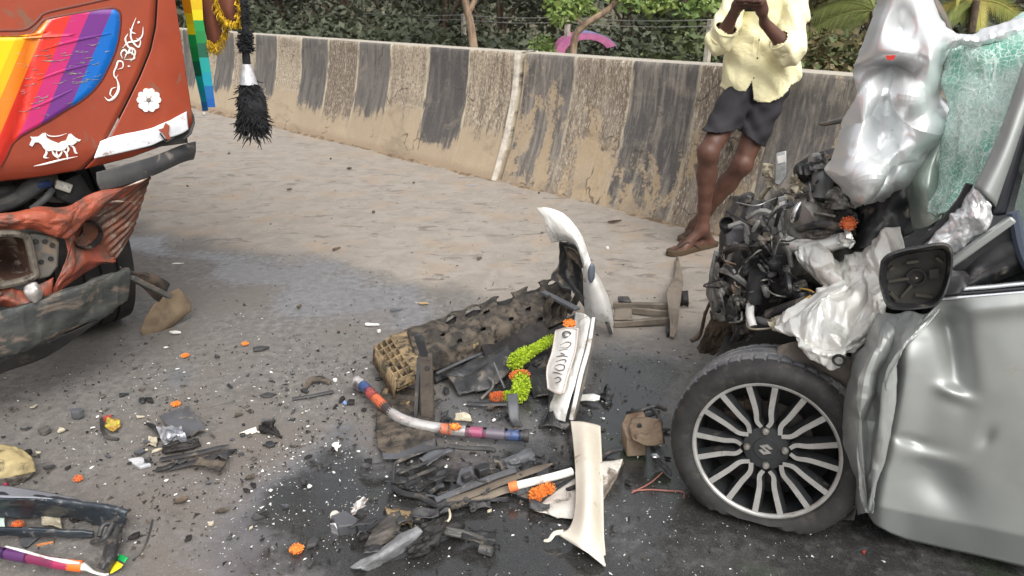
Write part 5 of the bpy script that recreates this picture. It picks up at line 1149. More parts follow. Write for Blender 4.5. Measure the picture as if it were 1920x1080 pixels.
es('muddy_panel', [[(1336,580,.66),(1356,596,.62),(1376,606,.60)], [(1322,620,.72),(1340,632,.70),(1366,640,.68)], [(1306,652,.84),(1318,662,.82),(1336,668,.78)]], M_rst, .015, 16, 2)
es('muddy_panel', [[(1380,560,.52),(1402,570,.50),(1420,600,.48)], [(1376,600,.52),(1394,612,.50),(1416,622,.48)], [(1370,640,.54),(1386,640,.52),(1404,640,.5)]], M_cb2, .015, 16, 8)
et('dark_bracket_wire', [(1340,548,.7),(1322,590,.74),(1312,630,.8),(1298,640,.86)], .006, M_rst)
# strut and white pipe
et('strut', [(1422,512,.34),(1416,540,.34),(1412,566,.34)], .026, M_cb, 8, 14)
mb = MB(); mb.lathe([(.0, .012), (.014, .012), (.02, .004), (.02, -.01)], CP(1423, 509, .34), (0, 0, 1.), 14); part('strut_top', mb, M_alu, car)
et('white_pipe', [(1408,562,.33),(1406,590,.32),(1412,612,.30)], .013, mat('white_pipe_plastic', S(196, 196, 194), .45), 8)
es('battery_cover', [[(1440,530,.42),(1480,518,.40),(1500,520,.40)], [(1450,548,.36),(1482,540,.32),(1520,545,.32)], [(1440,568,.38),(1480,566,.34),(1528,566,.34)]], M_cb, .014, 14, 5)
et('hose', [(1440,590,.34),(1480,575,.30),(1520,562,.28),(1560,545,.28),(1575,530,.3)], .016, M_cb2)
et('hose', [(1420,600,.34),(1450,606,.28),(1490,590,.24),(1520,578,.24)], .012, mat('grey_hose', S(92, 92, 94), .5))
et('wiring', [(1450,598,.3),(1480,585,.26),(1504,566,.24),(1520,555,.26)], .004, mat('yellow_wire', S(170, 138, 70), .5))
et('wiring', [(1446,606,.28),(1470,598,.24),(1496,580,.24),(1524,570,.26)], .003, mat('tan_wire', S(150, 130, 100), .5)); et('wiring', [(1490,540,.34),(1520,545,.3),(1536,560,.3)], .003, mat('yellow_wire', S(170, 138, 70), .5)); et('wiring', [(1400,590,.34),(1404,615,.3),(1440,616,.24),(1470,606,.2)], .003, M_crm)
es('tan_scrap', [[(1440,600,.26),(1470,588,.24)], [(1444,612,.22),(1478,602,.2)], [(1450,620,.2),(1480,612,.18)]], M_crm, .014, 22, 6, 12, 12)
# upper engine clutter
ep('silver_plate', [(1455,288,.62),(1474,283,.62),(1476,330,.60),(1462,348,.60),(1452,345,.60)], .012, mat('bright_steel_plate', S(176, 178, 178), .3, .5, S(130, 130, 128), 12), .003)
ep('plate_reflection', [(1457,294,.608),(1471,290,.608),(1472,304,.608),(1458,308,.608)], .004, M_wht, .001)  # white patch painting the reflection on the steel plate
ep('silver_plate', [(1458,370,.58),(1476,366,.58),(1478,400,.57),(1462,412,.57)], .012, bpy.data.materials['bright_steel_plate'], .003)
ep('plate_reflection', [(1460,380,.568),(1472,377,.568),(1473,393,.568),(1461,396,.568)], .004, M_wht, .001)  # reflection on the lower plate, also painted as a white patch
es('bracket', [[(1434,305,.66),(1452,310,.64)], [(1430,330,.66),(1450,335,.62)], [(1440,350,.66),(1458,356,.62)]], M_crm, .016, 20, 2, 14, 12); es('bracket', [[(1478,330,.62),(1500,335,.58),(1506,350,.6)], [(1476,350,.6),(1496,352,.55),(1504,368,.58)], [(1470,372,.6),(1490,378,.56),(1500,385,.58)]], M_crm, .022, 18, 5, 18, 16)
et('rod', [(1446,345,.66),(1432,362,.68),(1420,380,.7),(1410,395,.7)], .009, M_crm); et('rod', [(1470,358,.6),(1452,372,.62),(1448,395,.64)], .012, M_alu)
et('intake_pipe', [(1504,322,.70),(1530,306,.64),(1560,298,.62),(1590,292,.64),(1612,300,.70)], .032, M_cb2, 20, 14)
et('filter_canister', [(1540,300,.60),(1543,335,.56),(1538,372,.54)], [.034, .034, .028], mat('grey_canister', S(112, 114, 114), .45, .3, S(84, 84, 84), 12), 12, 16)
mb = MB(); mb.lathe([(0, .012), (.03, .01), (.038, .0), (.038, -.018)], CP(1540, 297, .60), unit(A([0, 0, 1.])+CN*.2), 18); part('canister_lid', mb, M_alu, car)
es('heat_shield', [[(1550,335,.58),(1580,330,.56),(1604,345,.6)], [(1545,360,.54),(1580,355,.50),(1606,368,.56)], [(1540,392,.54),(1576,390,.50),(1606,392,.56)]], M_alu, .03, 11, 3, 30, 30)
es('heat_shield', [[(1556,322,.62),(1580,318,.6),(1600,326,.64)], [(1548,345,.58),(1576,340,.56),(1602,350,.6)]], mat('dark_alloy', S(96, 96, 96), .45, .4, S(64, 62, 60), 12), .02, 12, 8, 20, 24)
et('silver_bow', [(1512,372,.56),(1498,385,.53),(1488,405,.52),(1488,420,.54)], .009, M_bchr); et('black_bow', [(1520,368,.58),(1508,382,.54),(1498,405,.52),(1496,428,.54)], .012, M_cb)
es('engine_cover', [[(1490,392,.62),(1530,380,.56),(1590,388,.54)], [(1488,420,.58),(1540,408,.50),(1604,416,.5)], [(1500,450,.54),(1545,446,.48),(1600,446,.46)]], M_cb2, .05, 12, 3, 34, 34)
ep('coil_block', [(1500,398,.52),(1520,392,.52),(1526,404,.51),(1506,412,.51)], .04, M_cb); ep('coil_block', [(1530,396,.51),(1552,392,.51),(1556,404,.50),(1536,410,.50)], .04, M_cb2)
ep('radiator_core', [(1470,468,.52),(1500,456,.50),(1512,500,.46),(1484,516,.47)], .03, M_alu, .002)
for k in range(11): et('radiator_fin', [(lerp(1471,1499,k/10), lerp(469,457,k/10), .498-.01*k/10), (lerp(1485,1511,k/10), lerp(515,500,k/10), .45)], .0025, M_gry, 3, 5)
RE = random.Random(31); M_sil2 = mat('scraped_bare_steel', S(150, 150, 148), .35, .6, S(110, 108, 104), 18)
_em = [M_sil2, M_cb, M_cb, M_cb, M_cb2, M_cb2, M_alu, M_gry, M_cb2, bpy.data.materials['mid_grey_plastic'], M_drk]
for k in range(110):
    x = RE.uniform(1350, 1590); y = lerp(610, 400, (x-1350)/240)+RE.uniform(-150, 20); y = max(300, min(605, y))
    if x > 1500 and y > 470: continue
    s_ = .40+.20*(x > 1480)-.05*RE.random(); m_ = RE.choice(_em); q = RE.random()
    if q < .62:
        a = RE.uniform(0, 6.3); L = RE.uniform(20, 80); et('hose' if q < .24 else 'wiring', [(x, y, s_), (x+math.cos(a)*L*.5+RE.uniform(-10, 10), y+math.sin(a)*L*.4+RE.uniform(-10, 10), s_-.05), (max(1348, x+math.cos(a)*L), y+math.sin(a)*L*.7, s_-.01)], RE.uniform(.005, .011) if q < .24 else RE.uniform(.0016, .0035), m_, 10, 6)
    elif q < .88:
        w = RE.uniform(7, 20); h_ = RE.uniform(6, 16); r0 = RE.uniform(-.6, .6); es('bracket', [[(x-w+h_*r0, y-h_, s_+.03), (x+w+h_*r0, y-h_+RE.uniform(-8, 8), s_-.02)], [(x-w, y, s_-.02), (x+w, y+RE.uniform(-6, 6), s_-.04)], [(x-w-h_*r0, y+h_, s_), (x+w-h_*r0, y+h_+RE.uniform(-8, 8), s_+.01)]], m_, .02, 10, k, 9, 9)
    else:
        mb = MB(); r0 = RE.uniform(.006, .018); ax_ = unit([RE.gauss(0, 1), -abs(RE.gauss(0, 1)), RE.gauss(0, 1)+1]); mb.lathe([(0, .012), (r0*.7, .012), (r0, .006), (r0, -.02), (r0*.6, -.03)], CP(x, y, s_-.03), ax_, 12); part('fitting', mb, m_, car)
et('hose', [(1500,430,.5),(1540,420,.46),(1580,425,.46),(1606,415,.5)], .012, M_cb2); et('hose', [(1525,400,.5),(1545,402,.47),(1566,406,.47)], .005, M_alu)
et('inner_rail', [(1458,425,.56),(1470,455,.50),(1500,466,.46),(1540,462,.44),(1580,452,.44)], .022, M_inner, 24, 10)
es('inner_rail_skin', [[(1455,408,.58),(1478,440,.52),(1520,448,.48),(1580,440,.46)], [(1456,440,.54),(1480,468,.46),(1520,474,.42),(1578,462,.42)]], M_inner, .012, 16, 3, 14, 40)
es('void_shade_sheet', [[(1470,440,.62),(1500,470,.56),(1540,500,.50)], [(1450,500,.58),(1490,520,.50),(1530,530,.46)], [(1440,560,.56),(1490,565,.50),(1530,560,.46)]], M_drk, .02, 12, 4)  # dark sheet added to stand for the shade of the engine bay void
es('far_wing', [[(1560,262,1.1),(1590,250,1.05),(1620,250,1.0)], [(1548,300,1.1),(1580,296,1.05),(1620,290,1.0)], [(1540,340,1.1),(1580,335,1.05),(1620,330,1.0)]], mat('dull_grey_panel', S(120, 122, 122), .5, .2, S(90, 90, 88), 8), .03, 7, 3)
ep('far_bracket', [(1534,232,1.0),(1590,218,.96),(1588,230,.96),(1542,238,1.0)], .02, M_gry); 
es('pale_rag', [[(1580,430,.44),(1600,424,.42)], [(1572,446,.42),(1600,446,.38)], [(1576,462,.4),(1598,464,.38)]], M_inner, .02, 22, 3, 14, 14)
# ---- cabin behind: roof, far side, seats, rear body out of view
mb = MB(); P = [[CX(d, s, 1.33+.10*math.sin(min(1, (d-.42)/.5)*1.57)+.05*math.sin(s/1.6*math.pi)) for s in np.linspace(.16, 1.5, 10)] for d in np.linspace(.62, 2.4, 12)]; mb.grid(np.array(P)); part('roof', mb, M_sil, car, solid=.005)
mb = MB(); mb.box(CX(1.35, 1.62, .62), (1.9, .06, 1.0), np.stack([CD, -CN, A([0, 0, 1.])], 1)); part('far_side', mb, M_sil, car, bevel=.03)
mb = MB(); mb.box(CX(.52, .85, .72), (.30, 1.3, .22), np.stack([CD, -CN, A([0, 0, 1.])], 1)); part('dashboard', mb, M_cb, car, bevel=.04)
for s in (.45, 1.15):
    mb = MB(); mb.box(CX(1.25, s, .75), (.16, .46, .75), np.stack([CD, -CN, A([0, 0, 1.])], 1)); part('seat_back', mb, mat('beige_seat', S(150, 138, 118), .8), car, bevel=.05)
    mb = MB(); mb.box(CX(1.0, s, .40), (.5, .46, .16), np.stack([CD, -CN, A([0, 0, 1.])], 1)); part('seat', mb, mat('beige_seat', S(150, 138, 118), .8), car, bevel=.05)
mb = MB(); mb.box(CX(1.4, .85, .2), (2.0, 1.4, .08), np.stack([CD, -CN, A([0, 0, 1.])], 1)); part('floor_pan', mb, M_cb, car, bevel=.01)
# ================================================================== PERSON leaning on the barrier
M_skin = NT('dark_brown_skin'); t = M_skin
c = t.mix(t.ramp(t.noise(7, 5), .38, .64), S(98, 68, 57), S(78, 53, 44)); t.set(col=c, rough=.5, spec=.4, sss=.04, normal=t.bump(t.noise(90, 4), .08, .003)); M_skin = t.m
t = NT('pale_yellow_cotton'); c = t.mix(t.ramp(t.noise(4, 5), .4, .62), S(238, 231, 190), S(230, 222, 178)); t.set(col=c, rough=.85, sheen=.2, spec=.2, normal=t.bump(t.noise(9, 5, .6, None, 1.2), .5, .03, t.bump(t.noise(400, 2), .1, .001))); M_shirt = t.m
M_short = mat('charcoal_shorts', S(34, 33, 38), .85, 0, S(46, 43, 49), 6, bump=.25, bs=20, bd=.01)
def Pj(x, y, Y): return V(x, y, Y)
hipL, hipR = Pj(1398, 160, 4.50), Pj(1446, 160, 4.42)
kneeA, ankA = Pj(1328, 285, 4.24), Pj(1318, 428, 4.27)          # leg crossed in front (image left)
kneeB, ankB = Pj(1392, 308, 4.36), Pj(1302, 424, 4.50)          # leg behind
shA, shB = Pj(1392, -22, 4.50), Pj(1492, -12, 4.40)
elA, haA = Pj(1349, 78, 4.28), Pj(1384, 10, 4.12)
elB, haB = Pj(1484, 98, 4.16), Pj(1418, 26, 4.08)
wrA, wrB = lerp(elA, haA, .80), lerp(elB, haB, .78)
pelv = (hipL+hipR)/2; chest = (shA+shB)/2; neck = chest+A([-.02, -.05, .07]); head = neck+A([-.05, -.10, .17])
fdir = unit([-.55, -.75, -.25])                                    # face looks down at the phone
lft = unit(shB-shA); fwd = unit(np.cross(lft, [0, 0, 1.])); fwd = fwd if fwd[1] < 0 else -fwd
allp = np.array([hipL, hipR, kneeA, ankA, ankB, shA, shB, elA, haA, elB, haB, head])
toeA, heelA = G(1262, 468, .035), G(1334, 452, .035)
toeB, heelB = G(1284, 443, .035), G(1312, 432, .035)
b = SDF(allp.min(0)-.22, allp.max(0)+.26, .0058); b.lo[2]
# torso
b.cap(pelv, lerp(pelv, chest, .5), .125, .115, .03, (fwd, .72)).cap(lerp(pelv, chest, .5), lerp(pelv, chest, .9), .115, .135, .05, (fwd, .70)).cap(shA, shB, .05, .05, .05)
b.cap(lerp(pelv, chest, .95), neck, .06, .052, .04).cap(neck, neck+(head-neck)*.5, .052, .05, .02)
# legs
for hp, kn, an in ((hipL, kneeA, ankA), (hipR, kneeB, ankB)):
    d = unit(an-kn); b.cap(hp, kn, .086, .056, .03).cap(kn, kn+d*.02, .057, .054, .02); cf = lerp(kn, an, .3)-unit(fwd)*.014
    b.cap(kn, cf, .050, .056, .03).cap(cf, lerp(kn, an, .72), .055, .036, .03).cap(lerp(kn, an, .7), an, .036, .034, .02); b.ell(kn+fwd*.018, (.04, .04, .045), None, .03)
for an, he, to in ((ankA, heelA, toeA), (ankB, heelB, toeB)):
    hp = lerp(he, to, .08); b.cap(an, hp, .034, .032, .02); mt = lerp(he, to, .70); ax = unit(to-he); sd = A([-ax[1], ax[0], 0])
    b.cap(an, mt+A([0, 0, .005]), .033, .024, .03).cap(hp, mt, .032, .030, .03, (A([0, 0, 1.]), .8)); L = np.linalg.norm(to-he)
    for k, (o, l, r) in enumerate(((-.034, .30, .0125), (-.014, .30, .0095), (.003, .27, .009), (.018, .23, .0085), (.032, .18, .008))):
        p0 = mt+sd*o*.8-A([0, 0, .006]); b.cap(p0, p0+ax*L*l*.55+sd*o*.1, r*1.1, r, .008).cap(p0+ax*L*l*.55+sd*o*.1, p0+ax*L*l+sd*o*.12-A([0, 0, .004]), r, r*.9, .006)
# arms
for sh, el, wr, ha in ((shA, elA, wrA, haA), (shB, elB, wrB, haB)):
    b.cap(sh, el, .050, .040, .03).cap(el, lerp(el, wr, .35), .040, .041, .02).cap(lerp(el, wr, .3), wr, .041, .027, .02)
# hands closed on a phone held upright between them
ph_c = (haA+haB)/2+A([0, -.035, .045]); ph_n = unit(head-ph_c); ph_x = unit(np.cross([0, 0, 1.], ph_n)); ph_x = ph_x if ph_x[0] > 0 else -ph_x; ph_y = np.cross(ph_n, ph_x); ph_y = ph_y if ph_y[2] > 0 else -ph_y
def fing(pts, r): 
    for i in range(len(pts)-1): b.cap(pts[i], pts[i+1], r*(1-.08*i), r*(1-.08*(i+1)), .004)
def hand(wr, side, yo):
    # side=-1: image-left hand. palm beside the phone, fingers curl round its back, thumb on its face
    edge = ph_c+ph_x*side*.050+ph_y*yo; pc = lerp(wr, edge, .62); pd = unit(edge-wr)
    b.cap(wr, pc, .027, .034, .015, (unit(np.cross(pd, ph_y)), .75)).cap(pc, edge, .034, .030, .012)
    for k, (o, l, r) in enumerate(((.036, 1.0, .0095), (.014, 1.1, .0098), (-.008, 1.03, .0092), (-.028, .82, .0082))):
        k0 = edge+ph_y*o*.9-ph_n*.006; k1 = k0-ph_n*.020*l+ph_x*side*.008; k2 = k1-ph_x*side*.034*l-ph_n*.002; k3 = k2-ph_x*side*.020*l+ph_n*.004
        fing([k0, k1, k2, k3], r)
    t0 = pc+ph_n*.012+ph_y*.01; fing([t0, edge+ph_n*.020+ph_y*.018+ph_x*side*.004, edge+ph_n*.016-ph_x*side*.022+ph_y*.038], .0115)
hand(wrA, -1, -.005); hand(wrB, 1, -.012)
# head with a face
hx = unit(np.cross(fdir, [0, 0, 1.])); hz = np.cross(hx, fdir); HR = np.stack([hx, fdir, hz], 1)
def HP(x, y, z): return head+hx*x+fdir*y+hz*z
b.ell(HP(0, -.012, .025), (.075, .094, .092), HR, .02).ell(HP(0, .022, -.045), (.056, .062, .068), HR, .03).ell(HP(0, .062, -.098), (.024, .022, .018), HR, .02)
b.cap(HP(0, .088, .0), HP(0, .108, -.035), .009, .014, .012).ell(HP(-.012, .098, -.04), (.009, .01, .008), HR, .006).ell(HP(.012, .098, -.04), (.009, .01, .008), HR, .006)
b.cap(HP(-.022, .084, -.066), HP(.022, .084, -.066), .0075, .0075, .006).cap(HP(-.018, .082, -.078), HP(.018, .082, -.078), .0085, .0085, .006)
for s in (-1, 1):
    b.cap(HP(s*.014, .088, .020), HP(s*.046, .074, .022), .008, .008, .012).ell(HP(s*.032, .080, .004), (.0135, .009, .008), HR, .004); b.ell(HP(s*.076, -.008, -.012), (.010, .022, .032), HR, .01)
person = thing('person', 'person in yellow shirt and dark shorts leaning on the barrier holding a phone', 'person', (ankA[0], ankA[1], 0))
part('body', b.mesh(), M_skin, person, smooth=179)
def proj(p):
    q = np.asarray(p)-_C; d = q@_fw; return 960+FPX*q[0]/d, 540-FPX*(q@_up)/d
def trim(mb, keep):
    f2 = []; 
    for f in mb.f:
        c = sum(np.array(mb.v[i]) for i in f)/len(f)
        if keep(*proj(c), c): f2.append(f)
    used = sorted({i for f in f2 for i in f}); mp = {j: k for k, j in enumerate(used)}; mb.v = [mb.v[i] for i in used]; mb.f = [tuple(mp[i] for i in f) for f in f2]; mb.mi = [0]*len(mb.f); return mb
# shirt
hemP = [(1330,150),(1356,164),(1368,176),(1380,181),(1392,177),(1402,166),(1410,152),(1414,188),(1426,192),(1445,191),(1462,184),(1474,174),(1482,160),(1500,150)]
def hem(x): return float(np.interp(x, [h[0] for h in hemP], [h[1] for h in hemP]))
s = SDF(allp.min(0)-.22, allp.max(0)+.2, .0065)
hemc = lerp(pelv, chest, -.14)
s.cap(hemc, lerp(pelv, chest, .35), .165, .148, .02, (fwd, .80)).cap(lerp(pelv, chest, .35), lerp(pelv, chest, .86), .148, .160, .05, (fwd, .76)).cap(shA, shB, .064, .068, .06)
s.cap(hipL-A([0, 0, .09]), lerp(hipL, shA, .45), .135, .10, .04).cap(hipR-A([0, 0, .09]), lerp(hipR, shB, .45), .135, .112, .04)
s.cap(lerp(shA, shB, .3)+A([0, 0, .02]), lerp(shA, shB, .7)+A([0, 0, .02]), .06, .06, .04)
for sh, el, wr, cf in ((shA, elA, wrA, .30), (shB, elB, wrB, .30)):
    s.cap(sh, el, .070, .060, .035).cap(el, lerp(el, wr, cf), .062, .056, .02).cap(lerp(el, wr, cf-.09), lerp(el, wr, cf), .058, .060, .004)
def wr_fn(X, Y, Z):
    u = (X*lft[0]+Y*lft[1]); return -1.3*np.abs(np.sin(Z*21+u*26+np.sin(u*13)*1.3+1))**3+np.sin(Z*46+u*30+np.sin(u*17+Z*8)*1.6)*.45+np.sin(u*60-Z*22+np.sin(Z*19)*2)*.4+np.sin(Z*24-u*34+1+np.sin(X*30)*1.2)*.6
s.wrinkle(.0075, wr_fn)
# neck opening
nk = neck+A([-.01, -.02, .02])
for wr, el, cf in ((wrA, elA, .30), (wrB, elB, .30)): pass
mbs = s.mesh()
dA, dB = unit(wrA-elA), unit(wrB-elB); cA, cB = lerp(elA, wrA, .30), lerp(elB, wrB, .30)
def keep(x, y, c):
    if y > hem(x) and c[2] < pelv[2]+.12: return False
    if np.linalg.norm(c-cA) < .11 and (c-cA)@dA > .038: return False
    if np.linalg.norm(c-cB) < .11 and (c-cB)@dB > .038: return False
    if np.linalg.norm(c-nk) < .085: return False
    return True
shirt = part('shirt', trim(mbs, keep), M_shirt, person, smooth=179, solid=.003, soff=1)
# placket, buttons, cuffs
def on_shirt(x, y):                                             # first hit of the sight line with the shirt
    r = unit(ray(x, y)); h = s.h
    for k in range(700):
        p = _C+r*(3.6+k*.0025); i = np.round((p-s.lo)/h).astype(int)
        if (i >= 0).all() and (i < s.n).all() and s.d[tuple(i)] < .002: return p-r*.004
    return V(x, y, 4.3)
pl = [(1432,20),(1430,50),(1425,75),(1421,109),(1416,147),(1414,186)]
q = cr([on_shirt(*p) for p in pl], 26); mb = MB(); mb.tube(q, .0022, 5); part('placket_edge', mb, M_shirt, shirt)
q = cr([on_shirt(x-11, y) for x, y in pl[1:-1]], 22); mb = MB(); mb.tube(q, .0014, 5); part('placket_edge', mb, M_shirt, shirt)
for x, y in ((1424,75),(1420,109),(1414,147),(1429,38)): mb = MB(); mb.lathe([(0, .002), (.005, .002), (.0062, 0)], on_shirt(x, y), fwd, 12); part('button', mb, mat('dark_button', S(70, 62, 56), .4), shirt)
for cc, dd in ((cA, dA), (cB, dB)):
    ex = unit(np.cross(dd, [0, 0, 1.])); ey = np.cross(dd, ex)
    for off in (.034, -.028):
        mb = MB(); mb.tube([cc+dd*off+(ex*math.cos(a)+ey*math.sin(a))*(.0615+.002*math.sin(3*a)) for a in np.linspace(0, 2*math.pi, 30)[:-1]], .0035, 6, closed=True); part('cuff_fold', mb, M_shirt, shirt)
# collar
mb = MB(); P = []
for k in range(17):
    a = -2.6+5.2*k/16; d = -fwd*math.cos(a)+lft*math.sin(a); P.append([nk+d*.080+A([0, 0, -.02]), nk+d*.074+A([0, 0, .03]), nk+d*.092+A([0, 0, .006]), nk+d*.105+A([0, 0, -.03])])
mb.grid(np.array(P)); part('collar', mb, M_shirt, shirt, solid=.003)
# shorts
sh = SDF(allp.min(0)-.22, allp.max(0)+.1, .007)
sh.cap(pelv-A([0, 0, .02]), lerp(pelv, chest, .25), .142, .132, .02, (fwd, .80))
for hp, kn in ((hipL, kneeA), (hipR, kneeB)): sh.cap(hp, lerp(hp, kn, 1.0), .100, .080, .008)
sh.wrinkle(.005, lambda X, Y, Z: np.sin(Z*40+X*52+np.sin(X*23)*1.5)+.6*np.sin(Z*70-X*30)-1.2*np.abs(np.sin(Z*17-X*24+np.sin(Y*20)))**3)
def keep2(x, y, c):
    if x < 1376: return y < float(np.interp(x, [1300, 1318, 1345, 1376], [238, 245, 250, 246]))
    return y < float(np.interp(x, [1376, 1380, 1400, 1420, 1436, 1460], [246, 240, 254, 270, 276, 272]))
shorts = part('shorts', trim(sh.mesh(), keep2), M_short, person, smooth=179, solid=.003, soff=1)
# hair
h = SDF(head-.17, head+.17, .006); h.ell(HP(0, -.018, .034), (.083, .100, .096), HR, .01); h.cut(HP(0, .052, .03), unit(fdir*.9-hz*.15)); h.cut(HP(0, 0, -.045), -hz)
h.wrinkle(.004, lambda X, Y, Z: np.sin(X*190+np.sin(Y*90)*2)*np.sin(Y*170+Z*60)*.8+np.sin(Z*210+X*80)*.5)
part('hair', h.mesh(), mat('black_hair', S(22, 20, 20), .7, bump=.6, bs=200), person, smooth=60)
for sgn in (-1, 1): mb = MB(); mb.blob(HP(sgn*.032, .0855, .004), .0085, 1, 0, 2); part('eye', mb, mat('eye_white', S(200, 192, 182), .3), person)
# flip-flops
M_flip = mat('brown_rubber_sole', S(82, 66, 47), .8, 0, S(62, 50, 37), 10, bump=.3)
for to, he in ((toeA, heelA), (toeB, heelB)):
    ax = unit(to-he); sd = A([-ax[1], ax[0], 0]); L = np.linalg.norm(to-he)+.075; c0 = he-ax*.035; c0[2] = .004
    out = [(0, -.018), (.03, -.034), (.25, -.036), (.55, -.040), (.78, -.048), (.93, -.038), (1.0, -.012), (1.0, .012), (.93, .036), (.78, .046), (.55, .040), (.25, .036), (.03, .034), (0, .018)]
    mb = MB(); oc = cr([A(o) for o in out+[out[0]]], 40)[:-1]; mb.prism([c0+ax*L*u+sd*v for u, v in oc], (0, 0, .030)); ff = part('flip_flop', mb, M_flip, person, bevel=.004)
    tp = c0+ax*L*.86+A([0, 0, .03])
    for e in (-1, 1): mb = MB(); mb.tube(cr([tp, c0+ax*L*.66+sd*e*.022+A([0, 0, .066]), c0+ax*L*.45+sd*e*.040+A([0, 0, .022])], 10), .006, 7); part('strap', mb, mat('dark_strap', S(60, 46, 38), .6), ff)
# phone
mb = MB(); Rm = np.stack([ph_x, ph_y, ph_n], 1); mb.box(ph_c, (.076, .155, .009), Rm); ph = part('phone', mb, mat('black_phone_case', S(24, 25, 28), .3), bevel=.004); tag(ph, 'black smartphone held upright in both hands by the person', 'phone')
mb = MB(); mb.box(ph_c+ph_n*.0051, (.068, .142, .0008), Rm); part('screen', mb, mat('phone_screen', S(30, 34, 40), .1), ph)
mb = MB(); mb.box(ph_c-ph_n*.006-ph_x*.02+ph_y*.055, (.02, .03, .003), Rm); part('camera_bump', mb, M_blk, ph, bevel=.001)
# ================================================================== WRECKAGE ON THE ROAD
def D(x, y, z=.0): return G(x, y, z)
def Dp(L): return [D(*q) for q in L]
M_dirtp = mat('mud_caked_plastic', S(90, 81, 70), .85, 0, S(54, 50, 45), 14, .38, .6, dirt=S(36, 33, 31), damt=.34, ds=30, bump=.5, bs=50)
M_tanp = mat('tan_muddy_plastic', S(148, 128, 96), .8, 0, S(104, 90, 68), 14, dirt=S(52, 45, 37), damt=.34, ds=30, bump=.4, bs=50)
M_dkp = mat('dark_moulded_plastic', S(40, 41, 43), .5, 0, S(62, 62, 62), 9, dirt=S(104, 96, 86), damt=.2, ds=16, bump=.2, bs=60)
M_gp = mat('slate_grey_plastic', S(84, 86, 90), .55, 0, S(66, 67, 70), 8, dirt=S(120, 112, 102), damt=.1, ds=16, bump=.12)
M_wp = mat('white_car_skin', S(226, 226, 222), .35, 0, S(208, 207, 202), 8, dirt=S(140, 128, 114), damt=.16, ds=14, coat=.3)
M_bei = mat('cream_trim_plastic', S(222, 215, 200), .6, 0, S(210, 201, 184), 5, dirt=S(150, 134, 110), damt=.08, ds=12, bump=.08, bs=120)
M_org = mat('orange_marigold', S(232, 146, 66), .7, 0, S(222, 124, 54), 40); M_orr = mat('red_orange_petals', S(206, 104, 58), .7, 0, S(220, 128, 70), 40); M_lime = mat('lime_yarn', S(168, 190, 42), .75, 0, S(140, 168, 34), 40)
M_yel = mat('yellow_petals', S(184, 172, 72), .7, 0, S(160, 120, 60), 30)
def single(o, label, cat, group=None): return tag(o, label, cat, group)
def sheet(name, label, cat, rows, m, amp=.006, cu=3, cv=3, o=1, nu=24, nv=24, th=.004, group=None, parent=None, smooth=30):
    mb = MB(); mb.grid(fold(patch([[D(*q) for q in r_] for r_ in rows], nu, nv), amp, cu, cv, o, .5)); ob = part(name, mb, m, parent, solid=th, smooth=smooth)
    return single(ob, label, cat, group) if parent is None else ob
def tubeo(name, label, cat, pts, r, m, n=20, k=8, group=None, parent=None, flat=1.0):
    mb = MB(); q = cr(Dp(pts), n); mb.tube(q, r if not hasattr(r, '__len__') else list(np.interp(np.linspace(0, 1, n), np.linspace(0, 1, len(r)), r)), k, flat=flat); ob = part(name, mb, m, parent)
    return single(ob, label, cat, group) if parent is None else ob
def plate(name, label, cat, pts, th, m, bev=.003, group=None, parent=None):
    mb = MB(); mb.prism(Dp(pts), (0, 0, th)); ob = part(name, mb, m, parent, bevel=bev)
    return single(ob, label, cat, group) if parent is None else ob
# ---- muddy bumper carrier
o = thing('bumper_carrier', 'long mud caked bumper carrier with notched top and honeycomb end', 'carrier', D(880, 690))
R1 = [(762,622,.14),(850,590,.15),(940,558,.16),(1010,533,.17),(1072,514,.18)]; R2 = [(778,664,.14),(850,636,.145),(940,603,.15),(1015,574,.155),(1070,552,.16)]; R3 = [(800,700,.05),(860,680,.05),(940,650,.05),(1010,622,.06),(1062,600,.07)]; R0 = [(752,628,.03),(845,602,.03),(935,570,.03),(1005,545,.04),(1068,525,.05)]
P = patch([[D(*q) for q in r_] for r_ in (R0, R1, R2, R3)], 60, 130); N_ = gnormals(P)
for i in range(60):
    for j in range(130):
        P[i, j] += N_[i, j]*(.006*math.sin(j*.45)*(1 if 18 < i < 45 else .3)+.008*facet(i*.16, j*.16, 3))
def pj(p): q = np.asarray(p)-_C; d = q@_fw; return 960+FPX*q[0]/d, 540-FPX*(q@_up)/d
NOT = [(846,600,10,9),(886,585,15,10),(946,562,16,11),(912,585,5,4),(1000,541,13,9),(1036,530,9,6),(862,640,5,3.5),(905,618,6,4),(958,598,5,4),(990,580,6,4),(830,628,5,3),(930,642,4,3),(1012,600,6,4),(1040,570,7,5)]
mb = MB(); mb.grid(P); f2 = []
for f in mb.f:
    x, y = pj(sum(np.array(mb.v[k]) for k in f)/4)
    if not any(abs((x-a)/c)**3+abs((y-b+.32*(x-a))/d)**3 < 1 for a, b, c, d in NOT): f2.append(f)
mb.f = f2; mb.mi = [0]*len(f2); part('channel', mb, M_dirtp, o, solid=.006, smooth=30)
mb = MB(); Q = (P-N_*.022 if (N_[30, 60]@A([0, -.3, 1])) > 0 else P+N_*.022)[1:-1:3, 1:-1:4]; mb.grid(Q); part('hollow_shade_core', mb, M_drk, o)  # dark sheet added inside so the notches look like shaded hollows
tubeo('lower_rail', 0, 0, [(812,712,.02),(880,684,.02),(960,652,.02),(1030,622,.03),(1082,596,.04)], .022, M_dkp, 24, 6, parent=o, flat=.8)
tubeo('lower_rail', 0, 0, [(818,700,.06),(880,672,.06),(960,640,.06),(1050,602,.07)], .006, M_gp, 24, 6, parent=o)
plate('mount_clip', 0, 0, [(876,645,.09),(888,640,.09),(898,650,.09),(888,656,.09)], .02, M_tanp, parent=o)
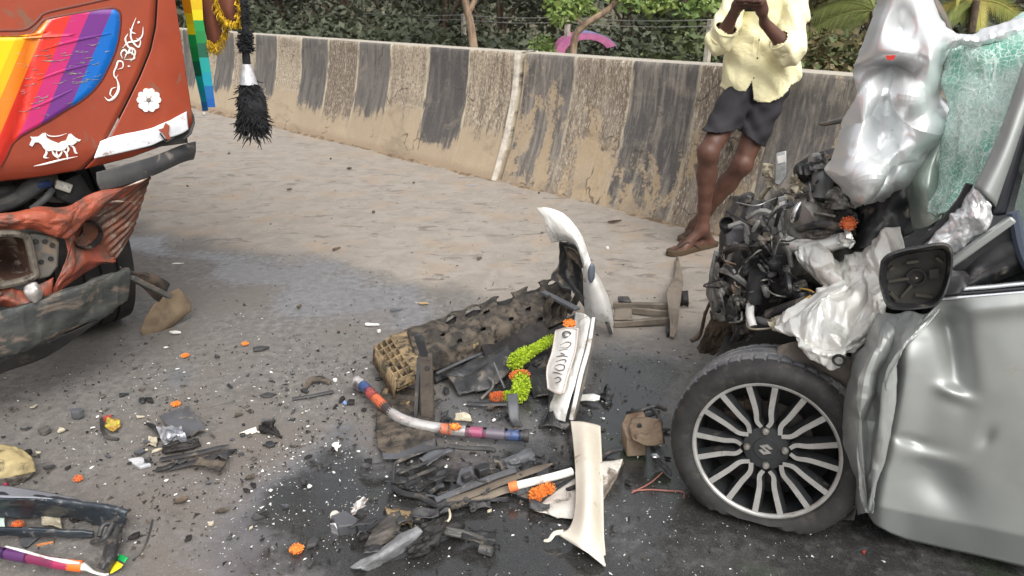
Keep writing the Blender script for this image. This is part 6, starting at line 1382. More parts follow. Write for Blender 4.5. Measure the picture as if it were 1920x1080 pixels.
# honeycomb end
q00, q10, q11, q01 = D(703, 656, .12), D(760, 622, .14), D(808, 690, .13), D(744, 720, .10)
def bl(u, v): return lerp(lerp(q00, q10, u), lerp(q01, q11, u), v)
for k in range(4): mb = MB(); mb.beam(bl(k/6, 0), bl(k/6, 1), .007, .035); part('honeycomb_rib', mb, M_tanp, o)
for k in range(7): mb = MB(); mb.beam(bl(0, k/6), bl(.5, k/6), .007, .034); part('honeycomb_rib', mb, M_tanp, o)
mb = MB(); mb.grid(np.array([[bl(u, v)-A([0, 0, .03]) for u in (0, .3, .55)] for v in (0, .5, 1)])); part('honeycomb_floor', mb, M_tanp, o)
mb = MB(); Pq = np.array([[bl(u, v)+A([0, 0, .012*math.sin(u*3)]) for u in np.linspace(.5, 1.08, 12)] for v in np.linspace(-.02, 1.02, 14)]); mb.grid(fold(Pq, .006, 4, 4, 2)); part('end_cap', mb, M_tanp, o, solid=.005, smooth=30)
mb = MB(); mb.grid(np.array([[bl(-.01, v)+A([0, 0, .015]), bl(-.01, v)+A([-.008, -.012, -.05])] for v in np.linspace(0, 1, 8)])); part('end_wall', mb, M_tanp, o, solid=.006)
plate('end_tab', 0, 0, [(706,690,.02),(724,684,.02),(735,700,.02),(712,708,.02)], .04, M_tanp, parent=o)
# bracket with fins at the far end
for k in range(4):
    x0 = 1010+k*17; mb = MB(); mb.prism([D(x0, 594-k*3, .10), D(x0+10, 600-k*3, .10), D(x0+28, 566-k*2, .20), D(x0+18, 556-k*2, .20)], (0.003, -.01, .016)); part('fin', mb, M_dirtp, o, bevel=.002)
mb = MB(); mb.beam(D(1018, 548, .2), D(1082, 580, .21), .03, .015); part('fin_rail', mb, M_gp, o, bevel=.003)
# ---- upright dark bar
o = thing('upright_bracket', 'dark muddy metal upright standing in front of the muddy carrier', 'bracket', D(800, 792))
mb = MB(); a, b_ = D(802, 795, .0), V(798, 662, 2.36); mb.beam(a, b_, .050, .028, up=(0, -1, 0)); part('post', mb, mat('muddy_dark_steel', S(64, 57, 50), .75, 0, S(92, 82, 72), 9, dirt=S(30, 28, 27), damt=.2, ds=24, bump=.3), o, bevel=.006)
mb = MB(); mb.beam(V(797, 672, 2.35), V(783, 626, 2.35), .028, .012, up=(0, -1, 0)); part('hook', mb, M_dkp, o, bevel=.003)
mb = MB(); mb.lathe([(0, .002), (.009, .002), (.01, 0)], V(801, 690, 2.335), (0, -1, .4), 12); part('bolt_hole', mb, M_drk, o)
mb = MB(); mb.beam(D(780, 792, .01), D(797, 640, .01) if False else V(786, 670, 2.37), .012, .05, up=(0, -1, 0)); part('flange', mb, M_dkp, o)
# ---- white wing/bumper corner standing upright
o = thing('bumper_corner', 'white curved bumper corner standing upright with dark hollow inside', 'bumper piece', D(1125, 622))
Yc = 3.06
P = patch([[V(x, y, Yc+d) for x, y, d in r_] for r_ in ([(1006,389,.02),(1030,390,.0),(1058,402,-.02),(1082,428,-.03),(1098,462,-.03),(1104,486,-.02)], [(1020,410,.0),(1036,412,-.02),(1060,424,-.05),(1080,444,-.06),(1093,470,-.06),(1099,492,-.05)], [(1026,432,.0),(1042,436,-.02),(1062,442,-.05),(1080,456,-.06),(1090,478,-.06),(1097,500,-.05)], [(1034,455,.02),(1048,453,.0),(1066,453,-.02),(1080,462,-.04),(1089,484,-.04),(1095,508,-.03)])], 30, 60)
mb = MB(); mb.grid(fold(P, .003, 3, 6, 2)); part('upper_skin', mb, M_wp, o, solid=.004, smooth=40)
P = patch([[V(x, y, Yc+d) for x, y, d in r_] for r_ in ([(1099,466,-.02),(1094,500,-.03),(1094,540,-.02),(1096,575,.0),(1100,598,.02)], [(1105,484,-.05),(1106,515,-.08),(1110,550,-.08),(1114,580,-.06),(1118,600,-.03)], [(1108,496,-.04),(1118,525,-.08),(1130,560,-.08),(1136,590,-.06),(1138,608,-.02)], [(1110,502,.0),(1128,530,.0),(1142,565,.0),(1149,600,.0),(1150,625,.02)])], 40, 50)
mb = MB(); mb.grid(fold(P, .0025, 2, 4, 6)); part('outer_skin', mb, M_wp, o, solid=.004, smooth=50)
mb = MB(); c0 = V(1109, 512, 2.97); mb.blob(c0, (.016, .012, .045), 2, .1, 2); part('lamp_recess', mb, mat('grey_lamp_recess', S(92, 98, 108), .35), o)
P = patch([[V(x, y, Yc+d) for x, y, d in r_] for r_ in ([(1052,455,.06),(1070,456,.1),(1090,475,.06)], [(1050,490,.1),(1070,490,.14),(1093,510,.04)], [(1036,515,.06),(1060,520,.12),(1094,545,.04)], [(1040,530,.0),(1066,545,.04),(1095,575,.02)])], 24, 24)
mb = MB(); mb.grid(fold(P, .012, 4, 4, 3)); part('inner_hollow', mb, M_dkp, o, solid=.004, smooth=30)
P = patch([[V(x, y, Yc+d) for x, y, d in r_] for r_ in ([(1058,462,.02),(1078,468,.04),(1090,484,.02)], [(1066,485,.04),(1080,490,.05),(1091,505,.02)])], 12, 16); mb = MB(); mb.grid(fold(P, .01, 3, 3, 5)); part('inner_brace', mb, M_dirtp, o, solid=.004)
tubeo('wheel_arch_lip', 0, 0, [(1098,628,.03),(1106,606,.07),(1120,598,.09),(1136,602,.08),(1146,626,.02)], .009, M_dkp, 20, 7, parent=o)
# ---- white bumper strip with number plate on its side
o = thing('bumper_strip', 'crumpled white bumper strip carrying a bent white number plate', 'bumper piece', D(1060, 780))
P = patch([[D(*q) for q in r_] for r_ in ([(1078,585,.20),(1070,640,.16),(1052,700,.11),(1036,750,.06),(1028,776,.02)], [(1098,590,.24),(1086,645,.20),(1068,705,.15),(1052,755,.09),(1044,786,.03)], [(1108,600,.24),(1096,655,.20),(1080,715,.15),(1066,762,.09),(1060,790,.03)])], 20, 60)
mb = MB(); mb.grid(fold(P, .004, 3, 9, 2)); part('skin', mb, M_wp, o, solid=.004, smooth=35)
for k, (dx, rr) in enumerate(((0, .009), (9, .006))): tubeo('pressed_edge', 0, 0, [(1113+dx*.3,598,.25),(1104+dx*.6,650,.21),(1090+dx,700,.17),(1080+dx*.8,745,.11),(1071+dx*.5,786,.03)], rr, M_wp if k == 0 else M_gry, 30, 7, parent=o)
tubeo('black_edge', 0, 0, [(1034,745,.06),(1024,780,.02),(1012,800,.01)], .006, M_dkp, 12, 6, parent=o)
PLT = [[(1042,622,.20),(1036,660,.18),(1026,695,.15),(1028,730,.11)], [(1062,617,.235),(1056,660,.21),(1046,698,.18),(1044,738,.13)], [(1083,618,.25),(1078,660,.22),(1066,700,.19),(1056,738,.14)]]
P = patch([[D(*q) for q in r_] for r_ in PLT], 24, 50); mb = MB(); mb.grid(fold(P, .002, 2, 5, 3)); pl_ = part('number_plate', mb, mat('plate_white', S(226, 224, 220), .4, 0, S(206, 203, 198), 12), o, solid=.004, smooth=50); pl_['label'] = 'bent white number plate with smeared characters'
ed = list(P[0])+list(P[:, -1][1:])+list(P[-1][::-1][1:])+list(P[:, 0][::-1][1:-1]); mb = MB(); mb.tube([p+A([0, -.002, .004]) for p in ed], .004, 6, closed=True); part('plate_rim', mb, mat('plate_rim', S(196, 186, 178), .5), pl_)
def PP(u, v, l=.006): i, j = u*23, v*49; p = P[int(round(min(23, max(0, i)))), int(round(min(49, max(0, j))))]; return p+A([0, -l*.5, l])
GL = [[(.35,.80),(.55,.76),(.7,.80),(.55,.84),(.4,.86)], [(.25,.70),(.5,.70),(.75,.71)], [(.3,.60),(.5,.56),(.72,.58),(.74,.64),(.5,.66),(.32,.62)], [(.3,.52),(.6,.47),(.74,.50),(.7,.54)], [(.28,.43),(.5,.40),(.78,.42)], [(.4,.36),(.6,.39)], [(.3,.33),(.7,.30)], [(.3,.24),(.6,.20),(.78,.23),(.66,.28),(.34,.29)]]
for g in GL:
    mb = MB(); mb.tube(cr([PP(u, v) for u, v in g], 16), [.0008+.0013*math.sin(math.pi*i/15) for i in range(16)], 5); part('plate_character', mb, mat('plate_black', S(92, 88, 86), .6), pl_)
mb = MB(); mb.lathe([(.010, .004), (.016, .003), (.02, 0)], PP(.55, .10, .006), unit([0, -.5, 1]), 16); part('plate_dent', mb, M_gry, pl_)
# ---- flowers and garlands
def petals(mb, c, rad, n, size, seed):
    R = random.Random(seed); c = A(c, float)
    for _ in range(n):
        d = unit([R.gauss(0, 1), R.gauss(0, 1), R.gauss(0, 1)]); p = c+d*A(rad)*(.55+.45*R.random()); t1 = unit(np.cross(d, [R.gauss(0, 1), R.gauss(0, 1), R.gauss(0, 1)])); dd = unit(d+t1*.6)
        w = np.cross(dd, t1); w = unit(w) if np.linalg.norm(w) > 1e-6 else t1
        mb.add([p-w*size*.4, p+w*size*.4, p+dd*size+w*size*.25, p+dd*size-w*size*.25], [(0, 1, 2, 3)])
def flower(px, py, r, label, m=M_org, z=.012, flat=.5, seed=1):
    c = D(px, py, z); mb = MB(); mb.blob(c, (r*.8, r*.8, r*flat*.8), seed, .2, 1); petals(mb, c, (r, r, r*flat), 320, r*.22, seed); ob = part('marigold', mb, m, smooth=0); return tag(ob, label, 'flower', 'orange flowers scattered in the debris')
flower(556, 1029, .019, 'orange marigold head lying alone near the bottom of the picture', seed=1, flat=.3)
flower(330, 757, .017, 'orange marigold lying against the corner of the dark square lid', seed=2, flat=.3)
flower(347, 666, .016, 'orange marigold between the bumper of the truck and the white oval shard', seed=3, flat=.3); flower(459, 644, .015, 'farthest orange marigold, on the bare road right of the truck wheel', seed=4, flat=.3)
flower(1068, 606, .024, 'orange flower sitting on top of the bent number plate', M_org, .25, .6, 5); flower(1600, 436, .022, 'orange flower caught in the wrecked engine', M_orr, .62, .9, 6).location = tuple(CP(1588, 434, .37))
flower(32, 984, .016, 'orange flower inside the black bumper frame at lower left', M_orr, .015, .6, 7); flower(146, 897, .014, 'small dull orange flower above the black bumper frame', M_orr, .012, .6, 8)
def garland(name, label, segs, cat='garland'):
    o = thing(name, label, cat, D(segs[0][0][0][0], segs[0][0][0][1]))
    for i, (pts, r, m, nm) in enumerate(segs):
        mb = MB(); q = cr(Dp(pts), 9) if len(pts) > 1 else [D(*pts[0])]; mb.tube(q, [r*.62]*len(q), 8) if len(q) > 1 else mb.blob(q[0], r*.7, 1, .2, 1)
        for k, p in enumerate(q): petals(mb, p, (r*1.05, r*1.05, r), 260, r*.24, i*20+k)
        part(nm, mb, m, o, smooth=0)
    return o
garland('garland', 'lime green fluffy garland lying over the dark wreckage', [([(1030,638,.10),(1010,650,.10),(990,662,.10)], .022, M_lime, 'fluff'), ([(985,664,.10),(972,672,.10),(966,680,.09)], .030, M_lime, 'fluff'), ([(1036,634,.11)], .018, mat('olive_yarn', S(120, 130, 30), .8), 'fluff')])
garland('garland', 'lime and orange garland end beside the grey strap', [([(976,708,.06),(978,725,.05),(972,740,.04)], .031, M_lime, 'fluff'), ([(962,742,.03),(948,742,.03)], .018, M_lime, 'fluff'), ([(942,742,.03),(926,744,.02)], .017, M_orr, 'petals'), ([(962,705,.07),(975,700,.075),(986,702,.07)], .016, M_orr, 'petals')])
# ---- bent painted pipe
o = thing('bent_pipe', 'bent bare pipe with rainbow paint left on it and a knob end', 'pipe', D(820, 810))
pp = cr(Dp([(680,722,.055),(700,742,.05),(725,766,.045),(752,785,.045),(790,797,.045),(840,805,.045),(900,811,.045),(950,815,.045),(988,817,.045)]), 60)
mc_ = lambda n, c, **k: mat(n, S(*c), .35, .2, dirt=S(70, 64, 60), damt=.22, ds=24, **k)
M_pchr = mat('worn_bright_pipe', S(214, 212, 210), .24, .55, S(176, 172, 170), 10, dirt=S(84, 74, 70), damt=.22, ds=20)
segs = [(0, 5, mc_('pipe_blue', (66, 86, 130))), (4, 9, mc_('pipe_red', (176, 84, 84))), (8, 14, mc_('pipe_orange', (206, 110, 76))), (13, 18, mc_('pipe_soot', (70, 66, 66))), (17, 36, M_pchr), (35, 38, mc_('pipe_orange', (206, 110, 76))), (37, 42, M_pchr), (41, 46, mc_('pipe_magenta', (156, 84, 112))), (45, 52, mc_('pipe_grey', (104, 98, 108))), (51, 57, mc_('pipe_blue', (66, 86, 130))), (56, 59, M_blk)]
for a, b_, m in segs: mb = MB(); mb.tube(pp[a:b_+1], .0195, 14, cap=False); part('pipe_length', mb, m, o)
mb = MB(); mb.lathe([(.0195, -.01), (.0225, -.01), (.0225, .006), (.017, .006), (.015, -.03), (0, -.03)], pp[-1], unit(pp[-1]-pp[-3]), 20); part('pipe_mouth', mb, M_blk, o)
mb = MB(); mb.blob(D(672, 720, .05), (.030, .03, .032), 3, .12, 2); part('knob', mb, mat('scuffed_knob', S(176, 172, 170), .4, .3, S(70, 66, 66), 20), o)
mb = MB(); mb.blob(D(853, 800, .07), (.018, .012, .010), 3, .3, 1); petals(mb, D(853, 800, .07), (.018, .014, .01), 80, .007, 2); part('stuck_petals', mb, M_org, o, smooth=0)
# ---- tan absorber plate beneath
o = thing('absorber_plate', 'brown mud stained ribbed plate lying under the bent pipe', 'plate', D(765, 830))
P = patch([[D(*q) for q in r_] for r_ in ([(716,735,.015),(745,730,.03),(780,735,.02),(800,752,.02)], [(706,785,.015),(740,780,.03),(790,785,.025),(815,790,.02)], [(708,835,.02),(745,830,.03),(790,820,.03),(815,815,.03)], [(724,862,.015),(760,858,.035),(795,845,.03),(820,836,.02)])], 40, 40)
for i in range(40):
    for j in range(40): P[i, j, 2] += .008*(1 if (i//5) % 2 == 0 else 0)
mb = MB(); mb.grid(P); part('plate', mb, M_dirtp, o, solid=.006, smooth=20)
for x, y in ((728,700),(740,712),(724,720),(752,722),(760,742),(735,752),(728,762)): mb = MB(); c = D(x, y+15, .03); mb.box(c, (.035, .02, .02), np.array(Matrix.Rotation(x, 3, 'Z'))); part('broken_rib', mb, M_tanp, o, bevel=.002)
sheet('grey_lip', 0, 0, [[(715,845,.03),(760,838,.04),(815,822,.04)], [(718,862,.02),(765,858,.04),(818,840,.04)]], M_gp, .003, 2, 4, 3, 10, 30, parent=o)
# ---- beige pillar trim
o = thing('pillar_trim', 'long cream plastic pillar trim lying on the wet road', 'trim', D(1100, 950))
P = patch([[D(*q) for q in r_] for r_ in ([(1070,790,.05),(1098,792,.075),(1123,798,.05)], [(1075,830,.06),(1100,830,.09),(1125,832,.05)], [(1079,880,.065),(1104,880,.095),(1127,880,.045)], [(1080,930,.06),(1104,930,.095),(1128,932,.035)], [(1076,970,.05),(1102,975,.085),(1128,978,.025)], [(1066,992,.04),(1098,1005,.07),(1129,1012,.018)], [(1052,1000,.035),(1092,1022,.05),(1131,1040,.012)], [(1050,1004,.03),(1098,1034,.04),(1135,1062,.01)])], 90, 30)
mb = MB(); mb.grid(P); part('trim_skin', mb, M_bei, o, solid=.004, smooth=60)
tubeo('trim_tab', 0, 0, [(1056,998,.035),(1040,1000,.03),(1030,1012,.02),(1020,1014,.015)], [.010, .008, .007, .004], M_bei, 14, 7, parent=o, flat=.6)
tubeo('trim_edge', 0, 0, [(1068,994,.042),(1084,1016,.05),(1096,1024,.045),(1104,1030,.04),(1112,1034,.03),(1126,1052,.015),(1134,1060,.01)], .0045, M_bei, 24, 6, parent=o)
tubeo('trim_edge', 0, 0, [(1124,800,.052),(1127,870,.048),(1129,940,.036),(1130,1000,.02),(1133,1040,.012)], .004, M_bei, 30, 6, parent=o)
# ---- dirty white cracked sheet under it
M_dws = mat('dirty_white_sheet', S(196, 192, 184), .55, 0, S(166, 160, 150), 9, dirt=S(104, 94, 84), damt=.3, ds=16)
o = thing('cracked_sheet', 'dirty white cracked plastic sheet beneath the cream trim', 'sheet', D(1080, 925))
sheet('sheet_half', 0, 0, [[(1000,958,.012),(1030,930,.02),(1072,900,.03),(1088,890,.03)], [(1020,962,.015),(1050,950,.025),(1084,942,.03),(1100,935,.03)], [(1045,970,.008),(1070,972,.015),(1090,968,.02),(1100,960,.02)]], M_dws, .004, 3, 4, 4, 24, 24, parent=o)
sheet('sheet_half', 0, 0, [[(1090,885,.03),(1125,868,.05),(1168,862,.06)], [(1100,915,.02),(1135,900,.04),(1160,882,.05)], [(1108,945,.01),(1130,925,.015),(1142,905,.02)]], M_dws, .004, 3, 3, 7, 20, 20, parent=o)
sheet('sheet_side', 0, 0, [[(1168,863,.06),(1150,890,.03),(1128,925,.015)], [(1166,872,.0),(1152,905,.0),(1130,938,.0)]], mat('muddy_white', S(150, 140, 128), .7, 0, S(110, 100, 90), 16), .004, 2, 3, 2, 8, 16, parent=o)
# ---- black grille tray
o = thing('grille_tray', 'broken black grille frame with slats on the wet road', 'grille', D(860, 910))
def gz(L): return [(700+x/5.333, 820+y/5.333, z) for x, y, z in L]
def gt(nm, L, r, m=M_dkp, n=24, k=7, flat=1): return tubeo(nm, 0, 0, gz(L), r, m, n, k, parent=o, flat=flat)
gt('outer_rim', [(195,500,.02),(200,400,.03),(215,270,.035),(300,220,.04),(450,160,.04),(620,110,.045),(760,85,.05)], .006); gt('outer_rim', [(760,85,.05),(900,105,.05),(1050,110,.05),(1190,120,.05),(1200,150,.04)], .008)
gt('outer_rim', [(200,500,.02),(300,560,.02),(450,590,.02),(560,640,.02),(640,680,.02),(730,640,.025)], .010); gt('slat', [(250,360,.035),(400,300,.035),(560,240,.035)], .006); gt('slat', [(320,435,.03),(470,370,.03),(620,310,.03)], .006)
gt('side_rail', [(620,640,.025),(800,560,.03),(1000,480,.035),(1200,400,.04),(1420,330,.045)], .011, M_gp); gt('side_rail', [(560,560,.03),(640,500,.03),(700,480,.03)], .008); gt('vent_slat', [(640,580,.025),(720,555,.025),(790,545,.025)], .005); gt('vent_slat', [(680,610,.025),(740,590,.025),(790,575,.025)], .005); gt('vent_slat', [(520,580,.02),(600,590,.025),(700,630,.03)], .004, M_gp)
plate('clip_block', 0, 0, gz([(870,360,.02),(990,330,.02),(1020,470,.02),(900,545,.02),(830,500,.02)]), .02, M_gp, parent=o); plate('clip_block', 0, 0, gz([(1010,340,.02),(1130,300,.02),(1200,400,.02),(1060,440,.02)]), .022, M_dkp, parent=o)
sheet('tray_skin', 0, 0, [gz([(1170,260,.05),(1350,190,.055),(1580,100,.05)]), gz([(1220,300,.03),(1400,260,.04),(1610,190,.04)]), gz([(1330,340,.02),(1440,300,.02),(1615,230,.02)])], M_gp, .008, 3, 5, 3, 20, 30, parent=o)
sheet('tray_skin', 0, 0, [gz([(210,430,.03),(280,420,.03)]), gz([(240,500,.025),(360,520,.03)]), gz([(380,550,.015),(480,520,.02)]), gz([(560,560,.015),(640,500,.02)])], M_dkp, .01, 4, 2, 5, 26, 12, parent=o)
sheet('tray_skin', 0, 0, [gz([(520,170,.02),(660,150,.02)]), gz([(540,220,.015),(690,200,.02)])], M_dkp, .006, 2, 2, 4, 8, 10, parent=o)
for c in ((1230,240),(1290,290),(1180,310),(1100,330),(940,400)): mb = MB(); p = D(700+c[0]/5.333, 820+c[1]/5.333, .05); mb.box(p, (.035, .022, .022), np.array(Matrix.Rotation(c[0], 3, 'Z'))); part('clip', mb, M_dkp, o, bevel=.003)
gt('cable', [(1010,390,.05),(1060,430,.05),(1150,445,.04)], .003)
# long mouldings beside it
def gstrip(nm, lab, L, w, m): mb = MB(); q = cr([D(*p) for p in gz(L)], 20); mb.tube(q, w, 6, flat=.35, upv=(0, 0, 1)); return single(part(nm, mb, m), lab, 'moulding')
gstrip('moulding', 'long grey brown moulding strip alongside the black grille frame', [(700,650,.02),(1000,560,.025),(1350,420,.03),(1790,260,.03)], [.016]*18+[.01, .004], mat('dusty_moulding', S(104, 94, 82), .7, 0, S(80, 72, 64), 8, bump=.2))
gstrip('moulding', 'second long dusty moulding strip under the red tipped white tube', [(800,650,.012),(1100,600,.015),(1350,520,.02),(1560,580,.015)], .018, mat('dusty_moulding2', S(122, 112, 98), .7, 0, S(90, 82, 72), 8))
sheet('black_spoiler', 'long black spoiler lip running from the grille frame to the front', 'spoiler', [gz([(440,850,.01),(560,780,.03),(720,660,.04),(1000,630,.03),(1350,600,.02)]), gz([(480,870,.0),(620,800,.01),(800,710,.015),(1050,660,.01),(1360,620,.005)])], M_dkp, .005, 2, 8, 4, 10, 50)
o = thing('white_tube', 'white tube with red orange tip beside the orange flower', 'tube', D(1000, 905)); tubeo('tube', 0, 0, [(966,911,.05),(1000,903,.055),(1040,893,.06),(1072,884,.06)], .013, M_wp, 14, 10, parent=o); tubeo('tip', 0, 0, [(955,914,.045),(962,912,.048),(970,910,.05)], .016, M_orr, 6, 10, parent=o)
tubeo('black_rod', 'thin black rod behind the white tube', 'rod', [(1035,910,.03),(1060,898,.04),(1090,885,.05)], .008, M_dkp)
garland('garland', 'thick orange marigold garland piece by the cracked white sheet', [([(1002,926,.04),(1015,921,.04),(1030,915,.04)], .017, M_org, 'petals'), ([(1000,934,.025),(1008,932,.025)], .014, M_orr, 'petals')])
# ---- dark pieces inside the pile
sheet('black_duct', 'black plastic duct with curved mouth among the wreckage', 'duct', [[(826,700,.05),(845,715,.04),(860,742,.01)], [(860,690,.06),(880,705,.05),(890,735,.02)], [(900,665,.07),(915,690,.06),(925,720,.04)], [(950,645,.08),(960,665,.07),(965,690,.05)]], M_dkp, .012, 4, 3, 4, 30, 20)
tubeo('curved_ring', 'pale worn edge ring of the black duct', 'ring', [(915,708,.06),(924,716,.05),(922,728,.03),(910,740,.02),(902,748,.01)], .006, M_gry)
tubeo('black_strip', 'flat black strip beneath the lime garland end', 'strip', [(876,756,.012),(910,758,.014),(950,757,.014)], .014, M_dkp, 12, 6, flat=.5)
sheet('grey_strap', 'flat grey strap bent upright in front of the garland end', 'strap', [[(950,740,.09),(970,738,.09)], [(952,760,.075),(972,758,.075)], [(955,785,.04),(974,784,.04)], [(962,800,.01),(980,800,.01)]], M_gp, .001, 2, 1, 2, 20, 6, .003, smooth=60)
tubeo('thin_rod', 'thin dark rod leaning across the black duct', 'rod', [(926,680,.10),(936,705,.06),(946,728,.02)], .005, M_gp)
sheet('dark_shard', 'dark bent plastic sheet behind the lime garland', 'shard', [[(900,650,.08),(960,620,.09),(1020,600,.1)], [(920,690,.05),(980,660,.05),(1035,640,.05)], [(940,705,.02),(990,690,.02),(1040,660,.02)]], M_drk, .012, 3, 4, 7, 20, 26)
sheet('dark_shard', 'dark panel lying between the garland and the number plate', 'shard', [[(985,680,.03),(1025,660,.04)], [(990,715,.02),(1028,710,.03)], [(1000,745,.01),(1030,742,.02)]], M_dkp, .006, 3, 2, 3, 18, 14)
sheet('dark_shard', 'black bent shards at the foot of the white bumper strip', 'shard', [[(1022,772,.01),(1040,775,.04),(1070,795,.01)], [(1008,800,.01),(1035,795,.03),(1062,806,.01)]], M_dkp, .01, 2, 4, 5, 12, 20)
tubeo('rubber_ring', 'small black rubber ring near the upright bracket', 'ring', [(828,790,.01),(836,785,.01),(846,789,.01),(842,796,.01),(832,796,.01),(828,790,.01)], .008, M_dkp, 24)
# ---- ladder-like bracket right of centre
M_lad = mat('dusty_grey_frame', S(124, 114, 102), .75, 0, S(98, 90, 80), 8, bump=.25)
o = thing('frame_bracket', 'dusty grey ladder shaped bracket lying behind the white corner', 'bracket', D(1200, 600))
for a, b_, w in (((1150,572,.02),(1256,574,.04),.028),((1150,608,.015),(1258,600,.03),.026),((1184,582,.02),(1254,588,.03),.016)): mb = MB(); mb.beam(D(*a), D(*b_), w, .03); part('rail', mb, M_lad, o, bevel=.004)
sheet('rail_plate', 0, 0, [[(1152,578,.04),(1184,577,.045)], [(1150,600,.035),(1186,600,.04)]], M_lad, .003, 2, 2, 3, 10, 10, parent=o)
sheet('upright', 0, 0, [[(1268,484,.02),(1272,484,.02)], [(1264,520,.05),(1280,520,.04)], [(1250,545,.09),(1278,550,.08)], [(1252,575,.08),(1274,580,.07)], [(1256,605,.06),(1270,610,.05)], [(1256,632,.01),(1264,634,.01)]], M_lad, .005, 6, 2, 4, 40, 12, .006, parent=o)
sheet('black_shard', 'jagged black shard beside the grey ladder bracket', 'shard', [[(1272,546,.07),(1290,544,.08)], [(1272,562,.04),(1291,562,.05)], [(1276,572,.01),(1290,576,.01)]], M_drk, .008, 3, 2, 4, 14, 10)
plate('bracket_foot', 0, 0, [(1248,620,.0),(1258,612,.0),(1260,630,.0),(1250,634,.0)], .03, M_dkp, parent=o); plate('rail_end', 0, 0, [(1158,562,.03),(1178,562,.03),(1184,572,.03),(1160,570,.03)], .02, M_dkp, parent=o)
tubeo('bent_wire', 'dark bent wire on the sand in front of the car', 'wire', [(1322,585,.05),(1318,612,.04),(1308,628,.02),(1296,638,.01)], .007, M_rst); tubeo('upright_wire', 'thin dark wire standing in the sand below the flip flop', 'wire', [(1270,478,.03),(1269,490,.03),(1271,500,.0)], .004, M_rst)
# ---- knuckle with hose, by the tyre
o = thing('brake_knuckle', 'rusty muddy steering knuckle with black hose beside the front tyre', 'knuckle', D(1205, 860))
M_knu = mat('muddy_rust', S(128, 112, 94), .85, .1, S(96, 76, 60), 14, dirt=S(60, 48, 40), damt=.2, ds=20, bump=.6, bs=40)
mb = MB(); mb.prism(Dp([(1164,830,.02),(1172,812,.03),(1205,805,.04),(1215,830,.03),(1212,855,.01),(1175,858,.005)]), (.0, .01, .07)); part('block', mb, M_knu, o, bevel=.005)
sheet('ear', 0, 0, [[(1184,785,.10),(1215,785,.12),(1240,788,.14)], [(1180,805,.10),(1210,815,.11),(1242,812,.13)], [(1190,825,.08),(1215,835,.08),(1244,832,.1)]], M_knu, .006, 2, 2, 3, 16, 16, .016, parent=o)
mb = MB(); mb.lathe([(0, .006), (.006, .006), (.008, 0)], D(1199, 798, .118), unit([0, -.4, 1]), 12); part('bolt_hole', mb, M_drk, o)
tubeo('hose', 0, 0, [(1166,842,.03),(1150,845,.025),(1136,852,.02),(1122,862,.01)], .009, M_dkp, 14, parent=o); mb = MB(); mb.lathe([(.03, .03), (.034, .02), (.034, .0), (0, .0)], D(1195, 858, .005), (0, 0, 1.), 18); part('boot', mb, M_dkp, o)
for i, pts in enumerate(([(1176,775,.03),(1200,770,.06),(1230,762,.07),(1248,768,.09)], [(1180,782,.03),(1210,780,.05),(1236,772,.08)], [(1216,760,.05),(1230,775,.08),(1238,790,.1)], [(1186,768,.04),(1196,780,.05),(1206,770,.05)])): tubeo('harness', 0, 0, pts, .008, M_dkp, 14, 6, parent=o)
sheet('bracket_arm', 0, 0, [[(1220,850,.05),(1245,865,.05)], [(1228,862,.03),(1255,880,.03)], [(1240,875,.01),(1260,892,.01)]], M_gp, .006, 3, 2, 3, 12, 10, parent=o); plate('bright_tip', 0, 0, [(1219,853,.05),(1232,852,.05),(1238,860,.05),(1224,860,.05)], .006, M_bchr, parent=o)
tubeo('red_wire', 'thin red wire on the wet road by the tyre', 'wire', [(1242,886,.02),(1220,905,.008),(1196,918,.006),(1184,924,.005)], .0022, mat('faded_red_wire', S(150, 96, 86), .6)); tubeo('red_wire', 'thin pale red wire trailing flat in the green tinged puddle', 'wire', [(1186,920,.005),(1220,918,.005),(1250,920,.006),(1280,922,.006),(1282,934,.004)], .0022, bpy.data.materials['faded_red_wire'])
sheet('white_shard', 'white and chrome shard on the wet road right of the bumper strip', 'shard', [[(1083,742,.01),(1110,738,.03),(1125,742,.03)], [(1084,752,.005),(1110,752,.02),(1124,750,.02)]], M_wp, .004, 2, 3, 4, 10, 16); sheet('black_shard', 'crumpled black scrap with glint right of the white shard', 'shard', [[(1128,735,.01),(1138,722,.05),(1150,740,.02)], [(1126,748,.005),(1138,750,.02),(1148,752,.005)]], M_dkp, .012, 3, 3, 6, 14, 14)
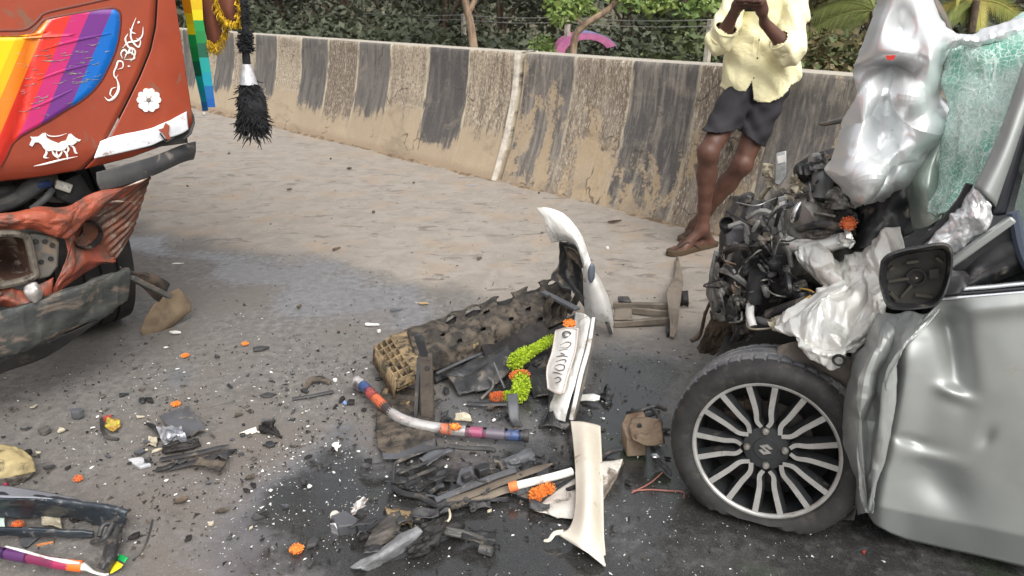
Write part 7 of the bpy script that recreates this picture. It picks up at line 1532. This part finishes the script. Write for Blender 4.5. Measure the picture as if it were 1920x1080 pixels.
# ---- lower middle: grey bar, crumpled black, foils
sheet('grey_bar', 'long grey plastic bar with dark underside near the bottom edge', 'bar', [[(655,1062,.01),(700,1036,.03),(745,1006,.05),(782,986,.06)], [(672,1066,.02),(712,1044,.04),(755,1016,.06),(790,994,.06)], [(690,1070,.0),(722,1056,.0),(762,1032,.01),(798,1005,.02)]], mat('pale_grey_bar', S(132, 134, 136), .5, 0, S(96, 97, 98), 8, dirt=S(60, 56, 52), damt=.16, ds=18), .004, 2, 6, 3, 16, 40)
sheet('black_crumple', 'crumpled black underbody scrap beside the long grey bar', 'scrap', [[(760,1010,.03),(790,985,.06),(820,975,.05),(850,965,.03)], [(768,1030,.02),(800,1010,.05),(830,995,.05),(860,985,.02)], [(765,1048,.0),(795,1040,.01),(820,1020,.01),(850,1000,.0)]], M_drk, .02, 4, 4, 6, 30, 30)
sheet('grey_strut', 'flat grey strut with bolted end lying in the puddle', 'strut', [[(826,985,.04),(850,990,.04),(885,998,.03),(910,1008,.025)], [(822,998,.035),(848,1004,.035),(882,1012,.025),(906,1022,.02)]], M_gry, .004, 2, 3, 3, 8, 24, .008); tubeo('bolt', 'pale bolt head at the end of the grey strut', 'bolt', [(908,1000,.01),(910,1016,.02)], [.006, .008], M_alu, 5); tubeo('pipe_stub', 'short metal pipe stub below the grey strut', 'pipe', [(900,1028,.015),(922,1034,.015)], .014, M_gry, 6, 10)
tubeo('bent_wire', 'pale curled wire rising beside the black crumple', 'wire', [(842,955,.05),(844,968,.05),(838,978,.04),(815,988,.03),(798,996,.04),(794,1006,.03),(782,1010,.02)], .0035, M_crm, 30)
sheet('ridged_scrap', 'dark ridged scrap left of the long grey bar', 'panel', [[(700,985,.02),(735,962,.03),(760,955,.02)], [(690,1010,.02),(725,995,.03),(752,985,.02)], [(684,1024,.0),(715,1022,.01),(742,1008,.005)]], mat('charcoal_panel', S(62, 60, 58), .65, 0, S(86, 80, 74), 9), .006, 4, 2, 3, 20, 20)
sheet('ribbed_scrap', 'brown ribbed scrap beside the dark ridged scrap', 'scrap', [[(722,955,.015),(750,952,.02),(780,965,.015)], [(730,968,.02),(752,966,.025),(775,978,.02)], [(752,985,.01),(762,984,.015),(772,990,.005)]], M_tanp, .008, 2, 6, 4, 12, 30); sheet('foil_scrap', 'crumpled pale foil scrap near the bottom middle', 'scrap', [[(655,955,.01),(675,938,.03),(692,932,.03)], [(658,965,.01),(672,958,.02),(684,948,.02)]], mat('pale_foil', S(206, 200, 196), .35, .4, S(150, 140, 134), 30), .01, 3, 3, 5, 14, 14, .002)
o = thing('switch_box', 'small grey box with blue and chrome face near the bottom', 'box', D(648, 990)); plate('box', 0, 0, [(622,985,.0),(650,975,.0),(672,990,.0),(668,1002,.0),(636,1006,.0)], .035, M_gp, parent=o); sheet('chrome_face', 0, 0, [[(618,982,.03),(628,980,.035)], [(622,1000,.0),(640,1005,.0)]], M_bchr, .002, 2, 2, 3, 8, 8, parent=o)
tubeo('chrome_cap', 'small round chrome cap beside the grey box', 'cap', [(628,968,.008),(628,966,.02)], [.016, .014], M_alu, 5, 14)
# ---- left: dark lid with foil-covered module
o = thing('module_box', 'dark square plastic lid with crumpled silver module, left of the pile', 'module', D(345, 815))
plate('lid', 0, 0, [(298,782,.03),(353,760,.05),(386,805,.02),(340,824,.015)], .004, M_gp, .001, parent=o)
sheet('silver_module', 0, 0, [[(296,806,.05),(318,796,.06),(340,800,.06)], [(302,822,.055),(322,814,.07),(346,812,.06)], [(310,834,.03),(330,828,.035),(350,824,.03)]], mat('crumpled_silver', S(206, 208, 212), .3, .5, S(120, 124, 134), 18), .012, 3, 3, 4, 24, 24, parent=o)
sheet('module_body', 0, 0, [[(306,838,.035),(330,830,.035),(372,822,.03)], [(304,852,.01),(332,846,.015),(376,836,.01)]], M_drk, .008, 3, 4, 5, 12, 24, .01, parent=o); tubeo('handle', 0, 0, [(358,818,.02),(372,808,.035),(388,808,.035),(402,820,.01)], .004, M_dkp, 16, parent=o)
for k, (a, b_, w) in enumerate((((300,862,.01),(430,834,.02),.012),((318,878,.01),(442,842,.012),.014),((295,880,.006),(330,868,.01),.014))): gs = thing('black_strip', ['upper black strip lying in front of the dark lid', 'lower black strip lying in front of the dark lid', 'short black strip at the left end of the strips'][k], 'strip', D(*a)); mb = MB(); mb.tube(cr(Dp([a, ((a[0]+b_[0])/2, (a[1]+b_[1])/2+2, .02), b_]), 14), [w]*12+[w*.6, .003], 6, flat=.4, upv=(0, 0, 1)); part('strip', mb, M_dkp, gs)
plate('clear_block', 'translucent white block left of the black strips', 'block', [(240,866,.0),(268,862,.0),(285,876,.0),(262,882,.0)], .014, mat('frosted_plastic', S(196, 198, 200), .3, 0, S(160, 162, 166), 20), .004)
sheet('black_tool', 'thin black bent part left of the dark lid', 'part', [[(272,794,.02),(280,792,.02)], [(288,806,.03),(294,800,.03)], [(296,826,.01),(302,818,.01)]], M_dkp, .004, 2, 2, 3, 16, 8); sheet('tan_crumple', 'cream crumpled scrap touching the silver module', 'scrap', [[(282,822,.01),(296,815,.02)], [(272,836,.005),(292,836,.015)]], M_crm, .01, 2, 2, 4, 12, 12)
# ---- lower-left black bumper frame with rainbow edge
o = thing('truck_bumper', 'black truck bumper with rainbow painted lower bar at lower left', 'bumper piece', D(120, 1000))
M_bf = mat('blue_black_plastic', S(40, 48, 56), .4, 0, S(58, 64, 70), 6, dirt=S(128, 124, 118), damt=.12, ds=30, bump=.1)
def lz(L): return [(x/5.685, 890+y/5.685, z) for x, y, z in L]
sheet('top_beam', 0, 0, [lz([(-500,110,.10),(0,135,.10),(400,190,.10),(800,265,.09),(1200,350,.07),(1360,395,.06)]), lz([(-500,200,.13),(0,255,.13),(400,262,.13),(800,300,.11),(1200,365,.08),(1355,410,.065)]), lz([(-500,350,.05),(0,350,.06),(400,360,.06),(800,410,.05),(1150,500,.03),(1350,500,.03)]), lz([(-500,440,.02),(0,455,.02),(400,440,.02),(800,450,.02),(1100,540,.01),(1330,520,.01)])], M_bf, .005, 3, 8, 4, 36, 80, .006, parent=o, smooth=40)
mb = MB(); P_ = patch([[D(*q) for q in lz(r_)] for r_ in ([(-500,100,.102),(0,125,.102),(400,182,.102),(800,262,.092),(1000,312,.08)], [(-500,205,.134),(0,252,.134),(300,258,.134),(600,275,.122),(1000,325,.095)])], 8, 40); mb.grid(P_+A([0, 0, .004])); part('pale_edge', mb, mat('pale_grey_edge', S(138, 142, 150), .4), o, solid=.002)
sheet('lower_beam', 0, 0, [lz([(-500,560,.06),(0,575,.06),(400,580,.06),(750,590,.05),(1000,620,.03)]), lz([(-500,620,.03),(0,640,.03),(400,650,.03),(750,660,.02),(1000,650,.01)])], M_bf, .004, 2, 6, 3, 12, 50, .008, parent=o)
sheet('end_bracket', 0, 0, [lz([(1180,540,.05),(1260,535,.06),(1330,560,.04)]), lz([(1130,680,.05),(1220,690,.06),(1300,700,.04)]), lz([(1080,850,.05),(1180,850,.06),(1250,850,.03)]), lz([(1030,1000,.03),(1100,1010,.04),(1160,1040,.02)])], M_dkp, .008, 4, 3, 5, 40, 20, .006, parent=o)
tubeo('bracket_loop', 0, 0, lz([(1060,660,.05),(1080,580,.06),(1130,520,.07),(1200,520,.07),(1160,600,.06),(1110,680,.05),(980,720,.02)]), .007, M_dkp, 30, 7, parent=o)
rb_ = cr(Dp(lz([(-500,740,.05),(-200,790,.05),(0,830,.05),(200,870,.05),(400,905,.05),(600,945,.05),(750,965,.045),(880,980,.04)])), 60)
mc2 = lambda n, c: mat(n, S(*c), .4, 0, dirt=S(60, 52, 56), damt=.14, ds=24, coat=.2)
for a, b_, m in ((0, 20, mc2('bar_indigo', (60, 36, 80))), (19, 30, mc2('bar_purple', (84, 44, 94))), (29, 42, mc2('bar_plum', (120, 40, 76))), (41, 50, mc2('bar_crimson', (156, 44, 84))), (49, 59, mc2('bar_orange', (236, 112, 40)))): mb = MB(); mb.tube(rb_[a:b_+1], .013, 10, cap=False, flat=1.25); part('rainbow_bar', mb, m, o)
tubeo('bar_tip', 0, 0, lz([(870,980,.04),(930,1000,.035),(1000,1040,.02),(1100,1065,.01),(1160,1060,.01)]), [.012, .007, .004, .004, .003], M_wp, 16, 8, parent=o); tubeo('white_highlight', 0, 0, lz([(60,765,.065),(250,815,.066),(500,885,.066),(700,925,.062),(850,945,.056)]), [.002, .004, .003, .006, .003], M_wp, 24, 6, parent=o)
sheet('painted_corner', 0, 0, [lz([(1280,850,.03),(1370,890,.035)]), lz([(1250,900,.03),(1330,940,.03)])], mat('corner_green', S(24, 150, 80), .4), .002, 1, 1, 2, 8, 8, parent=o); sheet('painted_corner', 0, 0, [lz([(1240,915,.028),(1310,960,.03)]), lz([(1210,970,.022),(1270,1000,.022)]), lz([(1165,1050,.008),(1180,1055,.008)])], mat('corner_yellow', S(228, 208, 40), .4), .002, 1, 1, 3, 10, 8, parent=o)
sheet('cream_shard', 'cream broken shard inside the black bumper frame', 'shard', [lz([(440,430,.02),(560,440,.02),(640,460,.02)]), lz([(450,540,.015),(560,550,.02),(660,570,.015)])], M_crm, .004, 2, 2, 4, 12, 12); sheet('grey_triangle', 'grey triangular plate under the black bumper frame', 'shard', [lz([(200,680,.008),(440,655,.01)]), lz([(230,770,.006),(300,770,.006)])], M_gp, .002, 1, 1, 2, 8, 8); sheet('orange_scrap', 'thin orange brown scrap under the black bumper frame', 'scrap', [lz([(370,740,.006),(570,705,.008)]), lz([(400,760,.004),(580,725,.005)])], mat('rust_orange', S(176, 112, 64), .6), .003, 1, 2, 3, 8, 10); sheet('pale_glass_bit', 'pale green glass bit at the left edge of the picture', 'glass', [lz([(-40,460,.01),(50,465,.02)]), lz([(-40,560,.005),(50,555,.01)])], mat('pale_green_glass', S(200, 224, 212), .2), .002, 1, 1, 2, 6, 6)
sheet('magenta_shard', 'magenta and black shard above the black bumper frame', 'shard', [lz([(-60,30,.02),(0,60,.02),(60,100,.02)]), lz([(-60,110,.01),(10,125,.01),(90,115,.01)])], mat('magenta_paint', S(170, 50, 96), .4), .003, 2, 2, 3, 10, 10)
o = thing('tan_block', 'tan broken ribbed block at the left edge above the bumper frame', 'block', D(30, 880)); sheet('shell', 0, 0, [[(-40,830,.04),(10,834,.06),(40,842,.05)], [(-40,860,.06),(20,862,.07),(60,862,.05)], [(-40,900,.04),(20,895,.04),(66,885,.02)]], mat('olive_tan_shell', S(178, 162, 118), .75, 0, S(142, 128, 92), 10, dirt=S(70, 62, 50), damt=.2, ds=22), .005, 3, 4, 4, 20, 24, .006, parent=o); sheet('shell_side', 0, 0, [[(-40,900,.04),(20,895,.04),(64,886,.02)], [(-40,925,.0),(20,912,.0),(42,905,.0)]], mat('speckled_shell', S(118, 112, 104), .8, 0, S(70, 64, 58), 40), .003, 2, 3, 3, 8, 16, parent=o)
sheet('brown_ring', 'round brown rusty ring piece on the road at left centre', 'ring', [[(325,938,.01),(340,932,.02),(352,930,.02)], [(326,945,.005),(342,940,.02),(354,936,.012)]], M_rst, .005, 2, 2, 3, 10, 12); tubeo('thin_crack_cable', 'thin dark cable curving on the road beside the bumper frame', 'cable', [(286,975,.003),(280,1000,.003),(268,1030,.003),(250,1050,.003)], .003, M_rub, 16, 5)
# ---- named small pieces across the road
def chip(name, label, cat, x, y, L, W, H, ang, m, group=None, seed=1, rough=.4):
    R = random.Random(seed*7+int(x)); n = R.randint(3, 6); c = D(x, y); pts = []
    for k in range(n):
        a = 2*math.pi*k/n+R.uniform(-.25, .25); r = 1+R.uniform(-rough, rough); u, v = math.cos(a)*L*.5*r, math.sin(a)*W*.5*r; pts.append(c+A([u*math.cos(ang)-v*math.sin(ang), u*math.sin(ang)+v*math.cos(ang), .004+R.uniform(0, H*.4)]))
    mb = MB(); mb.prism(pts, (R.uniform(-.002, .002), R.uniform(-.002, .002), H)); return tag(part(name, mb, m, smooth=0, bevel=min(.003, H*.3)), label, cat, group)
chip('white_shard', 'white oval plastic shard beside the truck wheel', 'shard', 330, 628, .055, .026, .012, .0, M_wp); chip('white_bar', 'white elongated shard left of the honeycomb end', 'shard', 696, 613, .085, .02, .012, .0, M_wp, seed=2); chip('white_cube', 'small white cube below the white elongated shard', 'shard', 711, 627, .022, .02, .016, .5, M_wp, seed=3)
chip('grey_bar_piece', 'flat grey bar piece beyond the white elongated shard', 'shard', 739, 586, .08, .022, .014, .05, M_gp, seed=4); chip('dry_leaf', 'dry tan leaf on the road near the muddy carrier', 'leaf', 791, 571, .06, .022, .005, -.1, mat('dry_leaf', S(168, 144, 104), .8), seed=5); chip('white_shard', 'white thin shard on the wet streak beside the truck tyre', 'shard', 330, 496, .075, .014, .004, .1, M_wp, seed=6)
sheet('curved_shard', 'curved grey brown shard on the road left of the bent pipe', 'shard', [[(566,728,.01),(580,708,.03),(605,705,.03),(622,716,.01)], [(574,732,.005),(586,716,.025),(604,714,.025),(616,722,.005)]], M_dirtp, .004, 2, 4, 3, 12, 24); tubeo('dark_bar', 'dark flat bar below the curved grey brown shard', 'bar', [(548,748,.008),(585,742,.01),(625,734,.008)], .010, M_rub, 10, 6, flat=.5); chip('white_shard', 'white chip at the end of the curved shard', 'shard', 630, 717, .024, .016, .012, .8, M_wp, seed=7)
sheet('black_crumple', 'small crumpled black scrap right of the dark lid', 'scrap', [[(482,796,.02),(505,790,.04),(520,796,.02)], [(484,812,.005),(505,812,.015),(530,822,.005)]], M_drk, .014, 3, 3, 5, 18, 18); sheet('cream_shard', 'cream pointed shard next to the small crumpled black scrap', 'shard', [[(448,812,.005),(464,806,.012),(480,800,.015)], [(450,814,.003),(468,814,.005),(482,810,.005)]], M_bei, .002, 1, 2, 3, 8, 12); chip('grey_chip', 'grey lid piece on the small crumpled black scrap', 'shard', 496, 792, .04, .022, .008, .1, M_gp, seed=8)
sheet('petal_scrap', 'red and yellow ribbon scrap with black clip left of the dark lid', 'scrap', [[(195,786,.02),(206,782,.03),(222,784,.02)], [(198,800,.005),(210,808,.02),(226,800,.01)]], M_yel, .008, 2, 3, 3, 14, 14); chip('red_scrap', 'red bit inside the yellow ribbon scrap', 'scrap', 204, 794, .022, .018, .022, .5, mat('dull_red', S(150, 60, 54), .7), seed=9); tubeo('black_clip', 'black curved clip beside the yellow ribbon scrap', 'clip', [(190,786,.015),(192,806,.012),(202,820,.008),(222,824,.006)], .006, M_dkp, 14)
chip('black_block', 'black plastic block on the road below the truck bumper', 'block', 147, 785, .055, .04, .03, .3, M_gp, seed=10); chip('white_block', 'white rounded block left of the yellow ribbon scrap', 'block', 117, 812, .03, .038, .012, .2, M_crm, seed=11); chip('grey_block', 'grey broken block left of the white rounded block', 'block', 85, 815, .055, .035, .018, .4, M_gry, seed=12)
chip('grey_flat_shard', 'flat grey shard right of the thin metal strip', 'shard', 502, 745, .06, .04, .005, .5, M_rub, seed=13); tubeo('metal_strip', 'thin metal strip lying right of the dark lid', 'strip', [(392,766,.006),(416,760,.006),(440,753,.006)], .006, M_gry, 6, 6, flat=.5); chip('blue_bit', 'small pale blue bit on the wet road below the knob', 'shard', 648, 760, .014, .02, .01, .3, mat('pale_blue_bit', S(120, 150, 200), .4), seed=14); chip('black_shard', 'black shard above the orange marigold beside the wet streak', 'shard', 490, 658, .07, .03, .012, .4, M_rub, seed=15)
sheet('cup_piece', 'white cracked cup piece in front of the black strip', 'shard', [[(855,778,.01),(868,772,.025),(880,776,.02)], [(852,788,.004),(868,790,.004),(886,790,.008)]], M_crm, .006, 2, 2, 4, 12, 12); chip('dark_leaf', 'dark folded leaf by the barrier foot', 'leaf', 1150, 418, .10, .04, .012, .5, mat('dark_leaf', S(74, 58, 48), .8), seed=16); chip('white_stone', 'small white stone on the dusty road left of the man', 'stone', 1139, 469, .024, .02, .016, 0, M_wp, seed=17); chip('blue_scrap', 'thin blue grey scrap on the dust below the barrier joint', 'scrap', 884, 349, .11, .02, .004, .1, mat('blue_grey_scrap', S(140, 146, 156), .6), seed=18)
sheet('white_foil', 'white pointed foil piece left of the tan plate', 'scrap', [[(620,832,.01),(636,826,.02)], [(626,842,.004),(632,846,.004)]], M_wp, .005, 2, 2, 3, 8, 8, .002); chip('red_bit', 'tiny red bit on the wet road in front of the door', 'shard', 1618, 1040, .016, .012, .006, .4, mat('dull_red', S(150, 60, 54), .7), seed=19)
# ---- countable small shards of the same kind
R = random.Random(77)
def inpile(x, y): return (690 < x < 1140 and 560 < y < 960 and R.random() < .4)
specs = [('black_shard', 'small black plastic shard strewn among the debris on the road', 'small black plastic shards', [M_dkp, M_rub, M_drk], 115, (.012, .050)), ('white_chip', 'small white paint or plastic chip strewn on the road', 'small white chips', [M_wp], 85, (.005, .019)), ('grey_shard', 'small grey or brown scrap strewn on the road', 'small grey scraps', [M_gp, M_dirtp, M_gry, M_crm], 75, (.010, .042))]
for nm, lab, grp, ms, n, (s0, s1) in specs:
    k = 0
    while k < n:
        x = R.gauss(600, 380); y = R.gauss(830, 130)
        if not (5 < x < 1260 and 640 < y < 1075) or inpile(x, y) or (x < 250 and y < 720): continue
        L = R.uniform(s0, s1); chip(nm, lab, 'shard', x, y, L, L*R.uniform(.3, .8), L*R.uniform(.12, .35), R.uniform(0, 3), R.choice(ms), grp, k, .35); k += 1
for k, (x, y) in enumerate([(430,290),(544,358),(655,318),(352,352),(775,345),(700,400),(630,470),(760,300),(897,488),(560,580),(1010,365),(620,300)]): chip('stone', 'small dark stone on the dusty upper road', 'stone', x, y, R.uniform(.02, .06), R.uniform(.015, .035), .014, R.uniform(0, 3), M_rst, 'dark stones on the dusty road', k)
# ---- dark scraps that fill the pile, each a small torn sheet
PR = [((700, 1010), (860, 955), 15), ((815, 1050), (640, 800), 22), ((640, 930), (955, 1060), 14), ((1000, 1130), (760, 960), 8), ((270, 450), (830, 900), 7)]
for (xa, xb), (ya, yb), n in PR:
    for k in range(n):
        x, y = R.uniform(xa, xb), R.uniform(ya, yb); L = .02+.10*R.random()**1.8; w = L*R.uniform(.12, .7); a = R.uniform(-.5, .9); tl = R.uniform(-.5, .5); c = D(x, y, R.uniform(.004, .02)); ax = A([math.cos(a), math.sin(a), 0]); sd = A([-math.sin(a), math.cos(a), tl])
        rows_ = [[c+ax*L*(u-.5)+sd*w*(v-.5)*R.uniform(.5, 1.2)+A([0, 0, w*.3+R.uniform(0, .015)]) for v in (0, .5, 1)] for u in (0, .33, .66, 1)]
        mb = MB(); mb.grid(fold(patch(rows_, 10, 7), .006, 3, 2, k, .5)); tag(part('dark_scrap', mb, R.choice([M_dkp, M_drk, M_gp, M_dkp, M_dirtp, M_rub]), solid=.003, smooth=25), 'small torn dark plastic scrap lying in the wreckage pile', 'scrap', 'torn dark scraps in the pile')
# ---- glass crumbs and grit: uncountable
def crumbs(name, label, m, n, s0, s1, cx, cy, sx, sy, seed, ylim=(560, 1079)):
    R = random.Random(seed); mb = MB(); k = 0
    while k < n:
        x = R.gauss(cx, sx); y = R.gauss(cy, sy)
        if not (-200 < x < 2000 and ylim[0] < y < ylim[1]): continue
        if n3(D(x, y), 3.2, seed*3) + .25*R.random() < .02: continue
        k += 1; c = D(x, y, .004); s = R.uniform(s0, s1)*(R.random()**.8+.3); t = [A([R.gauss(0, 1), R.gauss(0, 1), 0])*s*.6 for _ in range(3)]
        mb.add([c+t[0], c+t[1], c+t[2], c+A([0, 0, s*.6])], [(0, 1, 3), (1, 2, 3), (2, 0, 3), (0, 2, 1)])
    return tag(part(name, mb, m, smooth=0, origin=tuple(D(cx, min(cy, 1000)))), label, 'crumbs', kind='stuff')
crumbs('glass_crumbs', 'tiny white glass and paint crumbs all over the crash area', mat('glass_crumb', S(196, 197, 194), .25), 2200, .002, .0055, 560, 860, 380, 150, 1)
crumbs('glass_crumbs', 'tiny bright crumbs sprinkled on the wet road by the tyre', mat('glass_crumb', S(196, 197, 194), .25), 220, .002, .005, 1300, 980, 260, 70, 2)
crumbs('black_grit', 'fine black plastic grit scattered over the crash area', M_drk, 1300, .003, .011, 620, 800, 380, 150, 3)
crumbs('brown_grit', 'fine brown grit on the road', M_dirtp, 1800, .004, .011, 650, 760, 420, 190, 4, (300, 1079))
